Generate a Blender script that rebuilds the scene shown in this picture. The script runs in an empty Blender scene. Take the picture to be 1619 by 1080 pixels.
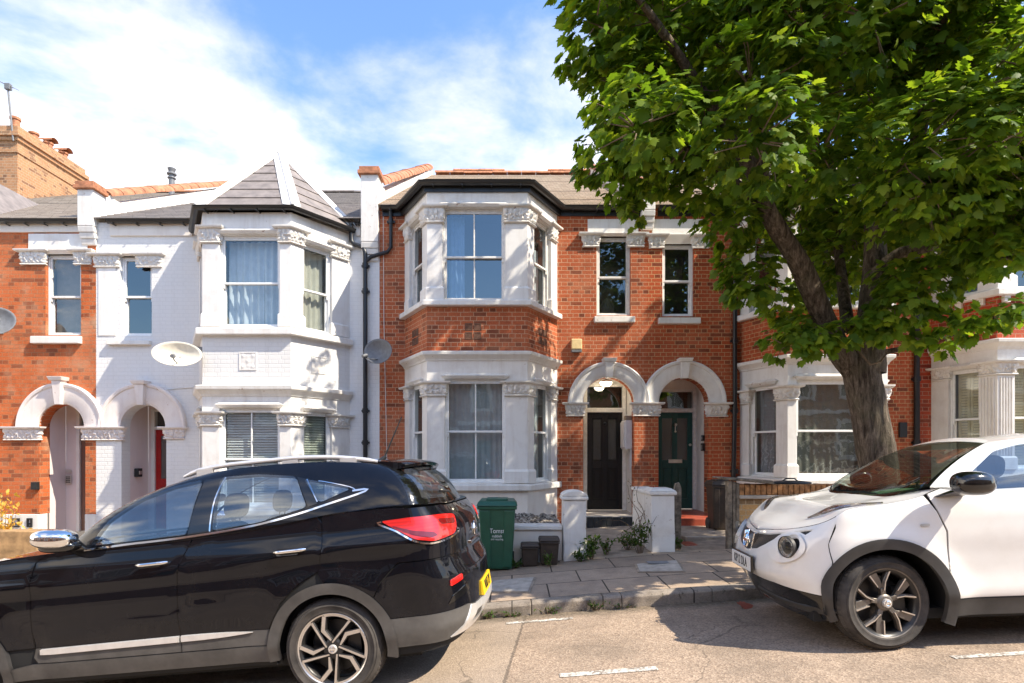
import bpy, bmesh, math, random
import numpy as np
from mathutils import Vector, Matrix, noise
from mathutils.geometry import delaunay_2d_cdt
random.seed(7)
rng = np.random.default_rng(11)
R = math.radians
SC = bpy.context.scene
COL = SC.collection
F, U0, V0, HC = 900.0, 809.5, 715.0, 1.6     # focal length in photo pixels, principal point, eye height
YF, YB = 10.85, 9.85                         # facade plane, bay front plane

def px(u, Y): return (u-U0)*Y/F
def pz(v, Y): return HC-(v-V0)*Y/F
def fx(u): return px(u, YF)
def fz(v): return pz(v, YF)
def bx(u): return px(u, YB)
def bz(v): return pz(v, YB)

def zslope(X):
    c = max(-3.0, min(3.0, X))
    return .08*c-.003*c*c+(X-c)*(.08-.006*c)
def zroad(X, Y): return zslope(X)+.10-.16*((Y-1.8)/3.95)**2
def zpave(X, Y): return zslope(X)+.065+.02*(Y-5.9)

# ------------------------------------------------------------------ mesh building
ORG = {}
def thing(name, label, cat, loc, group=None, local=False, rot=(0, 0, 0)):
    o = bpy.data.objects.new(name, None); COL.objects.link(o)
    o.empty_display_size = .2
    o.location = loc; o.rotation_euler = rot
    o['label'] = label; o['category'] = cat
    if group: o['group'] = group
    ORG[o.name] = (0, 0, 0) if local else tuple(loc)
    return o
def tag(o, label, cat, group=None):
    o['label'] = label; o['category'] = cat
    if group: o['group'] = group
    return o

class Frame:
    """local (u along the wall, d outward, z up) -> world"""
    def __init__(s, A, B):
        s.A = A
        L = math.hypot(B[0]-A[0], B[1]-A[1]); s.L = L
        s.r = ((B[0]-A[0])/L, (B[1]-A[1])/L)
        s.o = (s.r[1], -s.r[0])
    def __call__(s, u, d, z):
        return (s.A[0]+s.r[0]*u+s.o[0]*d, s.A[1]+s.r[1]*u+s.o[1]*d, z)
FAC = Frame((0, YF), (1, YF))
IDN = lambda a, b, c: (a, b, c)

class MB:
    def __init__(s, fr=None):
        s.v = []; s.f = []; s.mi = []; s.fr = fr or IDN; s.m = 0
    def p(s, a, b, c):
        s.v.append(s.fr(a, b, c)); return len(s.v)-1
    def face(s, idx):
        s.f.append(tuple(idx)); s.mi.append(s.m)
    def poly(s, pts): s.face([s.p(*q) for q in pts])
    def box(s, a0, a1, b0, b1, c0, c1):
        i = [s.p(a, b, c) for c in (c0, c1) for b in (b0, b1) for a in (a0, a1)]
        for q in ((0, 2, 3, 1), (4, 5, 7, 6), (0, 1, 5, 4), (2, 6, 7, 3), (0, 4, 6, 2), (1, 3, 7, 5)):
            s.face([i[k] for k in q])
    def hexa(s, lo, hi):
        """lo, hi: four points each"""
        i = [s.p(*q) for q in list(lo)+list(hi)]
        n = len(lo)
        s.face(i[:n][::-1]); s.face(i[n:])
        for k in range(n):
            j = (k+1) % n
            s.face((i[k], i[j], i[n+j], i[n+k]))
    def tube(s, pts, r, n=8, cap=True):
        """round bar along points; r number or list"""
        pts = [Vector(q) for q in pts]
        rings = []
        up = None
        for k, q in enumerate(pts):
            t = (pts[min(k+1, len(pts)-1)]-pts[max(k-1, 0)])
            if t.length < 1e-9: t = Vector((0, 0, 1))
            t.normalize()
            if up is None:
                a = Vector((0, 0, 1)) if abs(t.z) < .9 else Vector((1, 0, 0))
                up = t.cross(a).normalized()
            up = (up-t*up.dot(t)).normalized()
            w = t.cross(up)
            rr = r[k] if isinstance(r, (list, tuple)) else r
            rings.append([s.p(*(q+(up*math.cos(x)+w*math.sin(x))*rr)) for x in [2*math.pi*j/n for j in range(n)]])
        for a, b in zip(rings, rings[1:]):
            for j in range(n):
                s.face((a[j], a[(j+1) % n], b[(j+1) % n], b[j]))
        if cap:
            s.face(rings[0][::-1]); s.face(rings[-1])
    def lathe(s, prof, c, ax='z', n=32, closed=False):
        """prof: (r, h) pairs turned about an axis through c"""
        rings = []
        for r, h in prof:
            ring = []
            for j in range(n):
                t = 2*math.pi*j/n; x, y = r*math.cos(t), r*math.sin(t)
                if ax == 'z': q = (c[0]+x, c[1]+y, c[2]+h)
                elif ax == 'y': q = (c[0]+x, c[1]+h, c[2]+y)
                else: q = (c[0]+h, c[1]+x, c[2]+y)
                ring.append(s.p(*q))
            rings.append(ring)
        if closed: rings.append(rings[0])
        for a, b in zip(rings, rings[1:]):
            for j in range(n): s.face((a[j], a[(j+1) % n], b[(j+1) % n], b[j]))
        if not closed:
            if prof[0][0] > 1e-6: s.face(rings[0][::-1])
            if prof[-1][0] > 1e-6: s.face(rings[-1])
    def prism(s, poly, axis, h0, h1):
        """poly 2-D outline extruded along axis x / y / z"""
        def q(a, b, h):
            return {'x': (h, a, b), 'y': (a, h, b), 'z': (a, b, h)}[axis]
        i0 = [s.p(*q(a, b, h0)) for a, b in poly]; i1 = [s.p(*q(a, b, h1)) for a, b in poly]
        n = len(poly)
        s.face(i0[::-1]); s.face(i1)
        for k in range(n):
            j = (k+1) % n; s.face((i0[k], i0[j], i1[j], i1[k]))
    def grid(s, fn, nu, nv):
        """fn(i/nu, j/nv) -> point"""
        idx = [[s.p(*fn(i/nu, j/nv)) for j in range(nv+1)] for i in range(nu+1)]
        for i in range(nu):
            for j in range(nv):
                s.face((idx[i][j], idx[i+1][j], idx[i+1][j+1], idx[i][j+1]))
    def sweep(s, path, prof, closed=False, caps=True):
        """sweep (d outward, z) profile along a plan path, mitred; outward = right-hand side"""
        n = len(path)
        off = []
        for k in range(n):
            def nrm(a, b):
                L = math.hypot(b[0]-a[0], b[1]-a[1]); return ((b[1]-a[1])/L, -(b[0]-a[0])/L)
            if closed:
                n1 = nrm(path[k-1], path[k]); n2 = nrm(path[k], path[(k+1) % n])
            else:
                n1 = nrm(path[k-1], path[k]) if k > 0 else None
                n2 = nrm(path[k], path[k+1]) if k < n-1 else None
                n1 = n1 or n2; n2 = n2 or n1
            m = (n1[0]+n2[0], n1[1]+n2[1]); L2 = m[0]*m[0]+m[1]*m[1]
            k2 = 2/L2 if L2 > .2 else 2
            off.append((m[0]*k2, m[1]*k2))
        rows = [[s.p(path[k][0]+off[k][0]*d, path[k][1]+off[k][1]*d, z) for d, z in prof] for k in range(n)]
        if closed: rows.append(rows[0])
        m = len(prof)
        for a, b in zip(rows, rows[1:]):
            for j in range(m):
                s.face((a[j], b[j], b[(j+1) % m], a[(j+1) % m]))
        if caps and not closed:
            s.face(rows[0][::-1]); s.face(rows[-1])
    def build(s, name, mat, parent=None, smooth=None, bevel=0, seg=2, normals=True, weld=False):
        me = bpy.data.meshes.new(name)
        og = (0, 0, 0)
        if parent is not None:
            q = parent
            while q.parent is not None: q = q.parent
            og = ORG.get(q.name, (0, 0, 0))
        elif getattr(s, 'org', None): og = s.org
        V = [(a-og[0], b-og[1], c-og[2]) for a, b, c in s.v]
        me.from_pydata(V, [], s.f)
        mats = mat if isinstance(mat, (list, tuple)) else [mat]
        for m in mats: me.materials.append(m)
        if len(mats) > 1: me.polygons.foreach_set('material_index', s.mi)
        if normals or weld:
            b = bmesh.new(); b.from_mesh(me)
            if weld: bmesh.ops.remove_doubles(b, verts=b.verts, dist=1e-5)
            bmesh.ops.recalc_face_normals(b, faces=b.faces); b.to_mesh(me); b.free()
        if smooth is not None:
            me.shade_smooth() if hasattr(me, 'shade_smooth') else None
            if smooth < 170:
                me.set_sharp_from_angle(angle=R(smooth))
        o = bpy.data.objects.new(name, me); COL.objects.link(o)
        if parent is not None: o.parent = parent
        elif og != (0, 0, 0): o.location = og
        if bevel:
            m = o.modifiers.new('bevel', 'BEVEL'); m.width = bevel; m.segments = seg; m.limit_method = 'ANGLE'; m.angle_limit = R(35)
            m.harden_normals = False
        me.update()
        return o
def structure(o):
    o['kind'] = 'structure'; return o
def at(mb, org):
    mb.org = org; return mb

def text_mesh(txt, name, mat, parent, size, M, depth=.002, sx=1.0, align='CENTER'):
    cu = bpy.data.curves.new('t', 'FONT'); cu.body = txt; cu.size = size; cu.extrude = depth
    cu.align_x = align; cu.align_y = 'CENTER'
    o = bpy.data.objects.new('t', cu); COL.objects.link(o)
    bpy.context.view_layer.update()
    me = bpy.data.meshes.new_from_object(o.evaluated_get(bpy.context.evaluated_depsgraph_get()))
    bpy.data.objects.remove(o); bpy.data.curves.remove(cu)
    me.transform(M @ Matrix.Diagonal((sx, 1, 1, 1)))
    me.materials.clear(); me.materials.append(mat); me.name = name
    t = bpy.data.objects.new(name, me); COL.objects.link(t)
    if parent is not None: t.parent = parent
    return t

# ------------------------------------------------------------------ materials
class NT:
    def __init__(s, name):
        s.m = bpy.data.materials.new(name); s.m.use_nodes = True
        s.t = s.m.node_tree; s.n = s.t.nodes; s.l = s.t.links
        s.b = s.n['Principled BSDF']; s.out = s.n['Material Output']
    def new(s, typ, props=None, **ins):
        nd = s.n.new(typ)
        for k, v in (props or {}).items(): setattr(nd, k, v)
        for k, v in ins.items():
            s.set(nd, k, v)
        return nd
    def set(s, nd, k, v):
        key = int(k[1:]) if k[0] == 'i' and k[1:].isdigit() else k.replace('_', ' ')
        sk = nd.inputs[key]
        if isinstance(v, bpy.types.NodeSocket): s.l.new(v, sk)
        else:
            if sk.type == 'RGBA' and len(v) == 3: v = (*v, 1)
            sk.default_value = v
    def P(s, **k):
        for a, v in k.items(): s.set(s.b, a, v)
    def pos(s): return s.new('ShaderNodeNewGeometry').outputs['Position']
    def obj(s): return s.new('ShaderNodeTexCoord').outputs['Object']
    def noise(s, vec, scale, detail=3, rough=.55, dist=0):
        return s.new('ShaderNodeTexNoise', Vector=vec, Scale=float(scale), Detail=float(detail), Roughness=rough, Distortion=float(dist)).outputs['Fac']
    def ramp(s, fac, stops, interp='LINEAR'):
        nd = s.new('ShaderNodeValToRGB', Fac=fac); cr = nd.color_ramp; cr.interpolation = interp
        while len(cr.elements) < len(stops): cr.elements.new(.5)
        for e, (q, c) in zip(cr.elements, stops):
            e.position = q; e.color = (*c, 1) if not isinstance(c, (int, float)) else (c, c, c, 1)
        return nd.outputs['Color']
    def mix(s, fac, a, b, mode='MIX'):
        nd = s.new('ShaderNodeMix', {'data_type': 'RGBA', 'blend_type': mode})
        for sk, v in ((nd.inputs[0], fac), (nd.inputs[6], a), (nd.inputs[7], b)):
            if isinstance(v, bpy.types.NodeSocket): s.l.new(v, sk)
            elif sk.type == 'RGBA': sk.default_value = (*v, 1) if len(v) == 3 else v
            else: sk.default_value = v
        return nd.outputs[2]
    def math(s, op, a, b=0.0, c=None, clamp=False):
        nd = s.new('ShaderNodeMath', {'operation': op, 'use_clamp': clamp})
        for sk, v in zip(nd.inputs, (a, b, c)):
            if v is None: continue
            if isinstance(v, bpy.types.NodeSocket): s.l.new(v, sk)
            else: sk.default_value = v
        return nd.outputs[0]
    def vm(s, op, a, b=None):
        nd = s.new('ShaderNodeVectorMath', {'operation': op})
        for sk, v in zip(nd.inputs, (a, b)):
            if v is None: continue
            if isinstance(v, bpy.types.NodeSocket): s.l.new(v, sk)
            else: sk.default_value = v
        return nd.outputs['Value'] if op in ('DOT_PRODUCT', 'LENGTH') else nd.outputs[0]
    def xyz(s, v):
        nd = s.new('ShaderNodeSeparateXYZ'); s.l.new(v, nd.inputs[0]); return nd.outputs
    def comb(s, x, y, z=0.0):
        nd = s.new('ShaderNodeCombineXYZ')
        for sk, v in zip(nd.inputs, (x, y, z)):
            if isinstance(v, bpy.types.NodeSocket): s.l.new(v, sk)
            else: sk.default_value = v
        return nd.outputs[0]
    def bump(s, h, strength=.3, dist=.01):
        nd = s.new('ShaderNodeBump', Height=h, Strength=strength, Distance=dist)
        s.l.new(nd.outputs[0], s.b.inputs['Normal']); return nd
    def wall(s):
        """(distance along the wall, height) from position and true normal"""
        g = s.new('ShaderNodeNewGeometry')
        t = s.vm('CROSS_PRODUCT', (0, 0, 1), g.outputs['True Normal'])
        t = s.vm('NORMALIZE', t)
        u = s.vm('DOT_PRODUCT', g.outputs['Position'], t)
        return u, s.xyz(g.outputs['Position'])[2], g.outputs['Position']

MATS = {}
def plain(name, col, rough=.5, metal=0, noise_amt=.12, nscale=14, spec=.5, coat=0, bump=0, bscale=60, **kw):
    if name in MATS: return MATS[name]
    q = NT(name)
    if noise_amt:
        f = q.noise(q.pos() if kw.get('world') else q.obj(), nscale, 5, .6)
        a = tuple(max(0, c*(1-noise_amt*1.6)) for c in col); b = tuple(min(1, c*(1+noise_amt)) for c in col)
        q.P(Base_Color=q.ramp(f, [(.3, a), (.7, b)]))
    else: q.P(Base_Color=col)
    q.P(Roughness=rough, Metallic=metal)
    q.set(q.b, 'Specular IOR Level', spec)
    if coat: q.set(q.b, 'Coat Weight', coat); q.set(q.b, 'Coat Roughness', .02)
    if bump: q.bump(q.noise(q.obj(), bscale, 4), bump, .004)
    MATS[name] = q.m
    return q.m

def brick(name, c1, c2, dark, mortar, msize=.006, worn=(.55, .32, .2), worn_amt=.25, bumps=.5):
    q = NT(name)
    u, z, P = q.wall()
    wob = q.math('MULTIPLY', q.math('SUBTRACT', q.noise(P, 9, 2), .5), .012)
    vec = q.comb(q.math('ADD', u, wob), q.math('ADD', z, wob))
    br = q.new('ShaderNodeTexBrick', {'offset': .5, 'squash': .5, 'squash_frequency': 2}, Vector=vec, Color1=c1, Color2=c2, Mortar=mortar, Scale=1.0,
               Mortar_Size=msize, Mortar_Smooth=.25, Bias=-.1, Brick_Width=.222, Row_Height=.0745)
    # a second pattern with the same cells picks out the burnt bricks
    b2 = q.new('ShaderNodeTexBrick', {'offset': .5, 'squash': .5, 'squash_frequency': 2}, Vector=vec, Color1=(0, 0, 0), Color2=(1, 1, 1), Mortar=(0, 0, 0), Scale=1.0,
               Mortar_Size=0.0, Bias=0.0, Brick_Width=.222, Row_Height=.0745)
    pick = q.ramp(b2.outputs['Color'], [(.0, 1), (.14, 1), (.2, 0), (1, 0)])
    notm = q.math('SUBTRACT', 1.0, br.outputs['Fac'])
    col = q.mix(q.math('MULTIPLY', q.math('MULTIPLY', pick, notm), .8), br.outputs['Color'], dark)
    fine = q.noise(P, 55, 5, .65)
    tone = q.noise(P, .75, 4, .6)
    col = q.mix(q.math('MULTIPLY', q.ramp(tone, [(.4, 0), (.7, 1)]), .45), col, q.mix(.5, col, worn))
    b3 = q.new('ShaderNodeTexBrick', {'offset': .5, 'squash': .5, 'squash_frequency': 2}, Vector=q.vm('ADD', vec, (7.103, 11.175, 0)), Color1=(0, 0, 0), Color2=(1, 1, 1), Mortar=(0, 0, 0), Scale=1.0, Mortar_Size=0.0, Bias=0.0, Brick_Width=.222, Row_Height=.0745)
    col = q.mix(q.math('MULTIPLY', q.math('MULTIPLY', b2.outputs['Color'], notm), .22), col, tuple(min(1, x*1.9) for x in c1))
    col = q.mix(.6, col, q.ramp(fine, [(.25, (.3, .3, .3)), (.75, (.72, .72, .72))]), 'OVERLAY')
    patch = q.noise(P, 1.6, 6, .62)
    col = q.mix(q.math('MULTIPLY', q.ramp(patch, [(.52, 0), (.72, 1)]), worn_amt), col, worn)
    soot = q.noise(P, 2.6, 5, .7, .6)
    col = q.mix(q.math('MULTIPLY', q.ramp(soot, [(.5, 0), (.75, 1)]), .35), col, tuple(x*.5 for x in dark))
    q.P(Base_Color=col, Roughness=.9)
    q.set(q.b, 'Specular IOR Level', .25)
    h = q.math('ADD', q.math('MULTIPLY', br.outputs['Fac'], -1.0), q.math('MULTIPLY', fine, .6))
    q.bump(h, bumps, .012)
    return q.m

def painted_brick(name, col, stain):
    q = NT(name)
    u, z, P = q.wall()
    wob = q.math('MULTIPLY', q.math('SUBTRACT', q.noise(P, 7, 2), .5), .014)
    vec = q.comb(q.math('ADD', u, wob), q.math('ADD', z, wob))
    br = q.new('ShaderNodeTexBrick', {'offset': .5, 'squash': .5, 'squash_frequency': 2}, Vector=vec, Color1=(1, 1, 1), Color2=(.55, .55, .55), Mortar=(0, 0, 0), Scale=1.0,
               Mortar_Size=.008, Mortar_Smooth=.6, Bias=0.0, Brick_Width=.222, Row_Height=.0745)
    fine = q.noise(P, 40, 5, .65)
    streak = q.noise(q.comb(q.math('MULTIPLY', u, 6.0), q.math('MULTIPLY', z, .7)), 1.0, 5, .65)
    blot = q.noise(P, 2.2, 5, .65)
    c = q.mix(q.math('MULTIPLY', q.ramp(streak, [(.5, 0), (.8, 1)]), .22), col, stain)
    c = q.mix(q.math('MULTIPLY', q.ramp(blot, [(.5, 0), (.8, 1)]), .25), c, tuple(x*.86 for x in col))
    c = q.mix(q.math('MULTIPLY', br.outputs['Fac'], .22), c, tuple(x*.72 for x in col))
    q.P(Base_Color=c, Roughness=.62)
    h = q.math('ADD', br.outputs['Color'], q.math('MULTIPLY', fine, .5))
    q.bump(h, .42, .008)
    return q.m

def render_paint(name, col, stain, amt=.38, rough=.6, flake=0, under=(.4, .3, .24)):
    """painted render / stone with rain streaks, blotches and flaked spots"""
    q = NT(name)
    u, z, P = q.wall()
    streak = q.noise(q.comb(q.math('MULTIPLY', u, 7.0), q.math('MULTIPLY', z, .8)), 1.0, 5, .65)
    blot = q.noise(P, 3.0, 6, .65)
    fine = q.noise(P, 60, 4, .6)
    c = q.mix(q.math('MULTIPLY', q.ramp(streak, [(.48, 0), (.8, 1)]), amt), col, stain)
    c = q.mix(q.math('MULTIPLY', q.ramp(blot, [(.5, 0), (.8, 1)]), amt), c, stain)
    if flake:
        sp = q.noise(P, 11, 6, .7)
        c = q.mix(q.ramp(sp, [(.68-flake*.1, 0), (.7-flake*.1, 1)]), c, under)
    q.P(Base_Color=c, Roughness=rough)
    q.bump(q.math('ADD', fine, q.math('MULTIPLY', q.noise(P, 12, 3), 1.2)), .18, .008)
    return q.m

def roofing(name, c1, c2, moss, row=.2, width=.26):
    q = NT(name)
    x, y, z = q.xyz(q.pos())
    P = q.pos()
    vec = q.comb(x, q.math('MULTIPLY', y, 1.13))
    br = q.new('ShaderNodeTexBrick', {'offset': .5}, Vector=vec, Color1=c1, Color2=c2, Mortar=tuple(v*.3 for v in c1), Scale=1.0, Mortar_Size=.004, Bias=0.0, Brick_Width=width, Row_Height=row)
    n = q.noise(P, 5, 6, .7)
    c = q.mix(q.math('MULTIPLY', q.ramp(n, [(.48, 0), (.7, 1)]), .55), br.outputs['Color'], moss)
    c = q.mix(.4, c, q.ramp(q.noise(P, 30, 4), [(.25, (.3, .3, .3)), (.75, (.7, .7, .7))]), 'OVERLAY')
    q.P(Base_Color=c, Roughness=.8)
    q.bump(q.math('ADD', q.math('MULTIPLY', br.outputs['Fac'], -1.0), q.noise(P, 40, 3)), .3, .01)
    return q.m

def glass(name, tint=(.9, .95, .95), ior=1.9, dirt=.02, trans=(.8, .85, .86), rough=0.0, wav=.03, floor=.03):
    q = NT(name)
    g = q.new('ShaderNodeNewGeometry')
    cs = q.math('ABSOLUTE', q.vm('DOT_PRODUCT', g.outputs['Normal'], g.outputs['Incoming']))
    f0 = ((ior-1)/(ior+1))**2
    sch = q.math('ADD', f0, q.math('MULTIPLY', 1-f0, q.math('POWER', q.math('SUBTRACT', 1.0, cs, clamp=True), 5.0)))
    wob = q.noise(q.pos(), 2.5, 2)
    bp = q.new('ShaderNodeBump', Height=wob, Strength=wav, Distance=.05)
    gl = q.new('ShaderNodeBsdfGlossy', Color=tint, Roughness=rough)
    q.l.new(bp.outputs[0], gl.inputs['Normal'])
    tr = q.new('ShaderNodeBsdfTransparent', Color=trans)
    df = q.new('ShaderNodeBsdfDiffuse', Color=(.5, .5, .48))
    m1 = q.new('ShaderNodeMixShader', i0=dirt); q.l.new(tr.outputs[0], m1.inputs[1]); q.l.new(df.outputs[0], m1.inputs[2])
    f = q.math('ADD', sch, floor, clamp=True)
    m2 = q.new('ShaderNodeMixShader', i0=f); q.l.new(m1.outputs[0], m2.inputs[1]); q.l.new(gl.outputs[0], m2.inputs[2])
    q.l.new(m2.outputs[0], q.out.inputs['Surface'])
    return q.m

def cloth(name, col, scale=9, amt=.15, translucent=.3):
    q = NT(name)
    c = q.ramp(q.noise(q.obj(), scale, 4), [(.3, tuple(x*(1-amt) for x in col)), (.7, col)])
    d = q.new('ShaderNodeBsdfDiffuse', Color=c); t = q.new('ShaderNodeBsdfTranslucent', Color=c)
    m = q.new('ShaderNodeMixShader', i0=translucent); q.l.new(d.outputs[0], m.inputs[1]); q.l.new(t.outputs[0], m.inputs[2])
    q.l.new(m.outputs[0], q.out.inputs['Surface'])
    return q.m

M = {}
M['brick_c'] = brick('red_brick', (.43, .108, .042), (.27, .060, .024), (.12, .034, .02), (.52, .32, .20), msize=.006, worn=(.52, .24, .13), worn_amt=.4)
M['brick_a'] = brick('worn_orange_brick', (.50, .125, .036), (.37, .08, .023), (.18, .042, .018), (.44, .24, .13), msize=.0045, worn=(.58, .36, .22), worn_amt=.7, bumps=.9)
M['brick_d'] = brick('repointed_red_brick', (.42, .085, .028), (.29, .052, .018), (.13, .028, .014), (.50, .30, .15), msize=.0065, worn_amt=.1)
M['brick_e'] = brick('deep_red_brick', (.40, .055, .022), (.30, .037, .014), (.16, .022, .012), (.42, .24, .16), worn_amt=.12)
M['brick_stock'] = brick('yellow_stock_brick', (.50, .30, .12), (.38, .20, .07), (.12, .07, .04), (.46, .36, .24), worn=(.5, .38, .22))
M['brick_chim'] = brick('chimney_brick', (.40, .215, .11), (.32, .15, .075), (.16, .08, .05), (.45, .33, .22), worn=(.55, .36, .2))
M['brick_opp'] = brick('brown_brick', (.34, .14, .07), (.25, .09, .05), (.12, .06, .04), (.4, .32, .25))
M['white_brick'] = painted_brick('white_painted_brick', (.74, .73, .71), (.46, .43, .39))
M['white'] = render_paint('white_masonry_paint', (.77, .75, .715), (.46, .39, .32), .45, flake=.02, under=(.55, .5, .44))
M['white_worn'] = render_paint('flaking_white_paint', (.74, .715, .67), (.44, .37, .30), .45, flake=.35)
M['cream'] = render_paint('cream_render', (.80, .74, .66), (.55, .46, .38), .35)
M['pink'] = render_paint('pale_pink_render', (.72, .62, .59), (.55, .46, .43), .2)
M['pipe'] = plain('black_gloss_iron', (.015, .015, .017), .35)
M['gutter'] = plain('black_plastic_gutter', (.018, .017, .016), .4)
M['upvc'] = plain('white_window_paint', (.83, .83, .81), .35, noise_amt=.05)
M['oldwood'] = plain('old_white_wood_paint', (.78, .75, .70), .5, noise_amt=.1, bump=.2)
M['slate'] = roofing('grey_slate', (.17, .15, .14), (.23, .205, .19), (.30, .26, .22))
M['tile_a'] = roofing('worn_brown_slate', (.25, .205, .165), (.34, .285, .235), (.42, .36, .29))
M['tile_c'] = roofing('brown_clay_tile', (.38, .285, .205), (.50, .39, .29), (.27, .235, .175), .11, .17)
M['slate_bay'] = plain('smooth_brown_slate', (.235, .20, .18), .6, noise_amt=.2, nscale=6)
M['terra'] = plain('terracotta', (.45, .185, .09), .75, noise_amt=.3, nscale=9, bump=.3)
M['lead'] = plain('lead_flashing', (.42, .42, .42), .45, .15, .2, 6)
M['hipwhite'] = render_paint('white_hip_flashing', (.70, .68, .65), (.40, .37, .34), .5)
M['wglass'] = glass('window_glass')
M['wglass_b'] = glass('upper_window_glass', ior=2.35, trans=(.7, .76, .80), dirt=.0)
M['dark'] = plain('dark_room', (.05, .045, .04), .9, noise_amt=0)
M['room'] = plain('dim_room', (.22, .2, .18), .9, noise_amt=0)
M['curtain_blue'] = cloth('pale_blue_curtain', (.80, .85, .90), translucent=.15)
M['curtain_deep'] = cloth('blue_curtain', (.42, .60, .86))
M['curtain_cream'] = cloth('cream_curtain', (.80, .76, .64))
M['net'] = cloth('grey_net_curtain', (.70, .76, .78))
M['blind'] = plain('white_blind_slat', (.8, .79, .76), .5, noise_amt=.04)
M['blind_brown'] = plain('taupe_roller_blind', (.30, .245, .20), .8, noise_amt=.08)
M['shutter'] = plain('cream_louvre', (.74, .63, .40), .5, noise_amt=.05)
M['door_black'] = plain('black_door_paint', (.012, .012, .013), .25, noise_amt=.1)
M['door_green'] = plain('dark_green_door_paint', (.009, .075, .066), .28, noise_amt=.12)
M['door_red'] = plain('red_door_paint', (.38, .014, .012), .3, noise_amt=.1)
M['door_brown'] = plain('brown_door_paint', (.15, .075, .055), .4, noise_amt=.1)
M['brass'] = plain('pale_metal', (.7, .68, .62), .3, .9, .05)
M['tile_red'] = plain('red_step_tile', (.36, .075, .04), .4, noise_amt=.25, nscale=8)
M['tile_blk'] = plain('black_step_tile', (.03, .032, .033), .3, noise_amt=.3, nscale=12)
M['concrete'] = plain('concrete', (.33, .265, .20), .9, noise_amt=.25, nscale=7, bump=.4, world=True)
M['concrete_light'] = plain('pale_concrete', (.44, .39, .33), .9, noise_amt=.2, nscale=9, bump=.3)
M['dish_cream'] = plain('cream_dish', (.72, .67, .56), .5, noise_amt=.08)
M['dish_grey'] = plain('grey_dish', (.17, .175, .185), .5, noise_amt=.15)
M['black_plastic'] = plain('black_plastic', (.02, .02, .02), .45, noise_amt=.1)
M['grey_plastic'] = plain('grey_plastic', (.19, .185, .18), .6, noise_amt=.15)
M['meter'] = plain('white_cabinet', (.8, .8, .79), .4, noise_amt=.04)
M['yellow_box'] = plain('yellowed_cover', (.78, .60, .30), .5, noise_amt=.1)
M['wood_grey'] = plain('weathered_timber', (.20, .165, .125), .9, noise_amt=.5, nscale=11, bump=.6)
M['bin_green'] = plain('green_bin_plastic', (.017, .088, .05), .42, noise_amt=.14, nscale=5, bump=.08, bscale=200)
M['bin_brown'] = plain('dark_brown_bin_plastic', (.045, .031, .022), .5, noise_amt=.2)
M['white_text'] = plain('white_print', (.75, .78, .75), .5, noise_amt=0)
M['road_paint'] = None
# ------------------------------------------------------------------ camera, sun, sky
cam = bpy.data.cameras.new('camera'); camo = bpy.data.objects.new('camera', cam); COL.objects.link(camo)
camo.location = (0, 0, HC); camo.rotation_euler = (R(90), 0, 0)
cam.sensor_width = 36; cam.lens = 36*F/1619
cam.shift_y = (V0-540)/1619
cam.clip_end = 3000; cam.clip_start = .05
SC.camera = camo
SUN_EL, SUN_AZ = R(48), R(24)     # azimuth: from the street direction (+X) round towards the camera side
sd = Vector((math.cos(SUN_EL)*math.cos(SUN_AZ), -math.cos(SUN_EL)*math.sin(SUN_AZ), math.sin(SUN_EL)))
sl = bpy.data.lights.new('sun', 'SUN'); sl.energy = 3.35; sl.angle = R(.53); sl.color = (1.0, .90, .74)
so = bpy.data.objects.new('sun', sl); COL.objects.link(so)
so.rotation_euler = sd.to_track_quat('Z', 'Y').to_euler(); so.location = (20, -10, 30)
W = bpy.data.worlds.new('World'); SC.world = W; W.use_nodes = True
wt = W.node_tree; wn = wt.nodes; wl = wt.links
bg = wn['Background']; bg.inputs['Strength'].default_value = .15
sky = wn.new('ShaderNodeTexSky'); sky.sky_type = 'NISHITA'; sky.sun_disc = False
sky.sun_elevation = SUN_EL
sky.sun_rotation = math.atan2(sd.x, sd.y)
sky.air_density = 1.3; sky.dust_density = .4; sky.ozone_density = 2.2; sky.altitude = 0
def wnew(t, **k):
    n = wn.new(t)
    for a, b in k.items(): setattr(n, a, b)
    return n
def wmath(op, a, b=0.0, clamp=False):
    n = wnew('ShaderNodeMath', operation=op, use_clamp=clamp)
    for s_, v in zip(n.inputs, (a, b)):
        if isinstance(v, bpy.types.NodeSocket): wl.new(v, s_)
        else: s_.default_value = v
    return n.outputs[0]
tc = wnew('ShaderNodeTexCoord')
sx = wnew('ShaderNodeSeparateXYZ'); wl.new(tc.outputs['Generated'], sx.inputs[0])
zz = wmath('ADD', wmath('MAXIMUM', sx.outputs[2], 0.0), .12)
cb = wnew('ShaderNodeCombineXYZ')
wl.new(wmath('DIVIDE', sx.outputs[0], zz), cb.inputs[0]); wl.new(wmath('DIVIDE', sx.outputs[1], zz), cb.inputs[1])
mp = wnew('ShaderNodeMapping'); wl.new(cb.outputs[0], mp.inputs[0])
mp.inputs['Location'].default_value = (3.1, 7.6, 0); mp.inputs['Rotation'].default_value = (0, 0, R(-25)); mp.inputs['Scale'].default_value = (.9, 1.0, 1)
def wnoise(sc, det, ro, di):
    n = wnew('ShaderNodeTexNoise'); wl.new(mp.outputs[0], n.inputs['Vector'])
    n.inputs['Scale'].default_value = sc; n.inputs['Detail'].default_value = det
    n.inputs['Roughness'].default_value = ro; n.inputs['Distortion'].default_value = di
    return n.outputs['Fac']
n1 = wnoise(1.9, 10, .57, .15); n2 = wnoise(.8, 3, .5, 0)
low = wmath('MULTIPLY', wmath('SUBTRACT', .58, sx.outputs[2]), .95)      # more cloud low in the sky
west = wmath('MULTIPLY', sx.outputs[0], -.10)
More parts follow.
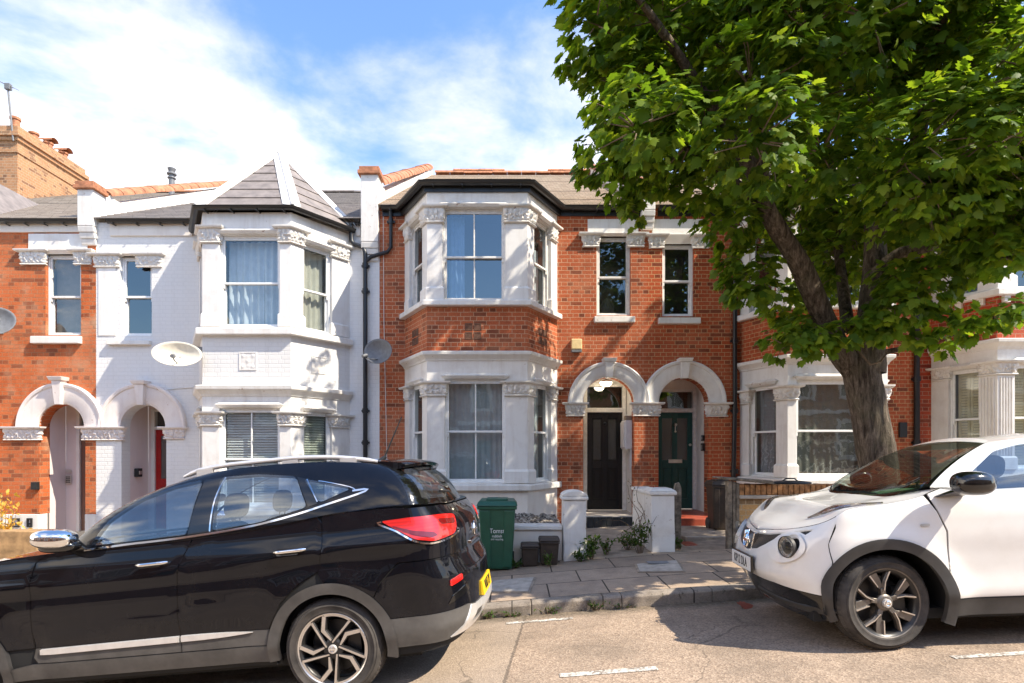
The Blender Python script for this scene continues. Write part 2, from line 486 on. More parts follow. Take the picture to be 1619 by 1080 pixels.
north = wmath('MULTIPLY', wmath('SUBTRACT', wmath('MAXIMUM', sx.outputs[2], 0.0), .55), wmath('MULTIPLY', wmath('MINIMUM', sx.outputs[1], 0.0), -1.9))     # clearer behind the camera
den = wmath('ADD', wmath('ADD', wmath('ADD', wmath('MULTIPLY', n1, .9), wmath('MULTIPLY', n2, .35)), low), wmath('ADD', west, north))
mr = wnew('ShaderNodeMapRange', interpolation_type='SMOOTHSTEP'); wl.new(den, mr.inputs[0])
mr.inputs[1].default_value = .61; mr.inputs[2].default_value = .92
cl = wnew('ShaderNodeMix', data_type='RGBA')
wl.new(mr.outputs[0], cl.inputs[0]); 
gain = wnew('ShaderNodeMix', data_type='RGBA', blend_type='MULTIPLY'); gain.inputs[0].default_value = 1
wl.new(sky.outputs[0], gain.inputs[6]); gain.inputs[7].default_value = (.60, .69, .82, 1)
wl.new(gain.outputs[2], cl.inputs[6]); cl.inputs[7].default_value = (7.2, 6.55, 5.85, 1)
# unseen clouds behind the camera made brighter and warmer, as added facade fill light
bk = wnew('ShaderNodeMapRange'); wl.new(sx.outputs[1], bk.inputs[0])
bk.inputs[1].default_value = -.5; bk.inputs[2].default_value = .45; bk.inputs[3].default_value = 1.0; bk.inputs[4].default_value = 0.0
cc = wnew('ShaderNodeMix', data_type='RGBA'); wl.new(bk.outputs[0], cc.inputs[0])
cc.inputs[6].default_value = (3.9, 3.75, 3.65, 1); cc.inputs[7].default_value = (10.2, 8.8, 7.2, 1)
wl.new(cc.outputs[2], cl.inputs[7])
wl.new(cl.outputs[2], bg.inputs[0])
SC.view_settings.view_transform = 'Standard'; SC.view_settings.look = 'None'
SC.view_settings.exposure = 1.4; SC.view_settings.gamma = 1
SC.cycles.max_bounces = 8; SC.cycles.transparent_max_bounces = 16; SC.cycles.caustics_reflective = False; SC.cycles.caustics_refractive = False
SC.cycles.use_denoising = True
SC.cycles.sample_clamp_indirect = 6

# ------------------------------------------------------------------ ground, road, kerb, pavement
def asphalt():
    q = NT('asphalt'); P = q.pos(); x, y, z = q.xyz(P)
    ag = q.new('ShaderNodeTexVoronoi', {'feature': 'F1'}, Vector=P, Scale=75.0)
    f1 = q.noise(P, 120, 3, .7); f2 = q.noise(P, 1.3, 6, .65); f3 = q.noise(P, 22, 5, .7)
    base = q.ramp(q.mix(.5, ag.outputs['Color'], f1), [(.15, (.155, .11, .08)), (.5, (.36, .268, .196)), (.85, (.60, .465, .345))])
    base = q.mix(q.math('MULTIPLY', q.ramp(f2, [(.42, 0), (.62, 1)]), .55), base, (.17, .132, .098))
    base = q.mix(q.math('MULTIPLY', q.ramp(f3, [(.5, 0), (.8, 1)]), .4), base, (.34, .28, .22))
    # older, paler surface left of a straight saw-cut joint
    edge = q.math('ADD', q.math('SUBTRACT', x, .04), q.math('ADD', q.math('MULTIPLY', q.math('SUBTRACT', y, 4.5), -.10), q.math('MULTIPLY', f3, .05)))
    left = q.math('LESS_THAN', edge, 0.0)
    base = q.mix(q.math('MULTIPLY', left, .38), base, (.37, .305, .24))
    seam = q.math('LESS_THAN', q.math('ABSOLUTE', edge), .012)
    base = q.mix(q.math('MULTIPLY', seam, .55), base, (.05, .042, .035))
    # cracks, oil spots and the dirty channel against the kerb
    vc = q.new('ShaderNodeTexVoronoi', {'feature': 'DISTANCE_TO_EDGE'}, Vector=q.vm('ADD', P, q.vm('MULTIPLY', q.new('ShaderNodeTexNoise', Vector=P, Scale=2.2, Detail=5.0).outputs['Color'], (.5, .5, 0))), Scale=.55)
    crack = q.math('MULTIPLY', q.math('LESS_THAN', vc.outputs['Distance'], .0035), q.ramp(q.noise(P, .9, 2), [(.48, 0), (.55, 1)]))
    base = q.mix(q.math('MULTIPLY', crack, .4), base, (.045, .038, .03))
    oil = q.ramp(q.noise(q.comb(q.math('MULTIPLY', x, 1.4), q.math('MULTIPLY', y, 2.6)), 1.0, 4, .6, .5), [(.60, 0), (.72, 1)])
    base = q.mix(q.math('MULTIPLY', oil, .35), base, (.085, .07, .055))
    k1 = q.math('MULTIPLY', q.math('SUBTRACT', q.math('ADD', y, q.math('MULTIPLY', q.noise(P, 7, 5, .7), .35)), 5.62), 5.0, clamp=True)
    base = q.mix(q.math('MULTIPLY', k1, .75), base, q.ramp(q.noise(P, 30, 4), [(.35, (.05, .04, .028)), (.65, (.20, .16, .11))]))
    q.P(Base_Color=base, Roughness=.88); q.set(q.b, 'Specular IOR Level', .3)
    q.bump(q.math('ADD', q.math('MULTIPLY', ag.outputs['Distance'], 1.0), q.math('MULTIPLY', f1, .7)), .55, .006)
    return q.m
M['asphalt'] = asphalt()
def paving():
    q = NT('paving_slabs'); P = q.pos(); x, y, z = q.xyz(P)
    br = q.new('ShaderNodeTexBrick', {'offset': .37, 'offset_frequency': 2, 'squash': .8, 'squash_frequency': 3}, Vector=q.comb(x, q.math('SUBTRACT', y, 5.9)), Color1=(.40, .305, .225), Color2=(.255, .19, .138),
               Mortar=(.055, .045, .035), Scale=1.0, Mortar_Size=.009, Mortar_Smooth=.2, Bias=-.15, Brick_Width=.78, Row_Height=.545)
    f = q.noise(P, 3.2, 7, .68); g = q.noise(P, 75, 3, .7)
    c = q.mix(q.math('MULTIPLY', q.ramp(f, [(.42, 0), (.7, 1)]), .5), br.outputs['Color'], (.14, .112, .09))
    c = q.mix(.5, c, q.ramp(g, [(.25, (.3, .3, .3)), (.75, (.7, .7, .7))]), 'OVERLAY')
    sp = q.noise(P, 18, 3, .5); c = q.mix(q.ramp(sp, [(.70, 0), (.73, .5)]), c, (.06, .05, .045))
    q.P(Base_Color=c, Roughness=.9); q.set(q.b, 'Specular IOR Level', .25)
    q.bump(q.math('ADD', q.math('MULTIPLY', br.outputs['Fac'], -1.5), q.math('ADD', g, q.math('MULTIPLY', f, .5))), .45, .008)
    return q.m
M['paving'] = paving()
def kerbstone():
    q = NT('kerb_granite'); P = q.pos(); x, y, z = q.xyz(P)
    br = q.new('ShaderNodeTexBrick', {'offset': 0.0}, Vector=q.comb(x, .4), Color1=(.30, .255, .21), Color2=(.22, .185, .15), Mortar=(.06, .05, .04), Scale=1.0, Mortar_Size=.008, Brick_Width=.92, Row_Height=9.0)
    g = q.noise(P, 90, 3, .7); f = q.noise(P, 6, 6, .7)
    c = q.mix(q.math('MULTIPLY', q.ramp(f, [(.45, 0), (.62, 1)]), .6), br.outputs['Color'], (.115, .092, .07))
    c = q.mix(q.ramp(q.math('ADD', q.noise(P, 14, 5, .7), q.math('MULTIPLY', y, .0)), [(.60, 0), (.66, .8)]), c, (.05, .05, .028))
    c = q.mix(.5, c, q.ramp(g, [(.25, (.25, .25, .25)), (.75, (.75, .75, .75))]), 'OVERLAY')
    q.P(Base_Color=c, Roughness=.85); q.bump(q.math('ADD', g, q.math('MULTIPLY', f, 2.0)), .5, .012)
    return q.m
M['kerb'] = kerbstone()
def roadpaint():
    q = NT('worn_road_paint'); P = q.pos()
    n = q.noise(P, 45, 5, .75); k = q.noise(P, 6, 4, .6)
    c = q.mix(q.ramp(q.math('ADD', n, q.math('MULTIPLY', k, .5)), [(.66, 0), (.84, 1)]), (.70, .66, .59), (.2, .165, .13))
    q.P(Base_Color=c, Roughness=.8); q.bump(n, .3, .004); return q.m
M['road_paint'] = roadpaint()
M['earth'] = plain('bare_earth', (.10, .075, .05), .95, noise_amt=.4, nscale=12, bump=.6, world=True)

def strip(ys, xs, zf, name, mat):
    m = MB()
    idx = [[m.p(x, y, zf(x, y)) for y in ys] for x in xs]
    for i in range(len(xs)-1):
        for j in range(len(ys)-1): m.face((idx[i][j], idx[i+1][j], idx[i+1][j+1], idx[i][j+1]))
    return structure(m.build(name, mat, smooth=60, normals=False))
XS = [-70, -40, -25]+[-16+.5*i for i in range(65)]+[25, 40, 70]
strip([-2.1+.39*i for i in range(21)]+[5.8], XS, zroad, 'road', M['asphalt'])
strip([-400, -60, 5, 60, 500], [-500, -60, 60, 500], lambda x, y: -7.5 if abs(x) > 100 else zslope(x)-1.2, 'ground', M['earth'])
m = MB()
# kerb: stones butted end to end, each slightly out of line
x = -30.0
i = 0
while x < 30:
    L = .915
    r = random.Random(i); dy = r.uniform(-.008, .008); dz = r.uniform(-.006, .006)
    a, b = x+.003, x+L-.003
    def kz(X): return zslope(X)+.065+dz
    prof = [(5.75+dy, -.3), (5.75+dy, -.022), (5.772+dy, 0), (5.9, .002), (5.9, -.3)]
    lo = [(a, y, kz(a)+h) for y, h in prof]; hi = [(b, y, kz(b)+h) for y, h in prof]
    m.hexa(lo, hi); x += L; i += 1
structure(m.build('kerb', M['kerb'], bevel=.008))
def zpv(x, y): return zpave(x, y)+.004*noise.noise(Vector((x*.8, y*.8, 0)))
strip([5.9+.2*i for i in range(9)]+[7.6], [-30+.4*i for i in range(151)], zpv, 'pavement', M['paving'])
# front gardens: raised concrete behind the boundary line
strip([7.6, 8.2, 9, 10, 11, 12.2], [-30+.5*i for i in range(121)], lambda x, y: zpave(x, 7.6)-.004 if x < 2.4 else zpave(x, 7.6)-.03, 'forecourt', M['concrete'])
# opposite pavement, behind the camera
strip([-4.4, -3.2, -2.1], XS, lambda x, y: zslope(x)-.02, 'pavement_opposite', M['paving'])
m = MB()
for k in range(-2, 3):      # bay dashes in the parking lane
    u0, u1 = px(885, 3.85)+k*6.2, px(1040, 3.85)+k*6.2
    n = 6
    for j in range(n):
        a, b = u0+(u1-u0)*j/n, u0+(u1-u0)*(j+1)/n
        m.poly([(a, 3.825, zroad(a, 3.825)+.004), (b, 3.825, zroad(b, 3.825)+.004), (b, 3.90, zroad(b, 3.9)+.004), (a, 3.90, zroad(a, 3.9)+.004)])
a0 = px(1495, 3.75)
for j in range(20):
    a, b = a0+.3*j, a0+.3*j+.3
    m.poly([(a, 3.66, zroad(a, 3.66)+.004), (b, 3.66, zroad(b, 3.66)+.004), (b, 3.72, zroad(b, 3.72)+.004), (a, 3.72, zroad(a, 3.72)+.004)])
a0 = px(800, 5.4)
for j in range(4):
    a, b = a0+.16*j, a0+.16*j+.16
    m.poly([(a, 5.40, zroad(a, 5.4)+.004), (b, 5.42, zroad(b, 5.42)+.004), (b, 5.50, zroad(b, 5.5)+.004), (a, 5.48, zroad(a, 5.48)+.004)])
structure(m.build('road_marking', M['road_paint']))
# ------------------------------------------------------------------ building kit
def wall(mb, fr, u0, u1, z0, z1, ops, zt=None):
    """front face with rectangular / arched openings and their reveals. ops: (ua, ub, za, zb, depth, arched)"""
    us = {u0, u1}; zs = {z0, z1}
    for o in ops:
        ua, ub, za, zb, dp, ar = o
        us |= {min(max(ua, u0), u1), min(max(ub, u0), u1)}; zs |= {min(max(za, z0), z1), min(max(zb, z0), z1)}
        if ar: zs.add(min(zb+(ub-ua)/2, z1))
    us = sorted(us); zs = sorted(zs)
    for a, b in zip(us, us[1:]):
        for c, d in zip(zs, zs[1:]):
            um, zm = (a+b)/2, (c+d)/2
            hit = False
            for ua, ub, za, zb, dp, ar in ops:
                top = zb+((ub-ua)/2 if ar else 0)
                if ua < um < ub and za < zm < top: hit = True
            if hit or b-a < 1e-6 or d-c < 1e-6: continue
            mb.poly([(a, 0, c), (b, 0, c), (b, 0, d), (a, 0, d)])
    for ua, ub, za, zb, dp, ar in ops:
        if dp <= 0: continue
        if zb <= z0 or za >= z1: continue
        lo, hi = max(za, z0), min(zb, z1)
        mb.poly([(ua, 0, lo), (ua, 0, hi), (ua, -dp, hi), (ua, -dp, lo)])
        mb.poly([(ub, 0, lo), (ub, -dp, lo), (ub, -dp, hi), (ub, 0, hi)])
        if za >= z0: mb.poly([(ua, 0, za), (ua, -dp, za), (ub, -dp, za), (ub, 0, za)])
        if not ar and zb <= z1: mb.poly([(ua, 0, zb), (ub, 0, zb), (ub, -dp, zb), (ua, -dp, zb)])
        if ar:
            r = (ub-ua)/2; c = (ua+ub)/2; n = 24
            for k in range(n):
                t0, t1 = math.pi*k/n, math.pi*(k+1)/n
                p0 = (c+r*math.cos(t0), zb+r*math.sin(t0)); p1 = (c+r*math.cos(t1), zb+r*math.sin(t1))
                mb.poly([(p0[0], 0, p0[1]), (p0[0], 0, zb+r), (p1[0], 0, zb+r), (p1[0], 0, p1[1])])
                mb.poly([(p0[0], 0, p0[1]), (p1[0], 0, p1[1]), (p1[0], -dp, p1[1]), (p0[0], -dp, p0[1])])
    return mb

def ring(mb, u0, u1, z0, z1, w, d0, d1):
    """rectangular frame of bars, mitre-free: full height stiles, rails between"""
    mb.box(u0, u0+w, d0, d1, z0, z1); mb.box(u1-w, u1, d0, d1, z0, z1)
    mb.box(u0+w, u1-w, d0, d1, z0, z0+w); mb.box(u0+w, u1-w, d0, d1, z1-w, z1)

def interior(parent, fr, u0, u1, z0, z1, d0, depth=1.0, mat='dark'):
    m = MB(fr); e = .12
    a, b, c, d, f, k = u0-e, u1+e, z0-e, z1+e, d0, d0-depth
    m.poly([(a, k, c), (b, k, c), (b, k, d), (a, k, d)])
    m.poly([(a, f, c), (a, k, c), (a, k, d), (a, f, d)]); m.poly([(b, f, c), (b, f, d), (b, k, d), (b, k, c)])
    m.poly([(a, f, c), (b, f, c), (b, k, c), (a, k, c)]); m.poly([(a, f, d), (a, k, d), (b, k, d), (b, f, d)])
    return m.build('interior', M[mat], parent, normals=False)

def curtain(parent, fr, u0, u1, z0, z1, d, mat, fold=.11, amp=.03, lean=0.0, seed=0, name='curtain'):
    m = MB(fr); r = random.Random(seed); ph = r.uniform(0, 6); 
    nu = max(8, int((u1-u0)/.012)); nv = 8
    def fn(a, b):
        w = a*(u1-u0)
        k = u0+w*(1-lean*(1-b)) if lean >= 0 else u1-(u1-u0-w)*(1+lean*(1-b))
        dd = amp*(math.sin(2*math.pi*w/fold+ph)+.5*math.sin(2*math.pi*w/(fold*2.3)+ph*2+b))*(.6+.4*(1-b))
        return (k, d+dd-amp, z0+b*(z1-z0))
    m.grid(fn, nu, nv)
    return m.build(name, M[mat], parent, smooth=180, normals=False)

def blinds(parent, fr, u0, u1, z0, z1, d, mat='blind', pitch=.045, tilt=.35, name='blind'):
    m = MB(fr); z = z0
    while z < z1:
        m.hexa([(u0, d+.018, z), (u1, d+.018, z), (u1, d+.020, z+.002), (u0, d+.020, z+.002)],
               [(u0, d-.018, z+.04*tilt), (u1, d-.018, z+.04*tilt), (u1, d-.016, z+.04*tilt+.002), (u0, d-.016, z+.04*tilt+.002)])
        z += pitch
    return m.build(name, M[mat], parent)

def sash_window(parent, fr, u0, u1, z0, z1, rail, d=-.06, mull_top=False, mull_bot=False, gl='wglass', fm='upvc', stile=.036, depth=1.0, room='dark', gap=0):
    m = MB(fr)
    ring(m, u0, u1, z0, z1, .032, d-.10, d)
    m.box(u0+.032, u1-.032, d-.02, d+.03, z0, z0+.028)          # timber cill nose
    w = m.build('window', M[fm], parent, bevel=.004, seg=1)
    a, b, lo, hi = u0+.032, u1-.032, z0+.032, z1-.032
    for nm, za, zb, dd, mu in (('upper', rail-.02, hi, d-.012, mull_top), ('lower', lo, rail+.02+gap, d-.055, mull_bot)):
        s = MB(fr); ring(s, a, b, za, zb, stile, dd-.035, dd)
        if mu: s.box((a+b)/2-.012, (a+b)/2+.012, dd-.03, dd-.005, za+stile, zb-stile)
        if nm == 'upper':      # sash horns
            for q in (a, b-.03): s.box(q, q+.03, dd-.03, dd-.004, za-.07, za)
        s.build('sash', M[fm], w, bevel=.004, seg=1)
        g = MB(fr); g.poly([(a+stile, dd-.018, za+stile), (b-stile, dd-.018, za+stile), (b-stile, dd-.018, zb-stile), (a+stile, dd-.018, zb-stile)])
        g.build('pane', M[gl], w, normals=False)
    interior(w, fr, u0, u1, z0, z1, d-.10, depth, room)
    return w

def capital(mb, path, z0, z1, proj, seed=0):
    """carved foliage capital swept along a short plan path"""
    pts = []
    for a, b in zip(path, path[1:]):
        L = math.hypot(b[0]-a[0], b[1]-a[1]); n = max(2, int(L/.011))
        pts += [(a[0]+(b[0]-a[0])*k/n, a[1]+(b[1]-a[1])*k/n) for k in range(n)]
    pts.append(path[-1])
    n = len(pts); nz = 12; w = 0
    off = []
    for k in range(n):
        a, b = pts[max(k-2, 0)], pts[min(k+2, n-1)]
        L = math.hypot(b[0]-a[0], b[1]-a[1]) or 1
        off.append(((b[1]-a[1])/L, -(b[0]-a[0])/L))
    rows = []; s0 = seed*1.7
    for k in range(n):
        if k: w += math.hypot(pts[k][0]-pts[k-1][0], pts[k][1]-pts[k-1][1])
        row = []
        for j in range(nz+1):
            t = j/nz; z = z0+t*(z1-z0)
            d = proj*(.18+.82*t**1.5)
            leaf = abs(math.sin(math.pi*w/.095+1.3*math.sin(3.1*t)+s0))**.7*math.sin(math.pi*min(1, t*1.15))**.6
            curl = max(0, math.sin(2*math.pi*w/.075+7*t+s0))*max(0, math.sin(2*math.pi*t*1.5+.4))
            n1 = noise.noise(Vector((w*30+s0, z*30, seed))); n2 = noise.noise(Vector((w*62+s0, z*62, seed+3)))
            d += .022*leaf+.014*curl+.040*max(-.35, n1)*math.sin(math.pi*min(1, t*1.1+.06))+.012*n2
            if j == 0: d = 0
            row.append(mb.p(pts[k][0]+off[k][0]*d, pts[k][1]+off[k][1]*d, z))
        rows.append(row)
    for a, b in zip(rows, rows[1:]):
        for j in range(nz): mb.face((a[j], b[j], b[j+1], a[j+1]))
    mb.sweep(path, [(0, z1), (proj+.035, z1), (proj+.05, z1+.018), (proj+.05, z1+.04), (0, z1+.04)])
    mb.sweep(path, [(0, z0-.03), (.022, z0-.03), (.032, z0-.015), (.022, z0), (0, z0)])

def cap_on_wall(mb, fr, u0, u1, z0, z1, proj=.06, seed=0, sink=.03):
    q = [fr(u0, -sink, 0), fr(u0, .012, 0), fr(u1, .012, 0), fr(u1, -sink, 0)]
    capital(mb, [(a, b) for a, b, c in q], z0, z1, proj, seed)

def gutter_run(parent, path, z, r=.058, out=.02, name='gutter'):
    m = MB(); n = 8
    prof = [(out+r+r*math.cos(math.pi+math.pi*k/n), z+r*math.sin(math.pi+math.pi*k/n)) for k in range(n+1)]
    prof += [(out+2*r+.006, z+.012), (out+2*r-.008, z+.012), (out+2*r-.01, z), (out+.01, z)]
    m.sweep(path, prof)
    return m.build(name, M['gutter'], parent, smooth=50)

def pipe(parent, pts, r=.036, name='drainpipe', collars=(), mat='pipe'):
    m = MB(); m.tube(pts, r, 12)
    for c in collars:
        m.tube([(c[0], c[1], c[2]-.045), (c[0], c[1], c[2]+.045)], r*1.35, 12)
        m.box(c[0]-.075, c[0]+.075, c[1]+.01, c[1]+.05, c[2]-.02, c[2]+.02)
    return m.build(name, M[mat], parent, smooth=50)

def arch_surround(parent, fr, c, zs, r0, r1, keyt, mat='white', key=True, kw=.085):
    m = MB(fr); n = 40
    prof = [(r0, -.04), (r0, .035), (r0+.03, .05), (r0+.045, .06), (r1-.075, .06), (r1-.06, .085), (r1-.02, .095), (r1, .08), (r1, -.01)]
    rows = []
    for k in range(n+1):
        t = math.pi*k/n
        rows.append([m.p(c+q*math.cos(t), d, zs+q*math.sin(t)) for q, d in prof])
    for a, b in zip(rows, rows[1:]):
        for j in range(len(prof)-1): m.face((a[j], b[j], b[j+1], a[j+1]))
    m.face(rows[0]); m.face(rows[-1][::-1])
    s = m.build('arch_surround', M[mat], parent, smooth=35)
    if key:
        k = MB(fr)
        zt, zb = keyt, zs+r0-.02
        k.hexa([(c-.058, -.03, zb), (c+.058, -.03, zb), (c+.058, .125, zb), (c-.058, .125, zb)], [(c-kw, -.01, zt), (c+kw, -.01, zt), (c+kw, .16, zt), (c-kw, .16, zt)])
        k.hexa([(c-kw-.03, -.01, zt+.002), (c+kw+.03, -.01, zt+.002), (c+kw+.03, .18, zt+.002), (c-kw-.03, .18, zt+.002)],
               [(c-kw-.05, -.01, zt+.07), (c+kw+.05, -.01, zt+.07), (c+kw+.05, .21, zt+.07), (c-kw-.05, .21, zt+.07)])
        k.build('keystone', M[mat], parent, bevel=.008)
    return s

def porch(parent, X0, X1, zf, zs, yd, dx0, dx1, dz1, tz0, tz1, matw, doormat, style, frame='oldwood', thr=None):
    """recessed entrance: side walls, ceiling, screen with door and fanlight"""
    r = (X1-X0)/2; zc = zs+r+.03
    m = MB()
    m.poly([(X0-.002, YF+.24, zf), (X0-.002, yd, zf), (X0-.002, yd, zc), (X0-.002, YF+.24, zc)])
    m.poly([(X1+.002, YF+.24, zf), (X1+.002, YF+.24, zc), (X1+.002, yd, zc), (X1+.002, yd, zf)])
    m.poly([(X0, YF+.24, zc), (X0, yd, zc), (X1, yd, zc), (X1, YF+.24, zc)])
    fr = Frame((0, yd), (1, yd))
    k = MB(fr)
    wall(k, fr, X0, X1, zf, zc, [(dx0-.07, dx1+.07, zf-.1, tz1+.05, .0, False)])
    for q in k.f: m.face([m.p(*k.v[i]) for i in q])
    m.build('porch', M[matw], parent, normals=False)
    f = MB(fr)
    for a in (dx0-.07, dx1): f.box(a, a+.07, -.08, .03, zf, tz1+.05)
    f.box(dx0, dx1, -.08, .03, tz1, tz1+.05); f.box(dx0, dx1, -.08, .035, dz1, tz0)
    fo = f.build('door_frame', M[frame], parent, bevel=.006, seg=1)
    g = MB(fr); g.poly([(dx0, -.03, tz0), (dx1, -.03, tz0), (dx1, -.03, tz1), (dx0, -.03, tz1)])
    g.build('fanlight', M['wglass'], fo, normals=False)
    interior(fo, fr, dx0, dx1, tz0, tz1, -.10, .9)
    d = MB(fr); w = dx1-dx0
    z0 = zf+.015
    d.box(dx0+.004, dx1-.004, -.075, -.035, z0, dz1-.004)
    st = .105; mid = z0+(dz1-z0)*(.47 if style != 'green' else .47)
    cx = (dx0+dx1)/2
    for a, b in ((dx0+.004, dx0+st), (cx-st*.5, cx+st*.5), (dx1-st, dx1-.004)): d.box(a, b, -.035, -.012, z0, dz1-.004)
    for a, b in ((z0, z0+.2), (mid-.09, mid+.07), (dz1-.12, dz1-.004)):
        for p_, q_ in ((dx0+st, cx-st*.5), (cx+st*.5, dx1-st)): d.box(p_, q_, -.035, -.012, a, b)
    do = d.build('door', M[doormat], parent, bevel=.006)
    pn = MB(fr)
    for p_, q_ in ((dx0+st, cx-st*.5), (cx+st*.5, dx1-st)):
        if style == 'black': ring(pn, p_, q_, mid+.07, dz1-.12, .022, -.035, -.02); ring(pn, p_, q_, z0+.2, mid-.09, .022, -.035, -.02); pn.box(p_+.045, q_-.045, -.035, -.024, z0+.25, mid-.14)
        else: pn.box(p_+.03, q_-.03, -.035, -.022, z0+.23, mid-.12)
    pn.build('panel_moulding', M[doormat], do, bevel=.004, seg=1)
    gp = MB(fr)
    for p_, q_ in ((dx0+st, cx-st*.5), (cx+st*.5, dx1-st)):
        e = .024 if style == 'black' else .0
        gp.poly([(p_+e, -.028, mid+.07+e), (q_-e, -.028, mid+.07+e), (q_-e, -.028, dz1-.12-e), (p_+e, -.028, dz1-.12-e)])
    gp.build('door_glass', M['doorglass_dark'] if style == 'black' else M['doorglass_warm'], do, normals=False)
    if thr:
        t = MB(); t.box(X0, X1, YF-.02, yd+.1, zf-.4, zf); t.build('threshold', M[thr], parent, bevel=.01)
    return do, fr

M['doorglass_dark'] = glass('frosted_dark_glass', trans=(.16, .16, .15), ior=1.45, dirt=.10, rough=.25)
M['doorglass_warm'] = glass('amber_door_glass', trans=(.35, .27, .12), ior=1.45, dirt=.22, rough=.15)

def roof_slope(mb, x0, x1, y0, z0, y1, z1, rows, x0b=None, x1b=None):
    """stepped courses from eaves to ridge"""
    for k in range(rows):
        t0, t1 = k/rows, (k+1)/rows
        ya, yb = y0+(y1-y0)*t0, y0+(y1-y0)*t1
        za, zb = z0+(z1-z0)*t0, z0+(z1-z0)*t1
        mb.poly([(x0, ya, za+.014), (x1, ya, za+.014), (x1, yb, zb), (x0, yb, zb)])
        mb.poly([(x0, ya, za-.004), (x1, ya, za-.004), (x1, ya, za+.014), (x0, ya, za+.014)])

def ridge_tiles(parent, a, b, r=.13, L=.45, name='ridge_tiles', mat='terra', seed=0):
    """half-round tiles laid end to end from a to b"""
    m = MB(); a = Vector(a); b = Vector(b); D = b-a; n = max(1, round(D.length/L)); t = D.normalized()
    side = t.cross(Vector((0, 0, 1))).normalized(); up = side.cross(t)
    rr = random.Random(seed)
    for k in range(n):
        p0 = a+D*(k/n)+t*.004; p1 = a+D*((k+1)/n)-t*.004
        lift = rr.uniform(-.008, .008)
        rows = []
        for p_, sc in ((p0, 1.04), (p1, 1.0)):
            row = []
            for j in range(9):
                x = math.pi*j/8
                q = p_+side*math.cos(x)*r*sc+up*(math.sin(x)*r*sc*.75+lift)
                row.append(m.p(*q))
            for j in range(8, -1, -1):
                x = math.pi*j/8
                q = p_+side*math.cos(x)*(r*sc-.02)+up*(math.sin(x)*(r*sc*.75-.02)+lift)
                row.append(m.p(*q))
            rows.append(row)
        A_, B_ = rows; L_ = len(A_)
        for j in range(L_): m.face((A_[j], A_[(j+1) % L_], B_[(j+1) % L_], B_[j]))
        m.face(A_[::-1]); m.face(B_)
    return m.build(name, M[mat], parent, smooth=50)

def party_upstand(parent, X0, X1, ya, za, yb, zb, h, pier_top, pier_bot, wallmat, front=.14):
    """raking parapet between two roofs with terracotta coping and a capped pier at its foot"""
    m = MB()
    y0 = ya+.45
    zA = za+(zb-za)*.45/(yb-ya)
    m.prism([(YF+.02, za-.4), (y0, za-.4), (yb+.2, zb-.4), (yb+.2, zb+h), (y0+.2, zA+h*.9), (y0-.15, zA+h*.9), (YF+.02, pier_top-.05)], 'x', X0+.02, X1-.02)
    m.build('party_parapet', M['white_worn'], parent)
    ridge_tiles(parent, ((X0+X1)/2, y0-.1, zA+h*.9), ((X0+X1)/2, yb+.2, zb+h), (X1-X0)/2+.02, .4, 'coping', seed=int(X0*10))
    p = MB()
    f = YF-front
    p.box(X0, X1, f, YF+.2, pier_bot+.35, pier_top)
    zz0 = pier_bot+.35
    for k in range(3):     # corbel steps
        p.hexa([(X0+.006*k, f+.035*k+.02, zz0-.11*(k+1)), (X1-.006*k, f+.035*k+.02, zz0-.11*(k+1)), (X1-.006*k, YF+.05, zz0-.11*(k+1)), (X0+.006*k, YF+.05, zz0-.11*(k+1))],
               [(X0+.006*k, f+.035*k, zz0-.11*k-.004), (X1-.006*k, f+.035*k, zz0-.11*k-.004), (X1-.006*k, YF+.05, zz0-.11*k-.004), (X0+.006*k, YF+.05, zz0-.11*k-.004)])
    p.build('parapet_pier', M['white_worn'], parent, bevel=.012)
    c = MB(); c.box(X0-.05, X1+.05, f-.05, YF+.22, pier_top, pier_top+.075); c.box(X0-.025, X1+.025, f-.025, YF+.2, pier_top+.075, pier_top+.15)
    c.build('pier_cap', M['terra'], parent, bevel=.01)

def facets(path):
    return [Frame(a, b) for a, b in zip(path, path[1:])]

def bay_walls(parent, path, zones, ops, depth=.13):
    """zones: (part name, material, z0, z1); ops per facet: (u0, u1, z0, z1)"""
    fr = facets(path)
    for nm, mt, z0, z1 in zones:
        m = MB()
        for k, f in enumerate(fr):
            t = MB(f)
            o = [(a, b, max(c, z0), min(d, z1), depth, False) for a, b, c, d in ops[k] if c < z1-1e-4 and d > z0+1e-4]
            wall(t, f, 0, f.L, z0, z1, o)
            for q in t.f: m.face([m.p(*t.v[i]) for i in q])
        m.build(nm, M[mt], parent, normals=False)
    return fr

def pt_on(f, u, d=0):
    a, b, c = f(u, d, 0); return (a, b)

def moulded_head(mb, f, u0, u1, z, h=.05, pr=.07):
    """shallow drip moulding with splayed ends above a window"""
    mb.hexa([(u0+.06, -.02, z), (u1-.06, -.02, z), (u1-.06, pr*.4, z), (u0+.06, pr*.4, z)], [(u0, -.02, z+h), (u1, -.02, z+h), (u1, pr, z+h), (u0, pr, z+h)])
    mb.hexa([(u0, -.02, z+h+.002), (u1, -.02, z+h+.002), (u1, pr, z+h+.002), (u0, pr, z+h+.002)], [(u0+.09, -.02, z+h+.05), (u1-.09, -.02, z+h+.05), (u1-.09, .012, z+h+.05), (u0+.09, .012, z+h+.05)])

def sill_box(parent, fr, u0, u1, z0, z1, pr=.09, mat='white_worn', name='window_sill'):
    m = MB(fr)
    m.hexa([(u0, -.12, z0), (u1, -.12, z0), (u1, pr, z0), (u0, pr, z0)], [(u0, -.12, z1), (u1, -.12, z1), (u1, pr-.005, z1-.02), (u0, pr-.005, z1-.02)])
    return m.build(name, M[mat], parent, bevel=.01)
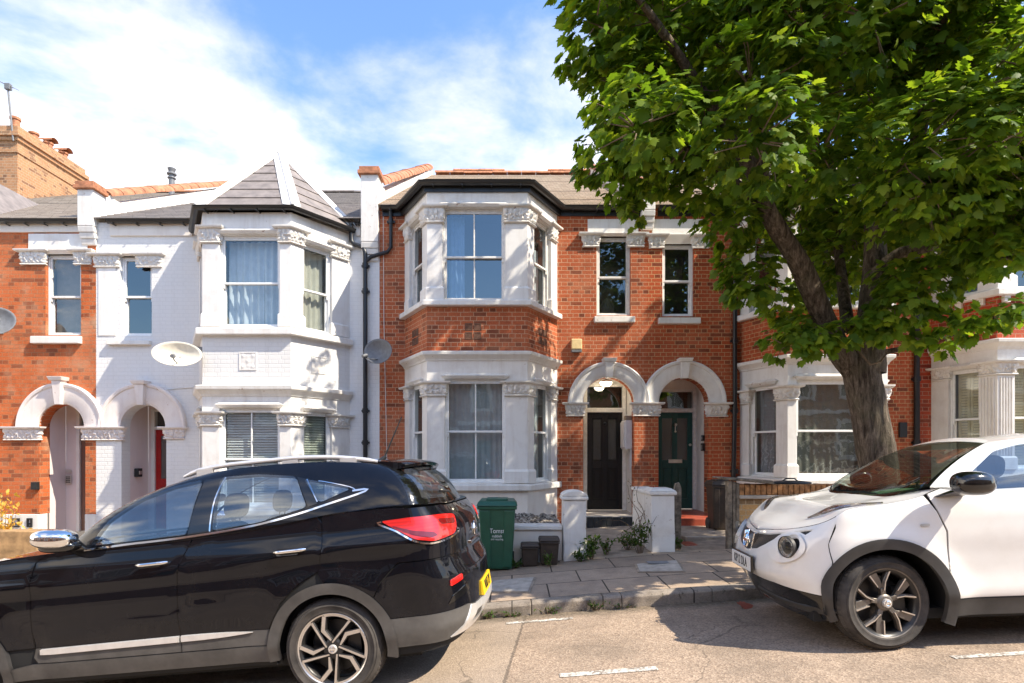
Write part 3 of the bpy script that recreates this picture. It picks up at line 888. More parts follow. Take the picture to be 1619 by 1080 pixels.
# ------------------------------------------------------------------ middle pair: house C (black door) and house D (green door)
ZE = fz(329)                # eaves of the middle pair
ZR, YR = 10.36, 18.0        # ridge
XBC, XCD, XDE = fx(600), fx(1023), 7.74
GZ = -.35

def upper_window(h, u, v, rail, lint, capL, capR, capz, sill, room='dark', gl='wglass', extra=None, fm='oldwood', lintmat='white'):
    """narrow first-floor sash with painted lintel block and carved brackets. all in photo pixels on the facade plane"""
    w = sash_window(h, FAC, fx(u[0]), fx(u[1]), fz(v[1]), fz(v[0]), fz(rail), gl=gl, room=room, fm=fm, stile=.04)
    if lint:
        m = MB(FAC); m.box(fx(lint[0]), fx(lint[1]), -.05, .022, fz(lint[3]), fz(lint[2]))
        m.build('lintel', M[lintmat], h, bevel=.006)
    for s_, cp in ((1, capL), (2, capR)):
        m = MB(); cap_on_wall(m, FAC, fx(cp[0]), fx(cp[1]), fz(capz[1]), fz(capz[0])-.04, .05, s_)
        m.build('capital', M['white_worn'], h, smooth=60, normals=True)
    m = MB(FAC)
    m.hexa([(fx(u[0]), -.1, fz(v[0])), (fx(u[1]), -.1, fz(v[0])), (fx(u[1]), .0, fz(v[0])), (fx(u[0]), .0, fz(v[0]))],
           [(fx(u[0]), -.1, fz(capz[0])), (fx(u[1]), -.1, fz(capz[0])), (fx(u[1]), .05, fz(capz[0])), (fx(u[0]), .05, fz(capz[0]))])
    m.build('window_head', M['cream'], h)
    sill_box(h, FAC, fx(sill[0]), fx(sill[1]), fz(sill[3]), fz(sill[2]))
    return w

def bay_bits(h, path, zl, winL, winU, capL, capU, corniceL, sillU, frieze, matcap='white_worn', head=True):
    """capitals, cornice, sills shared by all the bays"""
    fr = facets(path)
    # capitals wrap round the front corners and stand at the wall ends
    for wins, (z0, z1) in ((winL, capL), (winU, capU)):
        f0, f1, f2 = fr
        (a0, b0), (a1, b1), (a2, b2) = [(w[0], w[1]) for w in wins]
        for sd_, P_ in ((1, [pt_on(f0, b0, -.1), pt_on(f0, b0, .012), pt_on(f0, f0.L, .012), pt_on(f1, a1, .012), pt_on(f1, a1, -.1)]), (2, [pt_on(f1, b1, -.1), pt_on(f1, b1, .012), pt_on(f1, f1.L, .012), pt_on(f2, a2, .012), pt_on(f2, a2, -.1)]),
                        (3, [pt_on(f2, b2, -.1), pt_on(f2, b2, .012), pt_on(f2, f2.L-.06, .012), pt_on(f2, f2.L-.06, -.1)]), (4, [pt_on(f0, .06, -.1), pt_on(f0, .06, .012), pt_on(f0, a0, .012), pt_on(f0, a0, -.1)])):
            m = MB(); capital(m, P_, z0, z1-.04, .05, sd_); m.build('capital', M[matcap], h, smooth=60)
    for wins, zb in ((winL, winL[1][2]), (winU, winU[1][2])):
        f0, f1, f2 = fr
        (a0, b0), (a1, b1), (a2, b2) = [(w[0], w[1]) for w in wins]
        for P_ in ([pt_on(f0, b0, -.05), pt_on(f0, b0), pt_on(f0, f0.L), pt_on(f1, a1), pt_on(f1, a1, -.05)], [pt_on(f1, b1, -.05), pt_on(f1, b1), pt_on(f1, f1.L), pt_on(f2, a2), pt_on(f2, a2, -.05)],
                   [pt_on(f2, b2, -.05), pt_on(f2, b2), pt_on(f2, f2.L-.05)], [pt_on(f0, .05), pt_on(f0, a0), pt_on(f0, a0, -.05)]):
            m = MB(); m.sweep(P_, [(-.01, zb), (.03, zb), (.03, zb+.2), (.022, zb+.215), (.01, zb+.235), (-.01, zb+.235)])
            m.build('pilaster_base', M['white'], h, bevel=.004, seg=1)
    m = MB()
    z0, z1 = corniceL
    m.sweep(path, [(-.02, z0-.03), (.02, z0-.03), (.03, z0), (.075, z0+(z1-z0)*.35), (.11, z0+(z1-z0)*.55), (.115, z1), (-.02, z1+.03)])
    m.build('cornice', M['white_worn'], h, bevel=.006, seg=1)
    m = MB()
    z0, z1 = sillU
    m.sweep(path, [(-.05, z0), (.105, z0), (.11, z0+.01), (.11, z1-.03), (.10, z1-.02), (-.05, z1)])
    m.build('bay_sill', M['white'], h, bevel=.008, seg=1)
    if head:
        for wins in (winL, winU):
            for f, w in zip(fr, wins):
                t = MB(f); moulded_head(t, f, w[0]-.06, w[1]+.06, w[3]+.01)
                t.build('window_head', M['white_worn'], h, bevel=.006, seg=1)
    return fr

def main_roof(h, X0, X1, ze, zr, mat, rows=40, ye=YF-.12, yr=YR):
    m = MB(); roof_slope(m, X0, X1, ye, ze, yr, zr, rows)
    m.poly([(X0, yr, zr), (X1, yr, zr), (X1, yr+8, ze), (X0, yr+8, ze)])
    return m.build('roof', M[mat], h, normals=False)

def bay_flat_roof(h, path, z, mat, rise=.55, back=1.2):
    """lean-to of tiles that carries the main roof out over the bay"""
    m = MB(); P = []
    c = [(a+(0 if 0 < k < 3 else 0), b) for k, (a, b) in enumerate(path)]
    off = .10
    o = [(path[0][0]-off, path[0][1]-.02), (path[1][0]-off*.5, path[1][1]-off), (path[2][0]+off*.5, path[2][1]-off), (path[3][0]+off, path[3][1]-.02)]
    ym = YF+back; s = (ZR-ZE)/(YR-YF+.12)
    zt = z+(ym-YF+.12)*s
    t = [(path[1][0]+.1, ym, zt+.02), (path[2][0]-.1, ym, zt+.02)]
    m.poly([(o[1][0], o[1][1], z), (o[2][0], o[2][1], z), t[1], t[0]])
    m.poly([(o[0][0], o[0][1], z), (o[1][0], o[1][1], z), t[0]])
    m.poly([(o[2][0], o[2][1], z), (o[3][0], o[3][1], z), t[1]])
    m.poly([(a, b, z-.002) for a, b in o])
    return m.build('bay_roof', M[mat], h)

def house_c():
    h = thing('terraced_house', 'red brick terraced house with black front door and tall white two-storey bay', 'house', (fx(810), YF, .2))
    path = [(fx(640), YF), (bx(675), YB), (bx(834), YB), (fx(881), YF)]
    fr = facets(path); f0, f1, f2 = fr
    wl = (bx(703)-path[1][0], bx(800)-path[1][0])
    winL = [(.26, .92, bz(764), 2.82), (wl[0], wl[1], bz(764), 2.86), (.24, .90, bz(764), 2.82)]
    winU = [(.26, .92, 4.23, 5.78), (wl[0]-.04, wl[1]-.01, 4.23, 5.82), (.24, .90, 4.23, 5.78)]
    # front wall
    m = MB(FAC)
    wall(m, FAC, XBC, XCD, GZ, ZE, [(fx(922), fx(1003), -1, fz(637), .25, True), (fx(943), fx(997), fz(499), fz(374), .12, False), (path[0][0]+.02, path[3][0]-.02, GZ-.1, bz(302), 0, False)])
    m.build('front_wall', M['brick_c'], h, normals=False)
    ops = [[w] for w in ((a, b, c, d) for a, b, c, d in winL)]
    for k in range(3): ops[k].append(winU[k])
    bay_walls(h, path, [('bay_plinth', 'cream', GZ, 1.02), ('bay_stonework', 'white', 1.02, 3.21), ('bay_brickwork', 'brick_c', 3.30, 4.13), ('bay_upper_stonework', 'white', 4.13, bz(300))], ops)
    bay_bits(h, path, 0, winL, winU, (bz(624), bz(605)+.02), (bz(350), bz(326)), (3.21, 3.33), (4.12, 4.235), None)
    m = MB(); m.sweep(path, [(-.02, .93), (.09, .93), (.10, .95), (.10, 1.03), (.085, 1.045), (-.06, 1.055)])
    m.build('bay_sill', M['white_worn'], h, bevel=.008, seg=1)
    # honeycomb vents in the brick band
    for f, u0, u1 in ((f1, bx(735)-path[1][0], bx(761)-path[1][0]), (f2, .40, .72), (f0, .42, .74)):
        m = MB(f); z0, z1 = bz(537), bz(511); w = (u1-u0-.02)/2; hh = (z1-z0-.02)/2
        for i in (0, 1):
            for j in (0, 1):
                ring(m, u0+i*(w+.02), u0+i*(w+.02)+w, z0+j*(hh+.02), z0+j*(hh+.02)+hh, .022, -.02, .006)
                m.box(u0+i*(w+.02)+.022, u0+i*(w+.02)+w-.022, -.02, .0025, z0+j*(hh+.02)+.022, z0+j*(hh+.02)+hh-.022)
        m.build('vent_tile', plain('brown_vent_tile', (.13, .06, .035), .8, noise_amt=.3), h, bevel=.004, seg=1)
    for k, f in enumerate(fr):
        w = sash_window(h, f, *winL[k][:4], bz(682), mull_top=k == 1, mull_bot=k == 1, room='room', depth=.8 if k == 1 else .35)
        curtain(w, f, winL[k][0]+.06, winL[k][1]-.06, winL[k][2]+.03, winL[k][3]-.03, -.24, 'net', .10, .010, seed=k, name='net_curtain')
        if k == 1:
            m = MB(f); m.tube([f(0, 0, 0)], .01) if False else None
        w = sash_window(h, f, *winU[k][:4], 5.0 if k == 1 else 5.0, mull_top=k == 1, mull_bot=k == 1, gl='wglass_b' if k == 1 else 'wglass', fm='oldwood', depth=.8 if k == 1 else .35, gap=0)
        if k == 1: curtain(w, f, winU[k][0]+.03, winU[k][0]+.36, winU[k][2]+.03, winU[k][3]-.03, -.26, 'curtain_deep', .09, .03, seed=3)
        if k == 2: curtain(w, f, winU[k][1]-.26, winU[k][1]-.03, winU[k][2]+.03, winU[k][3]-.4, -.26, 'curtain_blue', .09, .02, seed=5)
    w = upper_window(h, (943, 997), (374, 499), 437, (929, 1009, 347, 371), (923, 945), (994, 1016), (370, 389), (939, 1003, 500, 511))
    # a dark armchair back stands against the lower pane
    m = MB(); c = Vector((fx(966), YF+.42, fz(478)))
    m.grid(lambda a, b: (c.x+.17*math.cos(2*math.pi*a)*(.75+.25*math.sin(math.pi*b))*(1-.55*max(0, b-.6)/.4), c.y+.07*math.sin(2*math.pi*a), c.z-.32+b*.5), 20, 8)
    m.build('chair_back', M['black_plastic'], w, smooth=180)
    # entrance
    arch_surround(h, FAC, fx(962), fz(637), fx(1003)-fx(962.5)-.0, .775, fz(574))
    m = MB(); cap_on_wall(m, FAC, fx(897), fx(922), fz(656), fz(640), .05, 3); m.build('capital', M['white_worn'], h, smooth=60)
    m = MB(); cap_on_wall(m, FAC, fx(1003), fx(1041), fz(656), fz(640), .05, 5); m.build('capital', M['white_worn'], h, smooth=60)
    do, df = porch(h, fx(922), fx(1003), .415, fz(637), 11.6, 1.53, 2.25, 2.41, 2.50, 2.93, 'white', 'door_black', 'black', thr=None)
    m = MB(); m.lathe([(0, -.05), (.022, -.045), (.03, -.03), (.022, -.01), (.012, 0)], (1.89, 11.612, 2.18), 'y', 14); m.build('knocker', M['black_plastic'], do, smooth=40)
    m = MB(); m.box(fx(922), fx(1003), 10.5, 11.62, .30, .415); m.build('threshold', M['concrete_light'], h, bevel=.012)
    m = MB()
    for k in range(9):
        a = fx(924)+k*.118; m.box(a+.003, a+.115, 10.47, 10.51, .205, .405)
    m.build('step_tiles', M['tile_blk'], h, bevel=.004)
    # eaves, gutters, roof
    main_roof(h, XBC, XCD, ZE+.02, ZR, 'tile_c', 66)
    bay_flat_roof(h, path, ZE+.03, 'tile_c')
    ridge_tiles(h, (XBC+.1, YR, ZR+.02), (XCD, YR, ZR+.02), .14, .45, seed=2)
    for a, b in ((px(717, YR), px(798, YR)), (px(866, YR), px(935, YR))):
        ridge_tiles(h, (a, YR, ZR+.10), (b, YR, ZR+.10), .12, .45, 'ridge_tiles', seed=4)
    gp = [(XBC+.06, YF), (path[0][0]-.05, YF), (path[1][0]-.03, YB), (path[2][0]+.03, YB), (path[3][0]+.05, YF), (XCD+.05, YF)]
    m = MB(); m.sweep(gp, [(-.02, ZE-.16), (.03, ZE-.16), (.03, ZE-.02), (-.02, ZE-.02)]); m.build('fascia', M['gutter'], h)
    gutter_run(h, gp, ZE-.02, .062, .032)
    m = MB()
    for k, X in enumerate([-2.3]+[path[1][0]+.12+.5*i for i in range(4)]+[1.15, 1.6, 2.05, 2.45]):
        y = YB if path[1][0] < X < path[2][0] else YF
        m.box(X-.012, X+.012, y-.165, y-.03, ZE-.10, ZE-.085)
    m.build('gutter_bracket', M['gutter'], h)
    X1, X2 = fx(619), fx(579.5)
    pipe(h, [(X1, YF-.1, ZE-.05), (X1, YF-.06, ZE-.2), (X1, YF-.06, fz(393)), (X1-.06, YF-.06, fz(400)), (X2+.1, YF-.065, fz(408)), (X2, YF-.065, fz(416))], .035, collars=[(X1, YF-.06, fz(352))])
    # hairline cable down the wall
    pipe(h, [(fx(606), YF-.008, ZE-.1), (fx(607), YF-.008, fz(500)), (fx(612), YF-.008, fz(735))], .006, 'cable', mat='white')
    # corbelled bracket of the party wall
    party_upstand(h, fx(1012), fx(1033), YF, ZE+.05, YR, ZR, .34, fz(300), fz(366), 'white_worn', front=.16)
    return h

def house_d():
    h = thing('terraced_house', 'red brick house with dark green front door, bay half hidden by the tree', 'house', (5.2, YF, .3))
    path = [(4.345, YF), (4.77, YB), (6.5, YB), (6.95, YF)]
    fr = facets(path); f0, f1, f2 = fr
    wl = (bx(1261)-path[1][0], bx(1339)-path[1][0]+.02)
    winL = [(.22, .84, 1.16, 2.80), (wl[0]-.02, wl[1]+.35, 1.16, 2.85), (.26, .84, 1.16, 2.80)]
    winU = [(.22, .84, 4.2, 5.76), (wl[0]-.02, wl[1]+.35, 4.2, 5.80), (.26, .84, 4.2, 5.76)]
    m = MB(FAC)
    wall(m, FAC, XCD, XDE, GZ, ZE, [(fx(1041), fx(1120), -1, fz(637), .25, True), (fx(1047), fx(1097), fz(500), fz(386), .12, False), (path[0][0]+.02, path[3][0]-.02, GZ-.1, bz(302), 0, False)])
    m.build('front_wall', M['brick_d'], h, normals=False)
    ops = [[winL[k], winU[k]] for k in range(3)]
    bay_walls(h, path, [('bay_plinth', 'cream', GZ, 1.10), ('bay_stonework', 'white', 1.10, 3.17), ('bay_brickwork', 'brick_d', 3.25, 4.08), ('bay_upper_stonework', 'white', 4.08, bz(300))], ops)
    bay_bits(h, path, 0, winL, winU, (bz(630), bz(609)), (bz(350), bz(326)), (3.15, 3.275), (4.07, 4.20), None)
    m = MB(); m.sweep(path, [(-.02, 1.0), (.09, 1.0), (.10, 1.03), (.10, 1.12), (.085, 1.14), (-.06, 1.15)]); m.build('bay_sill', M['white_worn'], h, bevel=.008, seg=1)
    for k, f in enumerate(fr):
        w = sash_window(h, f, *winL[k][:4], bz(681), room='room', depth=.8 if k == 1 else .35)
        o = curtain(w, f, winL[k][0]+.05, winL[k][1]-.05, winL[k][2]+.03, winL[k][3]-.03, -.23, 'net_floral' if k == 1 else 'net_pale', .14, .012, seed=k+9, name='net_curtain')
        w = sash_window(h, f, *winU[k][:4], 5.0, gl='wglass_b' if k == 0 else 'wglass', depth=.8 if k == 1 else .35)
    upper_window(h, (1047, 1097), (386, 500), 397+46, (1031, 1112, 347, 372), (1028, 1048), (1096, 1118), (372, 391), (1040, 1106, 502, 513), fm='upvc')
    arch_surround(h, FAC, fx(1080.5), fz(637), fx(1120)-fx(1080.5), .80, fz(574))
    m = MB(); cap_on_wall(m, FAC, fx(1119), fx(1148), fz(657), fz(640), .05, 8); m.build('capital', M['white_worn'], h, smooth=60)
    do, df = porch(h, fx(1041), fx(1120), .437, fz(637), 11.6, 2.957, 3.68, 2.41, 2.49, 2.83, 'cream', 'door_green', 'green')
    m = MB(df); m.box(3.19, 3.47, -.012, .004, 1.38, 1.455); m.build('letterbox', M['brass'], do, bevel=.006)
    m = MB(df); m.lathe([(0, 0), (.032, .002), (.036, .02), (.02, .05), (0, .05)], (3.325, 0, 2.16), 'y', 14); m.box(3.318, 3.332, 0, .02, 2.03, 2.16); m.lathe([(0, 0), (.02, .002), (.02, .03), (0, .03)], (3.325, 0, 2.02), 'y', 12); m.build('knocker', M['brass'], do, smooth=40)
    m = MB(df); m.lathe([(0, 0), (.026, .002), (.026, .03), (0, .03)], (3.63, -.012, 1.75), 'y', 14); m.build('door_knob', M['brass'], do, smooth=40)
    m = MB(); m.box(fx(1041)-.02, fx(1120)+.02, 9.95, 11.62, .0, .437); m.build('threshold', M['tile_red'], h, bevel=.012)
    # low white render skirting beside the steps
    m = MB(); m.box(3.77, 4.2, YF-.05, YF+.05, 0, fz(768)); m.build('skirting', M['white_worn'], h, bevel=.01)
    main_roof(h, XCD, XDE, ZE+.02, ZR, 'tile_c', 66)
    bay_flat_roof(h, path, ZE+.03, 'tile_c')
    gp = [(XCD+.2, YF), (path[0][0]-.05, YF), (path[1][0]-.03, YB), (path[2][0]+.03, YB), (path[3][0]+.05, YF), (XDE-.2, YF)]
    m = MB(); m.sweep(gp, [(-.02, ZE-.16), (.03, ZE-.16), (.03, ZE-.02), (-.02, ZE-.02)]); m.build('fascia', M['gutter'], h)
    gutter_run(h, gp, ZE-.02, .062, .032)
    X = fx(1160)
    pipe(h, [(X, YF-.1, ZE-.05), (X, YF-.06, ZE-.2), (X, YF-.06, fz(640)), (X-.03, YF-.06, fz(760))], .042, collars=[(X, YF-.06, fz(v)) for v in (420, 540, 650, 745)])
    return h
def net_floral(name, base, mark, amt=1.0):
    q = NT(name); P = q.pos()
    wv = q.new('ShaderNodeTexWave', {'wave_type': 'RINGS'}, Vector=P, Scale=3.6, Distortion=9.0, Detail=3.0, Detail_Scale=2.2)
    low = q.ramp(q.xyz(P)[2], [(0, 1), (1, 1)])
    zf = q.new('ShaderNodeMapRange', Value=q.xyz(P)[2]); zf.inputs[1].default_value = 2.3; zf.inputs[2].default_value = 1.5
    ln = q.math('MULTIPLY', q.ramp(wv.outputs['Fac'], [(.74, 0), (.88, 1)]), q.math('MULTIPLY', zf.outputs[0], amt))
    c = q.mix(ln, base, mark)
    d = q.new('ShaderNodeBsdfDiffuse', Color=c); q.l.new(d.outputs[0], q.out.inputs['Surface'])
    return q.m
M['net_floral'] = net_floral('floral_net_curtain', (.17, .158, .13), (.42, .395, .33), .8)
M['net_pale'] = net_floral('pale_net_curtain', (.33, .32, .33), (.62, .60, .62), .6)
HC_ = house_c(); HD_ = house_d()
# ------------------------------------------------------------------ left pair: house A (orange brick) and house B (white), far right house E, houses opposite
ZEA = fz(352); ZRA = 9.80
XAB = fx(152)
PA = lambda X: 2*XAB-X          # mirror about the party wall

def bay_tower_roof(h, path, z, apex, rows, mat):
    """half-octagon hipped roof over the bay, with flat flashings along its hips, and a gable-end back running into the main roof"""
    c = ((path[0][0]+path[3][0])/2, YF)
    o = []
    for a, b in path:
        dx, dy = a-c[0], b-c[1]; L = math.hypot(dx, dy); o.append((a+dx/L*.12, b+dy/L*.12 if dy < -.1 else b, z))
    o[0] = (o[0][0]-.06, YF+.1, z); o[3] = (o[3][0]+.06, YF+.1, z)
    A = Vector(apex)
    back_y = apex[1]+3.2
    m = MB()
    def tri(a, b):
        a, b = Vector(a), Vector(b)
        n = (b-a).cross(A-a).normalized()
        if n.z < 0: n = -n
        for k in range(rows):
            t0, t1 = k/rows, (k+1)/rows
            p = [a.lerp(A, t0)+n*.016, b.lerp(A, t0)+n*.016, b.lerp(A, t1), a.lerp(A, t1)]
            m.poly([tuple(q) for q in p])
            m.poly([tuple(a.lerp(A, t0)), tuple(b.lerp(A, t0)), tuple(p[1]), tuple(p[0])])
        return n
    ns = [tri(o[k], o[k+1]) for k in range(3)]
    R_ = Vector((apex[0], back_y, apex[2]-.02))
    for k, s_ in ((0, -1), (3, 1)):
        p = Vector(o[k]); q = Vector((p.x+s_*.05, back_y, z+1.35))
        m.poly([tuple(p), tuple(A), tuple(R_), tuple(q)])
    m.build('bay_roof', M[mat], h, normals=False)
    f = MB()
    edges = []
    for k in range(4): edges.append((k, ns[k-1] if k > 0 else None, ns[k] if k < 3 else None))
    for k, nl, nr in edges:
        p = Vector(o[k]); t = (A-p).normalized()
        for n, other in ((nl, o[k-1] if k > 0 else None), (nr, o[k+1] if k < 3 else None)):
            if n is None: continue
            q = Vector(other); w = (q-p)-t*(q-p).dot(t); w.normalize()
            wd = .155
            lift = n*.028
            s0, s1 = p+t*.0, A-t*.02
            lo = [s0, s0+w*wd+t*.12, A-t*.34+w*wd*.8, s1]
            f.hexa([tuple(v+n*.004) for v in lo], [tuple(v+lift) for v in lo])
        m2 = [p+Vector((0, 0, .03)), A+Vector((0, 0, .03))]
        f.tube([tuple(v) for v in m2], .034, 8)
    f.build('hip_flashing', M['hipwhite'], h, bevel=.006, seg=1)

def carved_panel(mb, f, u0, u1, z0, z1):
    ring(mb, u0, u1, z0, z1, .018, -.01, .012)
    n = 14
    base = []
    for i in range(n+1):
        row = []
        for j in range(n+1):
            a, b = i/n, j/n
            d = .003+.013*abs(math.sin(3*math.pi*a))*abs(math.sin(3*math.pi*b))*(.6+.4*math.sin(9*a+7*b))
            row.append(mb.p(u0+.018+a*(u1-u0-.036), d, z0+.018+b*(z1-z0-.036)))
        base.append(row)
    for i in range(n):
        for j in range(n): mb.face((base[i][j], base[i+1][j], base[i+1][j+1], base[i][j+1]))

def house_b():
    h = thing('terraced_house', 'white painted brick house with red front door and pointed slate bay roof', 'house', (-5.3, YF, -.2))
    path = [(fx(315), YF), (bx(320), YB), (bx(460), YB), (fx(553), YF)]
    fr = facets(path); f0, f1, f2 = fr
    winL = [(.34, .9, .65, 2.32), (.29, 1.34, .65, 2.36), (.24, .84, .65, 2.32)]
    winU = [(.34, .9, 3.77, 5.30), (.29, 1.34, 3.77, 5.36), (.24, .84, 3.77, 5.30)]
    m = MB(FAC)
    wall(m, FAC, XAB, XBC, GZ-.4, ZEA, [(fx(192), fx(263), -1, fz(675), .25, True), (fx(190), fx(240), fz(531), fz(405), .12, False), (path[0][0]+.02, path[3][0]-.02, GZ-.5, bz(338), 0, False)])
    # the strip right of the downpipe carries on up to the parapet
    m.build('front_wall', M['white_brick'], h, normals=False)
    ops = [[winL[k], winU[k]] for k in range(3)]
    bay_walls(h, path, [('bay_plinth', 'white', GZ-.4, .6), ('bay_stonework', 'white', .6, 2.63), ('bay_brickwork', 'white_brick', 2.72, 3.64), ('bay_upper_stonework', 'white', 3.64, bz(336))], ops)
    bay_bits(h, path, 0, winL, winU, (bz(671), bz(651)), (bz(382), bz(359)), (2.60, 2.745), (3.62, 3.755), None)
    m = MB(); m.sweep(path, [(-.02, .5), (.09, .5), (.10, .53), (.10, .60), (-.06, .63)]); m.build('bay_sill', M['white_worn'], h, bevel=.008, seg=1)
    for f, a, b in ((f1, .64, .94), (f2, .40, .70)):
        m = MB(f); carved_panel(m, f, a, b, 3.02, 3.33); m.build('carved_panel', M['white'], h, smooth=40)
    for k, f in enumerate(fr):
        w = sash_window(h, f, *winL[k][:4], bz(726), mull_top=k == 1, mull_bot=k == 1, room='dark', depth=.8 if k == 1 else .35)
        blinds(w, f, winL[k][0]+.06, winL[k][1]-.06, winL[k][2]+.05, winL[k][3]-.05, -.165, tilt=1.0, mat='blind' if k == 1 else 'blind_green')
        w = sash_window(h, f, *winU[k][:4], bz(446) if k == 1 else 4.5, gl='wglass', depth=.8 if k == 1 else .35)
        if k == 1:
            u0, u1, z0, z1 = winU[k]
            curtain(w, f, u0+.05, (u0+u1)/2+.14, z0+.03, z1-.03, -.24, 'curtain_blue', .13, .03, lean=.0, seed=1)
            curtain(w, f, (u0+u1)/2+.14, u1-.05, z0+.03, z1-.03, -.24, 'curtain_blue', .12, .03, seed=2)
        if k == 2:
            u0, u1, z0, z1 = winU[k]
            curtain(w, f, u0+.05, u1-.03, z0+.03, z1-.03, -.22, 'curtain_cream', .12, .025, seed=4)
    upper_window(h, (190, 240), (405, 531), 468, None, (152, 187), (219, 254), (402, 421), (172, 240, 538, 546), fm='upvc', gl='wglass_b')
    m = MB(FAC); m.box(fx(156), fx(184), -.02, .014, fz(531), fz(421)); m.build('pilaster', M['white'], h, bevel=.004)
    arch_surround(h, FAC, fx(227.5), fz(675), fx(263)-fx(227.5), .83, fz(609), 'pinkish', kw=.09)
    m = MB(); cap_on_wall(m, FAC, fx(133), fx(194), fz(694), fz(678), .05, 2); m.build('capital', M['pinkish'], h, smooth=60); m = MB(); cap_on_wall(m, FAC, fx(262), fx(290), fz(692), fz(678), .05, 6); m.build('capital', M['pinkish'], h, smooth=60)
    do, df = porch(h, fx(192), fx(263), .02, fz(675), 11.65, -7.30, -6.63, 2.06, 2.12, 2.43, 'pink', 'door_red', 'green', frame='white')
    # string and skirting line of the chimney-breast strip beside the bay
    main_roof(h, XAB, XBC, ZEA+.04, ZRA, 'slate', 38)
    ridge_tiles(h, (XAB, YR, ZRA), (XBC, YR, ZRA), .10, .5, seed=5, mat='slate_bay')
    bay_tower_roof(h, path, bz(331), (px(441, 11.2), 11.2, pz(240, 11.2)), 7, 'slate_bay')
    gp = [(path[0][0]-.02, YF), (path[1][0]-.0, YB), (path[2][0]+.0, YB), (path[3][0]+.02, YF)]
    gutter_run(h, gp, bz(331), .055, .05)
    for a, b in ((XAB+.28, path[0][0]-.12), (path[3][0]+.12, XBC-.36)):
        gutter_run(h, [(a, YF), (b, YF)], ZEA-.0, .055, .04)
        m = MB(); m.box(a, b, YF-.035, YF+.02, ZEA-.26, ZEA-.03); m.build('fascia', M['cream'], h)
        m = MB()
        for k in range(4):
            X = a+.12+(b-a-.24)*k/3; m.box(X-.012, X+.012, YF-.15, YF-.02, ZEA-.08, ZEA-.065)
        m.build('gutter_bracket', M['gutter'], h)
    m = MB()
    for k in range(4):
        X = path[1][0]+.1+.45*k; m.box(X-.012, X+.012, YB-.16, YB-.0, bz(331)-.075, bz(331)-.06)
    m.build('gutter_bracket', M['gutter'], h)
    X = fx(579); Xa = fx(557)
    pipe(h, [(Xa, YF-.1, ZEA-.05), (Xa, YF-.07, fz(383)), (Xa+.05, YF-.07, fz(388)), (X-.04, YF-.07, fz(393)), (X, YF-.07, fz(402)), (X, YF-.07, GZ)], .042, collars=[(X, YF-.07, fz(v)) for v in (422, 462, 650, 700)])
    pipe(h, [(fx(255), YF-.01, fz(617)), (fx(285), YF-.01, fz(614)), (path[0][0]-.0, YF-.012, fz(612))], .008, 'cable', mat='white')
    party_upstand(h, fx(573), fx(600), YF, ZEA+.25, YR, ZRA+.45, .42, fz(281), fz(415), 'white_worn', front=.13)
    party_upstand(h, fx(130), fx(155), YF, ZEA+.04, YR, ZRA, .42, fz(304), fz(390), 'white_worn', front=.13)
    # patch of plain white wall above the eaves strip
    return h
M['pinkish'] = render_paint('pinkish_white_paint', (.78, .72, .68), (.55, .43, .38), .4, flake=.2, under=(.45, .28, .2))
M['blind_green'] = plain('grey_green_blind_slat', (.42, .44, .36), .6, noise_amt=.05)

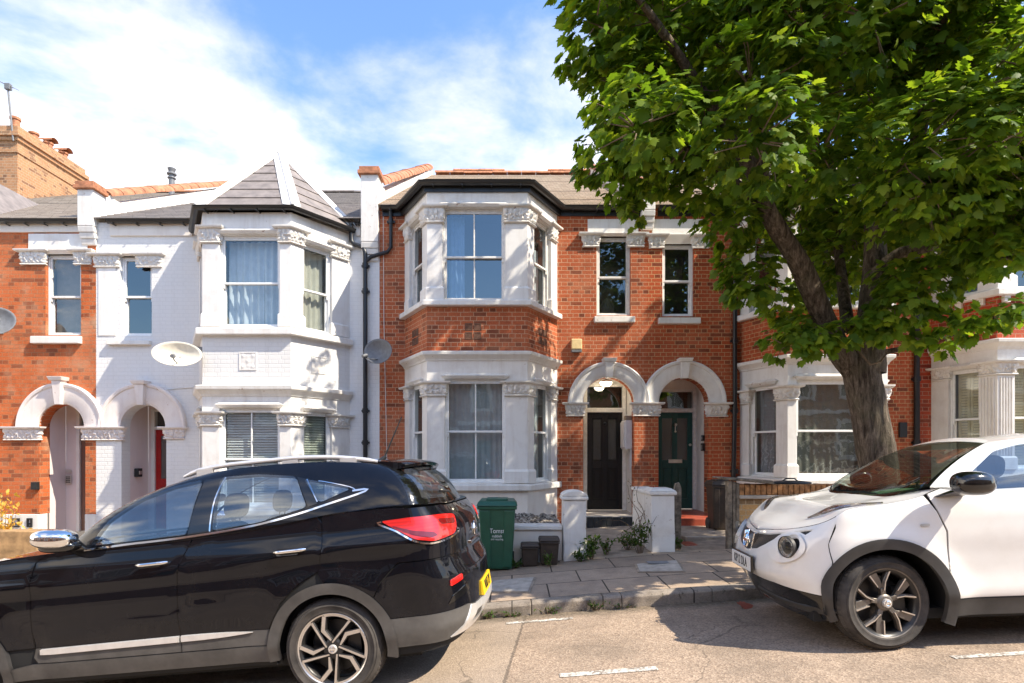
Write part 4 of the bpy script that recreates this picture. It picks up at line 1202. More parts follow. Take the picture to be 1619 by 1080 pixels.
def house_a():
    h = thing('terraced_house', 'worn orange brick terraced house with brown front door at the left edge', 'house', (-10.4, YF, -.3))
    X0 = -13.2
    path = [(PA(fx(553)), YF), (PA(bx(460)), YB), (PA(bx(320)), YB), (PA(fx(315)), YF)]
    fr = facets(path); f0, f1, f2 = fr
    winL = [(.4, .9, .65, 2.30), (.23, 1.25, .65, 2.33), (.34, .86, .65, 2.30)]
    winU = [(.4, .9, 3.77, 5.28), (.23, 1.25, 3.77, 5.33), (.34, .86, 3.77, 5.28)]
    m = MB(FAC)
    wall(m, FAC, X0, XAB, fz(813), ZEA, [(fx(62), fx(135), -1, fz(675), .25, True), (fx(72), fx(128), fz(530), fz(402), .12, False), (path[0][0]+.02, path[3][0]-.02, GZ-.6, bz(338), 0, False)])
    m.build('front_wall', M['brick_a'], h, normals=False)
    m = MB(); m.box(path[3][0], fx(62), YF-.02, YF+.2, -1.2, fz(813)); m.build('plinth', M['white_worn'], h, bevel=.01); m = MB(); m.box(fx(135), XAB, YF-.02, YF+.2, -1.2, fz(813)); m.build('plinth', M['white_worn'], h, bevel=.01)
    ops = [[winL[k], winU[k]] for k in range(3)]
    bay_walls(h, path, [('bay_plinth', 'white', GZ-.6, .6), ('bay_stonework', 'white', .6, 2.63), ('bay_brickwork', 'brick_a', 2.72, 3.64), ('bay_upper_stonework', 'white', 3.64, bz(336))], ops)
    bay_bits(h, path, 0, winL, winU, (bz(671), bz(651)), (bz(382), bz(359)), (2.60, 2.745), (3.62, 3.755), None)
    for k, f in enumerate(fr):
        sash_window(h, f, *winL[k][:4], 1.5, depth=.35); sash_window(h, f, *winU[k][:4], 4.5, depth=.35)
    w = upper_window(h, (72, 128), (402, 530), 468, (46, 139, 370, 397), (36, 71), (120, 143), (396, 417), (53, 130, 531, 544), room='room')
    m = MB(FAC); m.box(fx(74), fx(126), -.25, -.245, fz(528), fz(404)); m.build('roller_blind', M['blind_brown'], w)
    arch_surround(h, FAC, fx(98.5), fz(675), fx(135)-fx(98.5), .83, fz(603), 'pinkish', kw=.09)
    m = MB(); cap_on_wall(m, FAC, fx(10), fx(63), fz(694), fz(678), .05, 2); m.build('capital', M['pinkish'], h, smooth=60)
    porch(h, fx(62), fx(135), .0, fz(675), 11.5, -8.72, -8.18, 2.08, 2.14, 2.45, 'pink', 'door_brown', 'green', frame='white')
    main_roof(h, X0, XAB, ZEA+.04, ZRA, 'tile_a', 38)
    ridge_tiles(h, (X0, YR, ZRA), (XAB, YR, ZRA), .10, .5, seed=6)
    bay_tower_roof(h, path, bz(331), (PA(px(441, 11.2)), 11.2, pz(240, 11.2)), 7, 'slate_bay')
    gutter_run(h, [(path[3][0]+.15, YF), (XAB-.28, YF)], ZEA, .055, .04)
    m = MB(); m.box(path[3][0]+.1, XAB-.28, YF-.035, YF+.02, ZEA-.19, ZEA-.03); m.build('fascia', M['cream'], h)
    m = MB()
    for k in range(4):
        X = path[3][0]+.35+.36*k; m.box(X-.012, X+.012, YF-.15, YF-.02, ZEA-.08, ZEA-.065)
    m.build('gutter_bracket', M['gutter'], h)
    # big shared chimney stack at the left
    m = MB(); x1 = -13.2; x0 = -14.3; y0, y1 = 15.2, 17.55; zt = pz(205, 15.2)
    m.box(x0, x1, y0, y1, 6.5, zt-.62)
    for k, (e, a, b) in enumerate(((.03, -.62, -.50), (.0, -.5, -.30), (.05, -.30, -.20), (.10, -.20, -.08), (.03, -.08, .10))):
        m.box(x0-e, x1+e, y0-e, y1+e, zt+a+.001*k, zt+b)
    c = m.build('chimney', M['brick_chim'], h, bevel=.006, seg=1)
    for k, (y, s_) in enumerate(((15.45, 1.0), (16.05, .8), (16.55, .8), (17.1, .8))):
        p = MB(); q = (x1-.28, y, zt+.08)
        p.lathe([(.12, 0), (.105, .1), (.10, .30*s_), (.125, .32*s_), (.125, .38*s_), (.09, .38*s_), (.085, .1)], q, 'z', 20)
        p.build('chimney_pot', M['terra'], c, smooth=40)
        if k >= 2:
            p = MB(); p.grid(lambda a, b: (q[0]-.2+.4*a, q[1]+.13*math.cos(math.pi*b), q[2]+.33+.1*math.sin(math.pi*b)), 2, 8); p.build('pot_hood', M['terra'], c, smooth=60)
    m = MB(); m.poly([(x1+.02, y0-.05, 8.05), (x1+.5, y0-.05, 8.0), (x1+.5, y1, 9.3), (x1+.02, y1, 9.35)]); m.build('flashing', M['hipwhite'], h)
    return h

def house_e():
    h = thing('terraced_house', 'red brick house with cream louvred shutters in its ground floor bay', 'house', (10.2, YF, .5))
    dz = .235
    path = [(7.99, YF), (8.40, YB), (10.1, YB), (10.65, YF)]
    fr = facets(path); f0, f1, f2 = fr
    winL = [(.30, .82, 1.3, 3.10), (.30, 1.35, 1.3, 3.13), (.3, .8, 1.3, 3.10)]
    winU = [(.30, .82, 4.2+dz, 5.74+dz), (.30, 1.35, 4.2+dz, 5.78+dz), (.3, .8, 4.2+dz, 5.74+dz)]
    X1 = 13.0
    m = MB(FAC)
    wall(m, FAC, XDE, X1, GZ, ZE+dz, [(path[0][0]+.02, path[3][0]-.02, GZ-.1, bz(302)+dz, 0, False)])
    m.build('front_wall', M['brick_e'], h, normals=False)
    ops = [[winL[k], winU[k]] for k in range(3)]
    bay_walls(h, path, [('bay_plinth', 'white', GZ, 1.25), ('bay_stonework', 'white', 1.25, 3.44), ('bay_brickwork', 'brick_e', 3.53, 4.08+dz), ('bay_upper_stonework', 'white', 4.08+dz, bz(300)+dz)], ops)
    bay_bits(h, path, 0, winL, winU, (bz(590), bz(570)), (bz(350)+dz, bz(326)+dz), (3.42, 3.55), (4.07+dz, 4.20+dz), None)
    # fluted faces of the ground-floor pilasters
    for f, a, b in ((f1, .03, .27), (f0, f0.L-.28, f0.L-.03), (f1, 1.40, 1.66)):
        t = MB(f); n = 5
        for k in range(n):
            c = a+(b-a)*(k+.5)/n; t.tube([(c, .004, 1.55), (c, .004, 2.90)], .014, 8)
        t.build('fluting', M['white'], h, smooth=60)
    m = MB()
    for k in range(5):
        t = MB(f1); c = .12+.36*k; t.box(c-.05, c+.05, -.02, .07, 3.95+dz, 4.09+dz)
        for q in t.f: m.face([m.p(*t.v[i]) for i in q])
        t = MB(f0)
        if k < 3:
            c = .15+.35*k; t.box(c-.05, c+.05, -.02, .07, 3.95+dz, 4.09+dz)
            for q in t.f: m.face([m.p(*t.v[i]) for i in q])
    m.build('sill_bracket', M['white'], h, bevel=.006)
    for k, f in enumerate(fr):
        w = sash_window(h, f, *winL[k][:4], 2.2, room='room', depth=.8 if k == 1 else .35)
        u0, u1, z0, z1 = winL[k]; n = 3 if k == 1 else 2
        for i in range(n):
            a = u0+.06+(u1-u0-.12)*i/n; b = u0+.06+(u1-u0-.12)*(i+1)/n
            s = MB(f)
            ring(s, a+.004, b-.004, z0+.05, z1-.05, .04, -.21, -.185)
            z = z0+.1
            while z < z1-.1:
                s.hexa([(a+.044, -.205, z), (b-.044, -.205, z), (b-.044, -.200, z), (a+.044, -.200, z)], [(a+.044, -.192, z+.042), (b-.044, -.192, z+.042), (b-.044, -.187, z+.042), (a+.044, -.187, z+.042)])
                z += .05
            s.build('shutter', M['shutter'], w)
        sash_window(h, f, *winU[k][:4], 5.2, depth=.8 if k == 1 else .35)
    main_roof(h, XDE, X1, ZE+dz, ZR+dz, 'tile_c', 60)
    bay_flat_roof(h, path, ZE+dz+.03, 'tile_c')
    gp = [(XDE, YF), (path[0][0]-.05, YF), (path[1][0]-.03, YB), (path[2][0]+.03, YB), (path[3][0]+.05, YF), (X1, YF)]
    gutter_run(h, gp, ZE+dz-.02, .062, .032)
    X = fx(1446)
    pipe(h, [(X, YF-.1, ZE), (X, YF-.06, ZE-.2), (X, YF-.06, .3)], .05, collars=[(X, YF-.06, fz(v)) for v in (470, 600, 700)])
    m = MB(); m.box(fx(1420), fx(1432), YF-.05, YF, fz(692), fz(668)); m.build('vent_cover', M['black_plastic'], h, bevel=.006)
    party_upstand(h, XDE-.15, XDE+.15, YF, ZE+dz, YR, ZR+dz, .42, fz(290), fz(380), 'white_worn')
    return h
HB_ = house_b(); HA_ = house_a(); HE_ = house_e()

# houses across the street: they stand behind the camera and show in the window panes and on the paintwork of the cars
def opposite():
    fr = Frame((0, -8.2), (-1, -8.2))
    h = thing('terraced_house', 'brown brick house across the street, seen only as a reflection', 'house', (0, -8.2, 0), 'houses across the street')
    W_ = 5.3
    wins = [(-1.9, -.3, .75, 2.5), (-1.9, -.3, 3.7, 5.3), (1.1, 1.9, 3.7, 5.3)]
    m = MB(fr); wall(m, fr, -W_/2, W_/2, -1, 6.2, [(a, b, c, d, .12, False) for a, b, c, d in wins]+[(1.0, 1.9, 0, 2.2, .2, False)])
    m.build('front_wall', M['brick_opp'], h, normals=False)
    for a, b, c, d in wins:
        s = MB(fr); ring(s, a-.14, b+.14, c-.14, d+.14, .14, -.01, .05); s.build('window_surround', M['white'], h)
        sash_window(h, fr, a, b, c, d, (c+d)/2, mull_top=True, mull_bot=True, depth=.5)
    s = MB(fr); s.box(1.0, 1.9, -.2, -.15, 0, 2.2); s.build('door', M['door_green'], h)
    s = MB(fr); s.box(-W_/2, W_/2, 0, .1, 2.9, 3.1); s.build('string_course', M['white'], h)
    s = MB(); s.poly([(-W_/2, -8.0, 6.2), (W_/2, -8.0, 6.2), (W_/2, -13, 9.0), (-W_/2, -13, 9.0)]); s.build('roof', M['slate'], h, normals=False)
    def dup(o, par, dx=0):
        c = o.copy(); COL.objects.link(c)
        if par is not None: c.parent = par
        else: c.location = (o.location[0]+dx, o.location[1], o.location[2]+zslope(dx)*.6)
        for ch in list(o.children): dup(ch, c)
        return c
    for k in (-5, -4, -3, -2, -1, 1, 2, 3, 4, 5): dup(h, None, k*W_)
opposite()
# ------------------------------------------------------------------ car kit: bodywork cut as panels from a smooth body surface
def catmull(P, t):
    n = len(P)-1; x = min(max(t, 0), 1)*n; i = min(int(x), n-1); f = x-i
    p0 = P[max(i-1, 0)]; p1 = P[i]; p2 = P[i+1]; p3 = P[min(i+2, n)]
    return tuple(.5*((2*b)+(-a+c)*f+(2*a-5*b+4*c-d)*f*f+(-a+3*b-3*c+d)*f**3) for a, b, c, d in zip(p0, p1, p2, p3))
def interp(tab, x):
    if x <= tab[0][0]: return tab[0][1]
    for (a, u), (b, v) in zip(tab, tab[1:]):
        if x <= b:
            t = (x-a)/(b-a); return u+(v-u)*t
    return tab[-1][1]
def sinterp(tab, x):
    """smooth (monotone cubic Hermite) table lookup"""
    if x <= tab[0][0]: return tab[0][1]
    if x >= tab[-1][0]: return tab[-1][1]
    n = len(tab)
    for i in range(n-1):
        if x <= tab[i+1][0]: break
    def sl(k):
        if k <= 0: return (tab[1][1]-tab[0][1])/(tab[1][0]-tab[0][0])
        if k >= n-1: return (tab[-1][1]-tab[-2][1])/(tab[-1][0]-tab[-2][0])
        a = (tab[k][1]-tab[k-1][1])/(tab[k][0]-tab[k-1][0]); b = (tab[k+1][1]-tab[k][1])/(tab[k+1][0]-tab[k][0])
        return 0 if a*b <= 0 else 2*a*b/(a+b)
    h = tab[i+1][0]-tab[i][0]; t = (x-tab[i][0])/h
    a, b = tab[i][1], tab[i+1][1]; m0, m1 = sl(i)*h, sl(i+1)*h
    return a*(2*t**3-3*t*t+1)+m0*(t**3-2*t*t+t)+b*(-2*t**3+3*t*t)+m1*(t**3-t*t)

class Tub:
    """lower body: plan outline wrapped round the car, height z free"""
    def __init__(s, x0, x1, hw, Df, Dr, nf, nr, S, ef, er, arches=(), feat=None):
        s.feat = feat; s.x0, s.x1, s.hw, s.Df, s.Dr = x0, x1, hw, Df, Dr
        s.S, s.ef, s.er, s.arches = S, ef, er, arches
        pts = []; N = 160
        for k in range(N+1):
            t = math.pi/2*k/N
            pts.append((x0+Df*(1-math.cos(t)**(2/nf)), hw*math.sin(t)**(2/nf)))
        for k in range(1, 60):
            pts.append((x0+Df+(x1-Dr-x0-Df)*k/60, hw))
        for k in range(N+1):
            t = math.pi/2*(1-k/N)
            pts.append((x1-Dr*(1-math.cos(t)**(2/nr)), hw*math.sin(t)**(2/nr)))
        L = [0]
        for a, b in zip(pts, pts[1:]): L.append(L[-1]+math.hypot(b[0]-a[0], b[1]-a[1]))
        off = (x0+Df)-L[N]
        s.a = np.array([l+off for l in L]); s.px = np.array([q[0] for q in pts]); s.py = np.array([q[1] for q in pts])
        s.amin, s.amax = s.a[0], s.a[-1]
    def RA(s, y):
        """surface coordinate of the rear face at half-width y"""
        i = len(s.a)-161; return float(np.interp(-y, -s.py[i:], s.a[i:]))
    def FA(s, y): return float(np.interp(y, s.py[:161], s.a[:161]))
    def __call__(s, a, z, off=0.0):
        sg = -1
        if a > s.amax: a = 2*s.amax-a; sg = 1
        if a < s.amin: a = 2*s.amin-a; sg = 1
        xb = float(np.interp(a, s.a, s.px)); yb = float(np.interp(a, s.a, s.py))
        x, y = xb, yb*sinterp(s.S, z)
        wf = min(max((s.x0+s.Df-xb)/s.Df, 0), 1); wr = min(max((xb-s.x1+s.Dr)/s.Dr, 0), 1)
        if wf > 0: x += sinterp(s.ef, z)*wf**1.2
        if wr > 0: x += sinterp(s.er, z)*wr**1.2
        for ax, az, r, h in s.arches:
            d = math.hypot(a-ax, z-az)
            y += h*math.exp(-((d-r)/.10)**2) if d > r else h
        if s.feat: y += s.feat(a, z)
        return (x, sg*y, z)

class Hull:
    """greenhouse: base, middle and top half-loops blended; s in 0..1 from front centre to rear centre, negative = other side"""
    def __init__(s, base, mid, top): s.L = (base, mid, top)
    def __call__(s, t, h):
        sg = -1
        if t < 0: t = -t; sg = 1
        if t > 1: t = 2-t; sg = 1
        a, b, c = (catmull(q, t) for q in s.L)
        l0, l1, l2 = 2*(h-.5)*(h-1), 4*h*(1-h), 2*h*(h-.5)
        p = [l0*u+l1*v+l2*w for u, v, w in zip(a, b, c)]
        return (p[0], sg*abs(p[1]) if abs(p[1]) > 1e-6 else 0.0, p[2])
    def inv(s, x, z, t0=.5, h0=.5):
        t, h = t0, h0
        for _ in range(25):
            p = s(t, h); e = 1e-3
            pt = s(t+e, h); ph = s(t, h+e)
            a, b = (pt[0]-p[0])/e, (ph[0]-p[0])/e; c, d = (pt[2]-p[2])/e, (ph[2]-p[2])/e
            D = a*d-b*c
            if abs(D) < 1e-9: break
            rx, rz = x-p[0], z-p[2]
            t += max(-.1, min(.1, (rx*d-rz*b)/D)); h += max(-.3, min(.3, (a*rz-c*rx)/D))
            t = min(max(t, .01), .99)
            if abs(rx)+abs(rz) < 1e-5: break
        return (t, h)

def dens(poly, res):
    out = []
    n = len(poly)
    for k in range(n):
        a, b = poly[k], poly[(k+1) % n]
        L = math.hypot(b[0]-a[0], b[1]-a[1]); m = max(1, int(L/res))
        out += [(a[0]+(b[0]-a[0])*j/m, a[1]+(b[1]-a[1])*j/m) for j in range(m)]
    return out
def spl(pts, n=8, closed=True):
    """rounded outline through points"""
    out = []; N = len(pts)
    for k in range(N if closed else N-1):
        p0, p1, p2, p3 = pts[(k-1) % N], pts[k], pts[(k+1) % N], pts[(k+2) % N]
        for j in range(n):
            f = j/n
            out.append(tuple(.5*((2*b)+(-a+c)*f+(2*a-5*b+4*c-d)*f*f+(-a+3*b-3*c+d)*f**3) for a, b, c, d in zip(p0, p1, p2, p3)))
    if not closed: out.append(pts[-1])
    return out
def soft(poly, r=.03, n=4):
    """round the corners of an outline"""
    out = []; N = len(poly)
    for k in range(N):
        a, b, c = Vector(poly[k-1]), Vector(poly[k]), Vector(poly[(k+1) % N])
        l1, l2 = (a-b).length, (c-b).length
        rr = min(r, l1*.4, l2*.4)
        p, q = b+(a-b).normalized()*rr, b+(c-b).normalized()*rr
        for j in range(n+1):
            t = j/n; out.append(tuple(p*(1-t)**2+b*2*t*(1-t)+q*t*t))
    return out
def circ(cx, cz, r, n=48, t0=0, t1=2*math.pi):
    return [(cx+r*math.cos(t0+(t1-t0)*k/n), cz+r*math.sin(t0+(t1-t0)*k/n)) for k in range(n)]
def inside(poly, X, Y):
    r = np.zeros(len(X), bool); n = len(poly)
    for k in range(n):
        x0, y0 = poly[k]; x1, y1 = poly[(k+1) % n]
        c = ((y0 > Y) != (y1 > Y))
        with np.errstate(divide='ignore', invalid='ignore'):
            xi = (x1-x0)*(Y-y0)/((y1-y0) if y1 != y0 else 1e-12)+x0
        r ^= c & (X < xi)
    return r

def panel(name, mat, parent, surf, outline, holes=(), res=.05, off=0.0, mirror=False, thick=0.0, sc=(1, 1), both=None):
    """cut a panel with the given outline (surface coordinates) out of a smooth surface, with true surface normals"""
    loops = [dens(outline, res*.6)]+[dens(h, res*.6) for h in holes]
    pts = []; edges = []
    for L in loops:
        b = len(pts); pts += L; edges += [(b+k, b+(k+1) % len(L)) for k in range(len(L))]
    xs = [q[0] for q in loops[0]]; ys = [q[1] for q in loops[0]]
    gx, gy = np.meshgrid(np.arange(min(xs)+res*.5, max(xs), res/sc[0]), np.arange(min(ys)+res*.5, max(ys), res/sc[1]))
    gx = gx.ravel(); gy = gy.ravel()
    ok = inside(loops[0], gx, gy)
    for h in loops[1:]: ok &= ~inside(h, gx, gy)
    # keep grid points clear of the outline so that the triangles stay well shaped
    B = np.array(pts)
    keep = [(x, y) for x, y in zip(gx[ok], gy[ok]) if np.min(((B[:, 0]-x)*sc[0])**2+((B[:, 1]-y)*sc[1])**2) > (res*.4)**2]
    allp = [Vector(q) for q in pts]+[Vector(q) for q in keep]
    V, E, Fc, _, _, _ = delaunay_2d_cdt(allp, edges, [], 0, 1e-5)
    tri = [f for f in Fc if len(f) == 3]
    C = np.array([[(V[f[0]][k]+V[f[1]][k]+V[f[2]][k])/3 for k in (0, 1)] for f in tri])
    ok = inside(loops[0], C[:, 0], C[:, 1])
    for h in loops[1:]: ok &= ~inside(h, C[:, 0], C[:, 1])
    tri = [f for f, o in zip(tri, ok) if o]
    used = sorted({i for f in tri for i in f}); re = {i: k for k, i in enumerate(used)}
    e = 2e-3
    pos = []; nor = []
    for i in used:
        a, z = V[i]
        p = Vector(surf(a, z)); pa = Vector(surf(a+e, z))-Vector(surf(a-e, z)); pz_ = Vector(surf(a, z+e))-Vector(surf(a, z-e))
        n = pa.cross(pz_)
        n = n.normalized() if n.length > 1e-12 else Vector((0, -1, 0))
        pos.append(p+n*off); nor.append(n)
    faces = [tuple(re[i] for i in f) for f in tri]
    fixed = []
    for f in faces:
        a, b, c = (pos[i] for i in f)
        g = (b-a).cross(c-a)
        fixed.append(f if g.dot(nor[f[0]]) >= 0 else f[::-1])
    if thick:     # fold a short return edge inwards along the boundary so that the panel shows its thickness
        cnt = {}
        for f in fixed:
            for k in range(3):
                a, b = f[k], f[(k+1) % 3]; cnt[(a, b)] = cnt.get((a, b), 0)+1
        bd = [(a, b) for (a, b) in cnt if (b, a) not in cnt]
        mp_ = {}
        for a, b in bd:
            for i in (a, b):
                if i not in mp_:
                    mp_[i] = len(pos); pos.append(pos[i]-nor[i]*thick); nor.append(nor[i])
            fixed.append((b, a, mp_[a], mp_[b]))
    if mirror == 'split':
        mirror_side(name, mat, parent, pos, nor, fixed)
    elif mirror:
        n0 = len(pos); mp2 = {}
        for i in range(n0):
            p, n = pos[i], nor[i]
            if abs(p.y) < 2e-4: mp2[i] = i; nor[i] = Vector((n.x, 0, n.z)).normalized()
            else: mp2[i] = len(pos); pos.append(Vector((p.x, -p.y, p.z))); nor.append(Vector((n.x, -n.y, n.z)))
        fixed += [tuple(mp2[i] for i in f[::-1]) for f in fixed]
    me = bpy.data.meshes.new(name)
    me.from_pydata([tuple(p) for p in pos], [], fixed)
    me.materials.append(mat); me.shade_smooth()
    me.normals_split_custom_set_from_vertices([tuple(n) for n in nor])
    o = bpy.data.objects.new(name, me); COL.objects.link(o); o.parent = parent
    return o

def mirror_side(name, mat, parent, pos, nor, faces):
    me = bpy.data.meshes.new(name)
    me.from_pydata([(p.x, -p.y, p.z) for p in pos], [], [f[::-1] for f in faces])
    me.materials.append(mat); me.shade_smooth(); me.normals_split_custom_set_from_vertices([(n.x, -n.y, n.z) for n in nor])
    o = bpy.data.objects.new(name, me); COL.objects.link(o); o.parent = parent

def car_paint(name, col, rough=.25, coat=1.0, dirt=(.3, .26, .22), dirt_amt=.1, ior=1.5, spec=.5, low=.45):
    q = NT(name); P = q.obj()
    n = q.noise(P, 5, 6, .65); fine = q.noise(P, 160, 2, .5)
    zz = q.new('ShaderNodeMapRange', Value=q.xyz(P)[2]); zz.inputs[1].default_value = .75; zz.inputs[2].default_value = .25
    f = q.math('MULTIPLY', q.math('ADD', q.ramp(n, [(.45, 0), (.8, 1)]), q.math('MULTIPLY', zz.outputs[0], low)), dirt_amt)
    q.P(Base_Color=q.mix(f, col, dirt), Roughness=q.math('ADD', rough, q.math('MULTIPLY', f, .5)))
    q.set(q.b, 'Coat Weight', coat); q.set(q.b, 'Coat Roughness', .015); q.set(q.b, 'Coat IOR', ior)
    q.set(q.b, 'Specular IOR Level', spec)
    return q.m
M['paint_black'] = car_paint('black_car_paint', (.003, .0035, .006), .3, 1.0, ior=1.4, dirt_amt=.012, spec=.05)
M['paint_white'] = car_paint('white_car_paint', (.80, .79, .76), .35, 1.0, dirt=(.42, .36, .29), dirt_amt=.16)
M['cladding'] = plain('grey_plastic_cladding', (.075, .069, .063), .6, noise_amt=.2, nscale=6, bump=.1, bscale=250)
M['cladding_dk'] = plain('dark_plastic_cladding', (.045, .043, .041), .55, noise_amt=.2, nscale=6, bump=.1, bscale=250)
M['under'] = plain('black_underbody', (.008, .008, .008), .8, noise_amt=0)
M['gap'] = plain('panel_gap', (.004, .004, .004), .9, noise_amt=0)
M['chrome'] = plain('chrome', (.88, .87, .85), .06, 1.0, 0)
M['satin'] = plain('satin_silver', (.80, .78, .75), .34, .6, .06)
M['piano'] = plain('gloss_black_trim', (.006, .006, .006), .12, noise_amt=0, coat=.6)
M['rubber'] = plain('tyre_rubber', (.055, .048, .042), .85, noise_amt=.35, nscale=9, bump=.25, bscale=90)
M['alloy'] = plain('machined_alloy', (.72, .69, .65), .28, .9, .08)
M['alloy_dk'] = plain('dark_alloy_paint', (.022, .021, .021), .35, .2, .1)
M['alloy_gm'] = plain('gunmetal_alloy', (.17, .15, .13), .4, .6, .2)
M['seat'] = plain('dark_seat_fabric', (.022, .024, .03), .85, noise_amt=.2, bump=.2)
M['carglass'] = glass('car_window_glass', ior=2.05, trans=(.58, .66, .74), dirt=.012, wav=.008, floor=.0)
M['screen'] = glass('tinted_windscreen', ior=2.25, trans=(.33, .40, .35), dirt=.015, wav=.008, floor=.0)
M['carglass_dk'] = glass('tinted_rear_glass', ior=1.75, trans=(.30, .32, .33), dirt=.012, wav=.008)
def lamp(name, col, tr, ior=1.5):
    q = NT(name); P = q.obj()
    st = q.new('ShaderNodeTexWave', {'bands_direction': 'Z'}, Vector=P, Scale=14.0, Distortion=.5)
    q.P(Base_Color=q.mix(q.math('MULTIPLY', st.outputs['Fac'], .5), col, tuple(c*.45 for c in col)), Roughness=.2)
    q.set(q.b, 'Coat Weight', 1.0); q.set(q.b, 'Coat Roughness', .01)
    return q.m
M['lamp_red'] = lamp('red_lamp_lens', (.62, .015, .012), .5)
M['lamp_dark'] = plain('smoked_lamp_insert', (.14, .006, .006), .15, noise_amt=0, coat=1)
M['lamp_clear'] = glass('clear_lamp_cover', ior=1.5, trans=(.93, .94, .95), dirt=.02, wav=.0)
M['reflector'] = plain('lamp_reflector', (.75, .75, .76), .12, 1.0, .1, 60)
M['plate_yellow'] = plain('yellow_number_plate', (.86, .55, .015), .35, noise_amt=.04)
M['plate_white'] = plain('white_number_plate', (.80, .80, .77), .35, noise_amt=.04)
M['plate_ink'] = plain('plate_lettering', (.012, .012, .012), .5, noise_amt=0)

def wheel(parent, x, y, z, r, rim, w, spokes, face, inner, steer=0.0, far=False):
    """wheel (brake and barrel) > tyre, rim, hub_cap; outer face towards -y (or +y on the far side)"""
    sg = 1 if far else -1
    T = Matrix.Translation((x, y, z)) @ Matrix.Rotation(steer, 4, 'Z')
    class LB(MB): pass
    def loc(a, b, c):       # a: along the car, b: outwards, c: up, about the hub
        v = T @ Vector((a, sg*b, c)); return tuple(v)
    m = MB(loc)
    m.lathe([(rim-.012, -w+.02), (rim-.03, -w*.5), (rim-.04, -.045), (rim-.022, -.012), (rim-.004, -.004), (rim-.002, -.014), (rim-.008, -w+.02)], (0, 0, 0), 'y', 48, closed=True)
    m.lathe([(0, -.13), (rim*.72, -.125), (rim*.72, -.105), (.07, -.10), (0, -.10)], (0, 0, 0), 'y', 40)
    m.box(rim*.35, rim*.72, -.15, -.07, -.09, .09)
    wo = m.build('wheel', inner if False else M['alloy_dk'], parent, smooth=40)
    t = MB(loc); h = r-rim
    prof = [(rim-.006, -w+.01), (rim+.02, -w-.004), (rim+h*.5, -w-.012), (r-.03, -w+.004), (r-.008, -w+.025), (r, -w+.05)]
    for k in range(1, 5):
        c = -w+.05+(w-.10)*k/5
        prof += [(r+.001, c-.006), (r-.007, c-.004), (r-.007, c+.004), (r+.001, c+.006)]
    prof += [(r, -.05), (r-.008, -.025), (r-.022, -.006), (r-.03, .0015), (r-.033, -.001), (rim+h*.5, .010), (rim+h*.5-.004, .0075), (rim+.03, .006), (rim+.022, .002), (rim+.006, .003), (rim-.006, -.006)]
    t.lathe(prof, (0, 0, 0), 'y', 72, closed=True)
    # tread blocks
    n = 60
    for k in range(n):
        a = 2*math.pi*k/n; a2 = a+.07
        for b0, b1 in ((-.052, -.024), (-w+.024, -w+.052)):
            lo = []; hi = []
            for aa in (a, a2):
                for bb in (b0, b1):
                    rr = r-.006; lo.append((rr*math.cos(aa), bb, rr*math.sin(aa))); rr = r+.0045-(.010 if bb in (-.024, -w+.024) else 0); hi.append((rr*math.cos(aa), bb, rr*math.sin(aa)))
            t.hexa([lo[0], lo[1], lo[3], lo[2]], [hi[0], hi[1], hi[3], hi[2]])
    t.build('tyre', M['rubber'], wo, smooth=35)
    spokes(wo, loc, rim, face)
    c = MB(loc); c.lathe([(.0, .0), (.027, -.001), (.030, -.006), (.030, -.04), (0, -.04)], (0, .004, 0), 'y', 24); c.build('hub_cap', M['satin'], wo, smooth=40)
    c = MB(loc); c.lathe([(.012, .0055), (.016, .007), (.020, .0055), (.016, .004)], (0, .0, 0), 'y', 20, closed=True); c.box(-.02, .02, .004, .007, -.004, .004)
    c.build('hub_emblem', M['chrome'], wo, smooth=40)
    return wo

def bar2(m, pts, w, d0, d1):
    """flat bar following (x, z) points with widths w, between depths d0 (back) and d1 (front) per point"""
    n = len(pts); L = []; Rr = []
    for k in range(n):
        a, b = Vector(pts[max(k-1, 0)]), Vector(pts[min(k+1, n-1)])
        t = (b-a).normalized(); q = Vector((-t.y, t.x)); p = Vector(pts[k]); ww = w[k]/2 if isinstance(w, (list, tuple)) else w/2
        L.append(p+q*ww); Rr.append(p-q*ww)
    def dd(d, k): return d[k] if isinstance(d, (list, tuple)) else d
    fl = [m.p(v.x, dd(d1, k), v.y) for k, v in enumerate(L)]; f2 = [m.p(v.x, dd(d1, k), v.y) for k, v in enumerate(Rr)]
    bl = [m.p(v.x, dd(d0, k), v.y) for k, v in enumerate(L)]; b2 = [m.p(v.x, dd(d0, k), v.y) for k, v in enumerate(Rr)]
    for k in range(n-1):
        m.face((fl[k], fl[k+1], f2[k+1], f2[k])); m.face((bl[k], b2[k], b2[k+1], bl[k+1]))
        m.face((fl[k], bl[k], bl[k+1], fl[k+1])); m.face((f2[k], f2[k+1], b2[k+1], b2[k]))
    m.face((fl[0], f2[0], b2[0], bl[0])); m.face((fl[-1], bl[-1], b2[-1], f2[-1]))

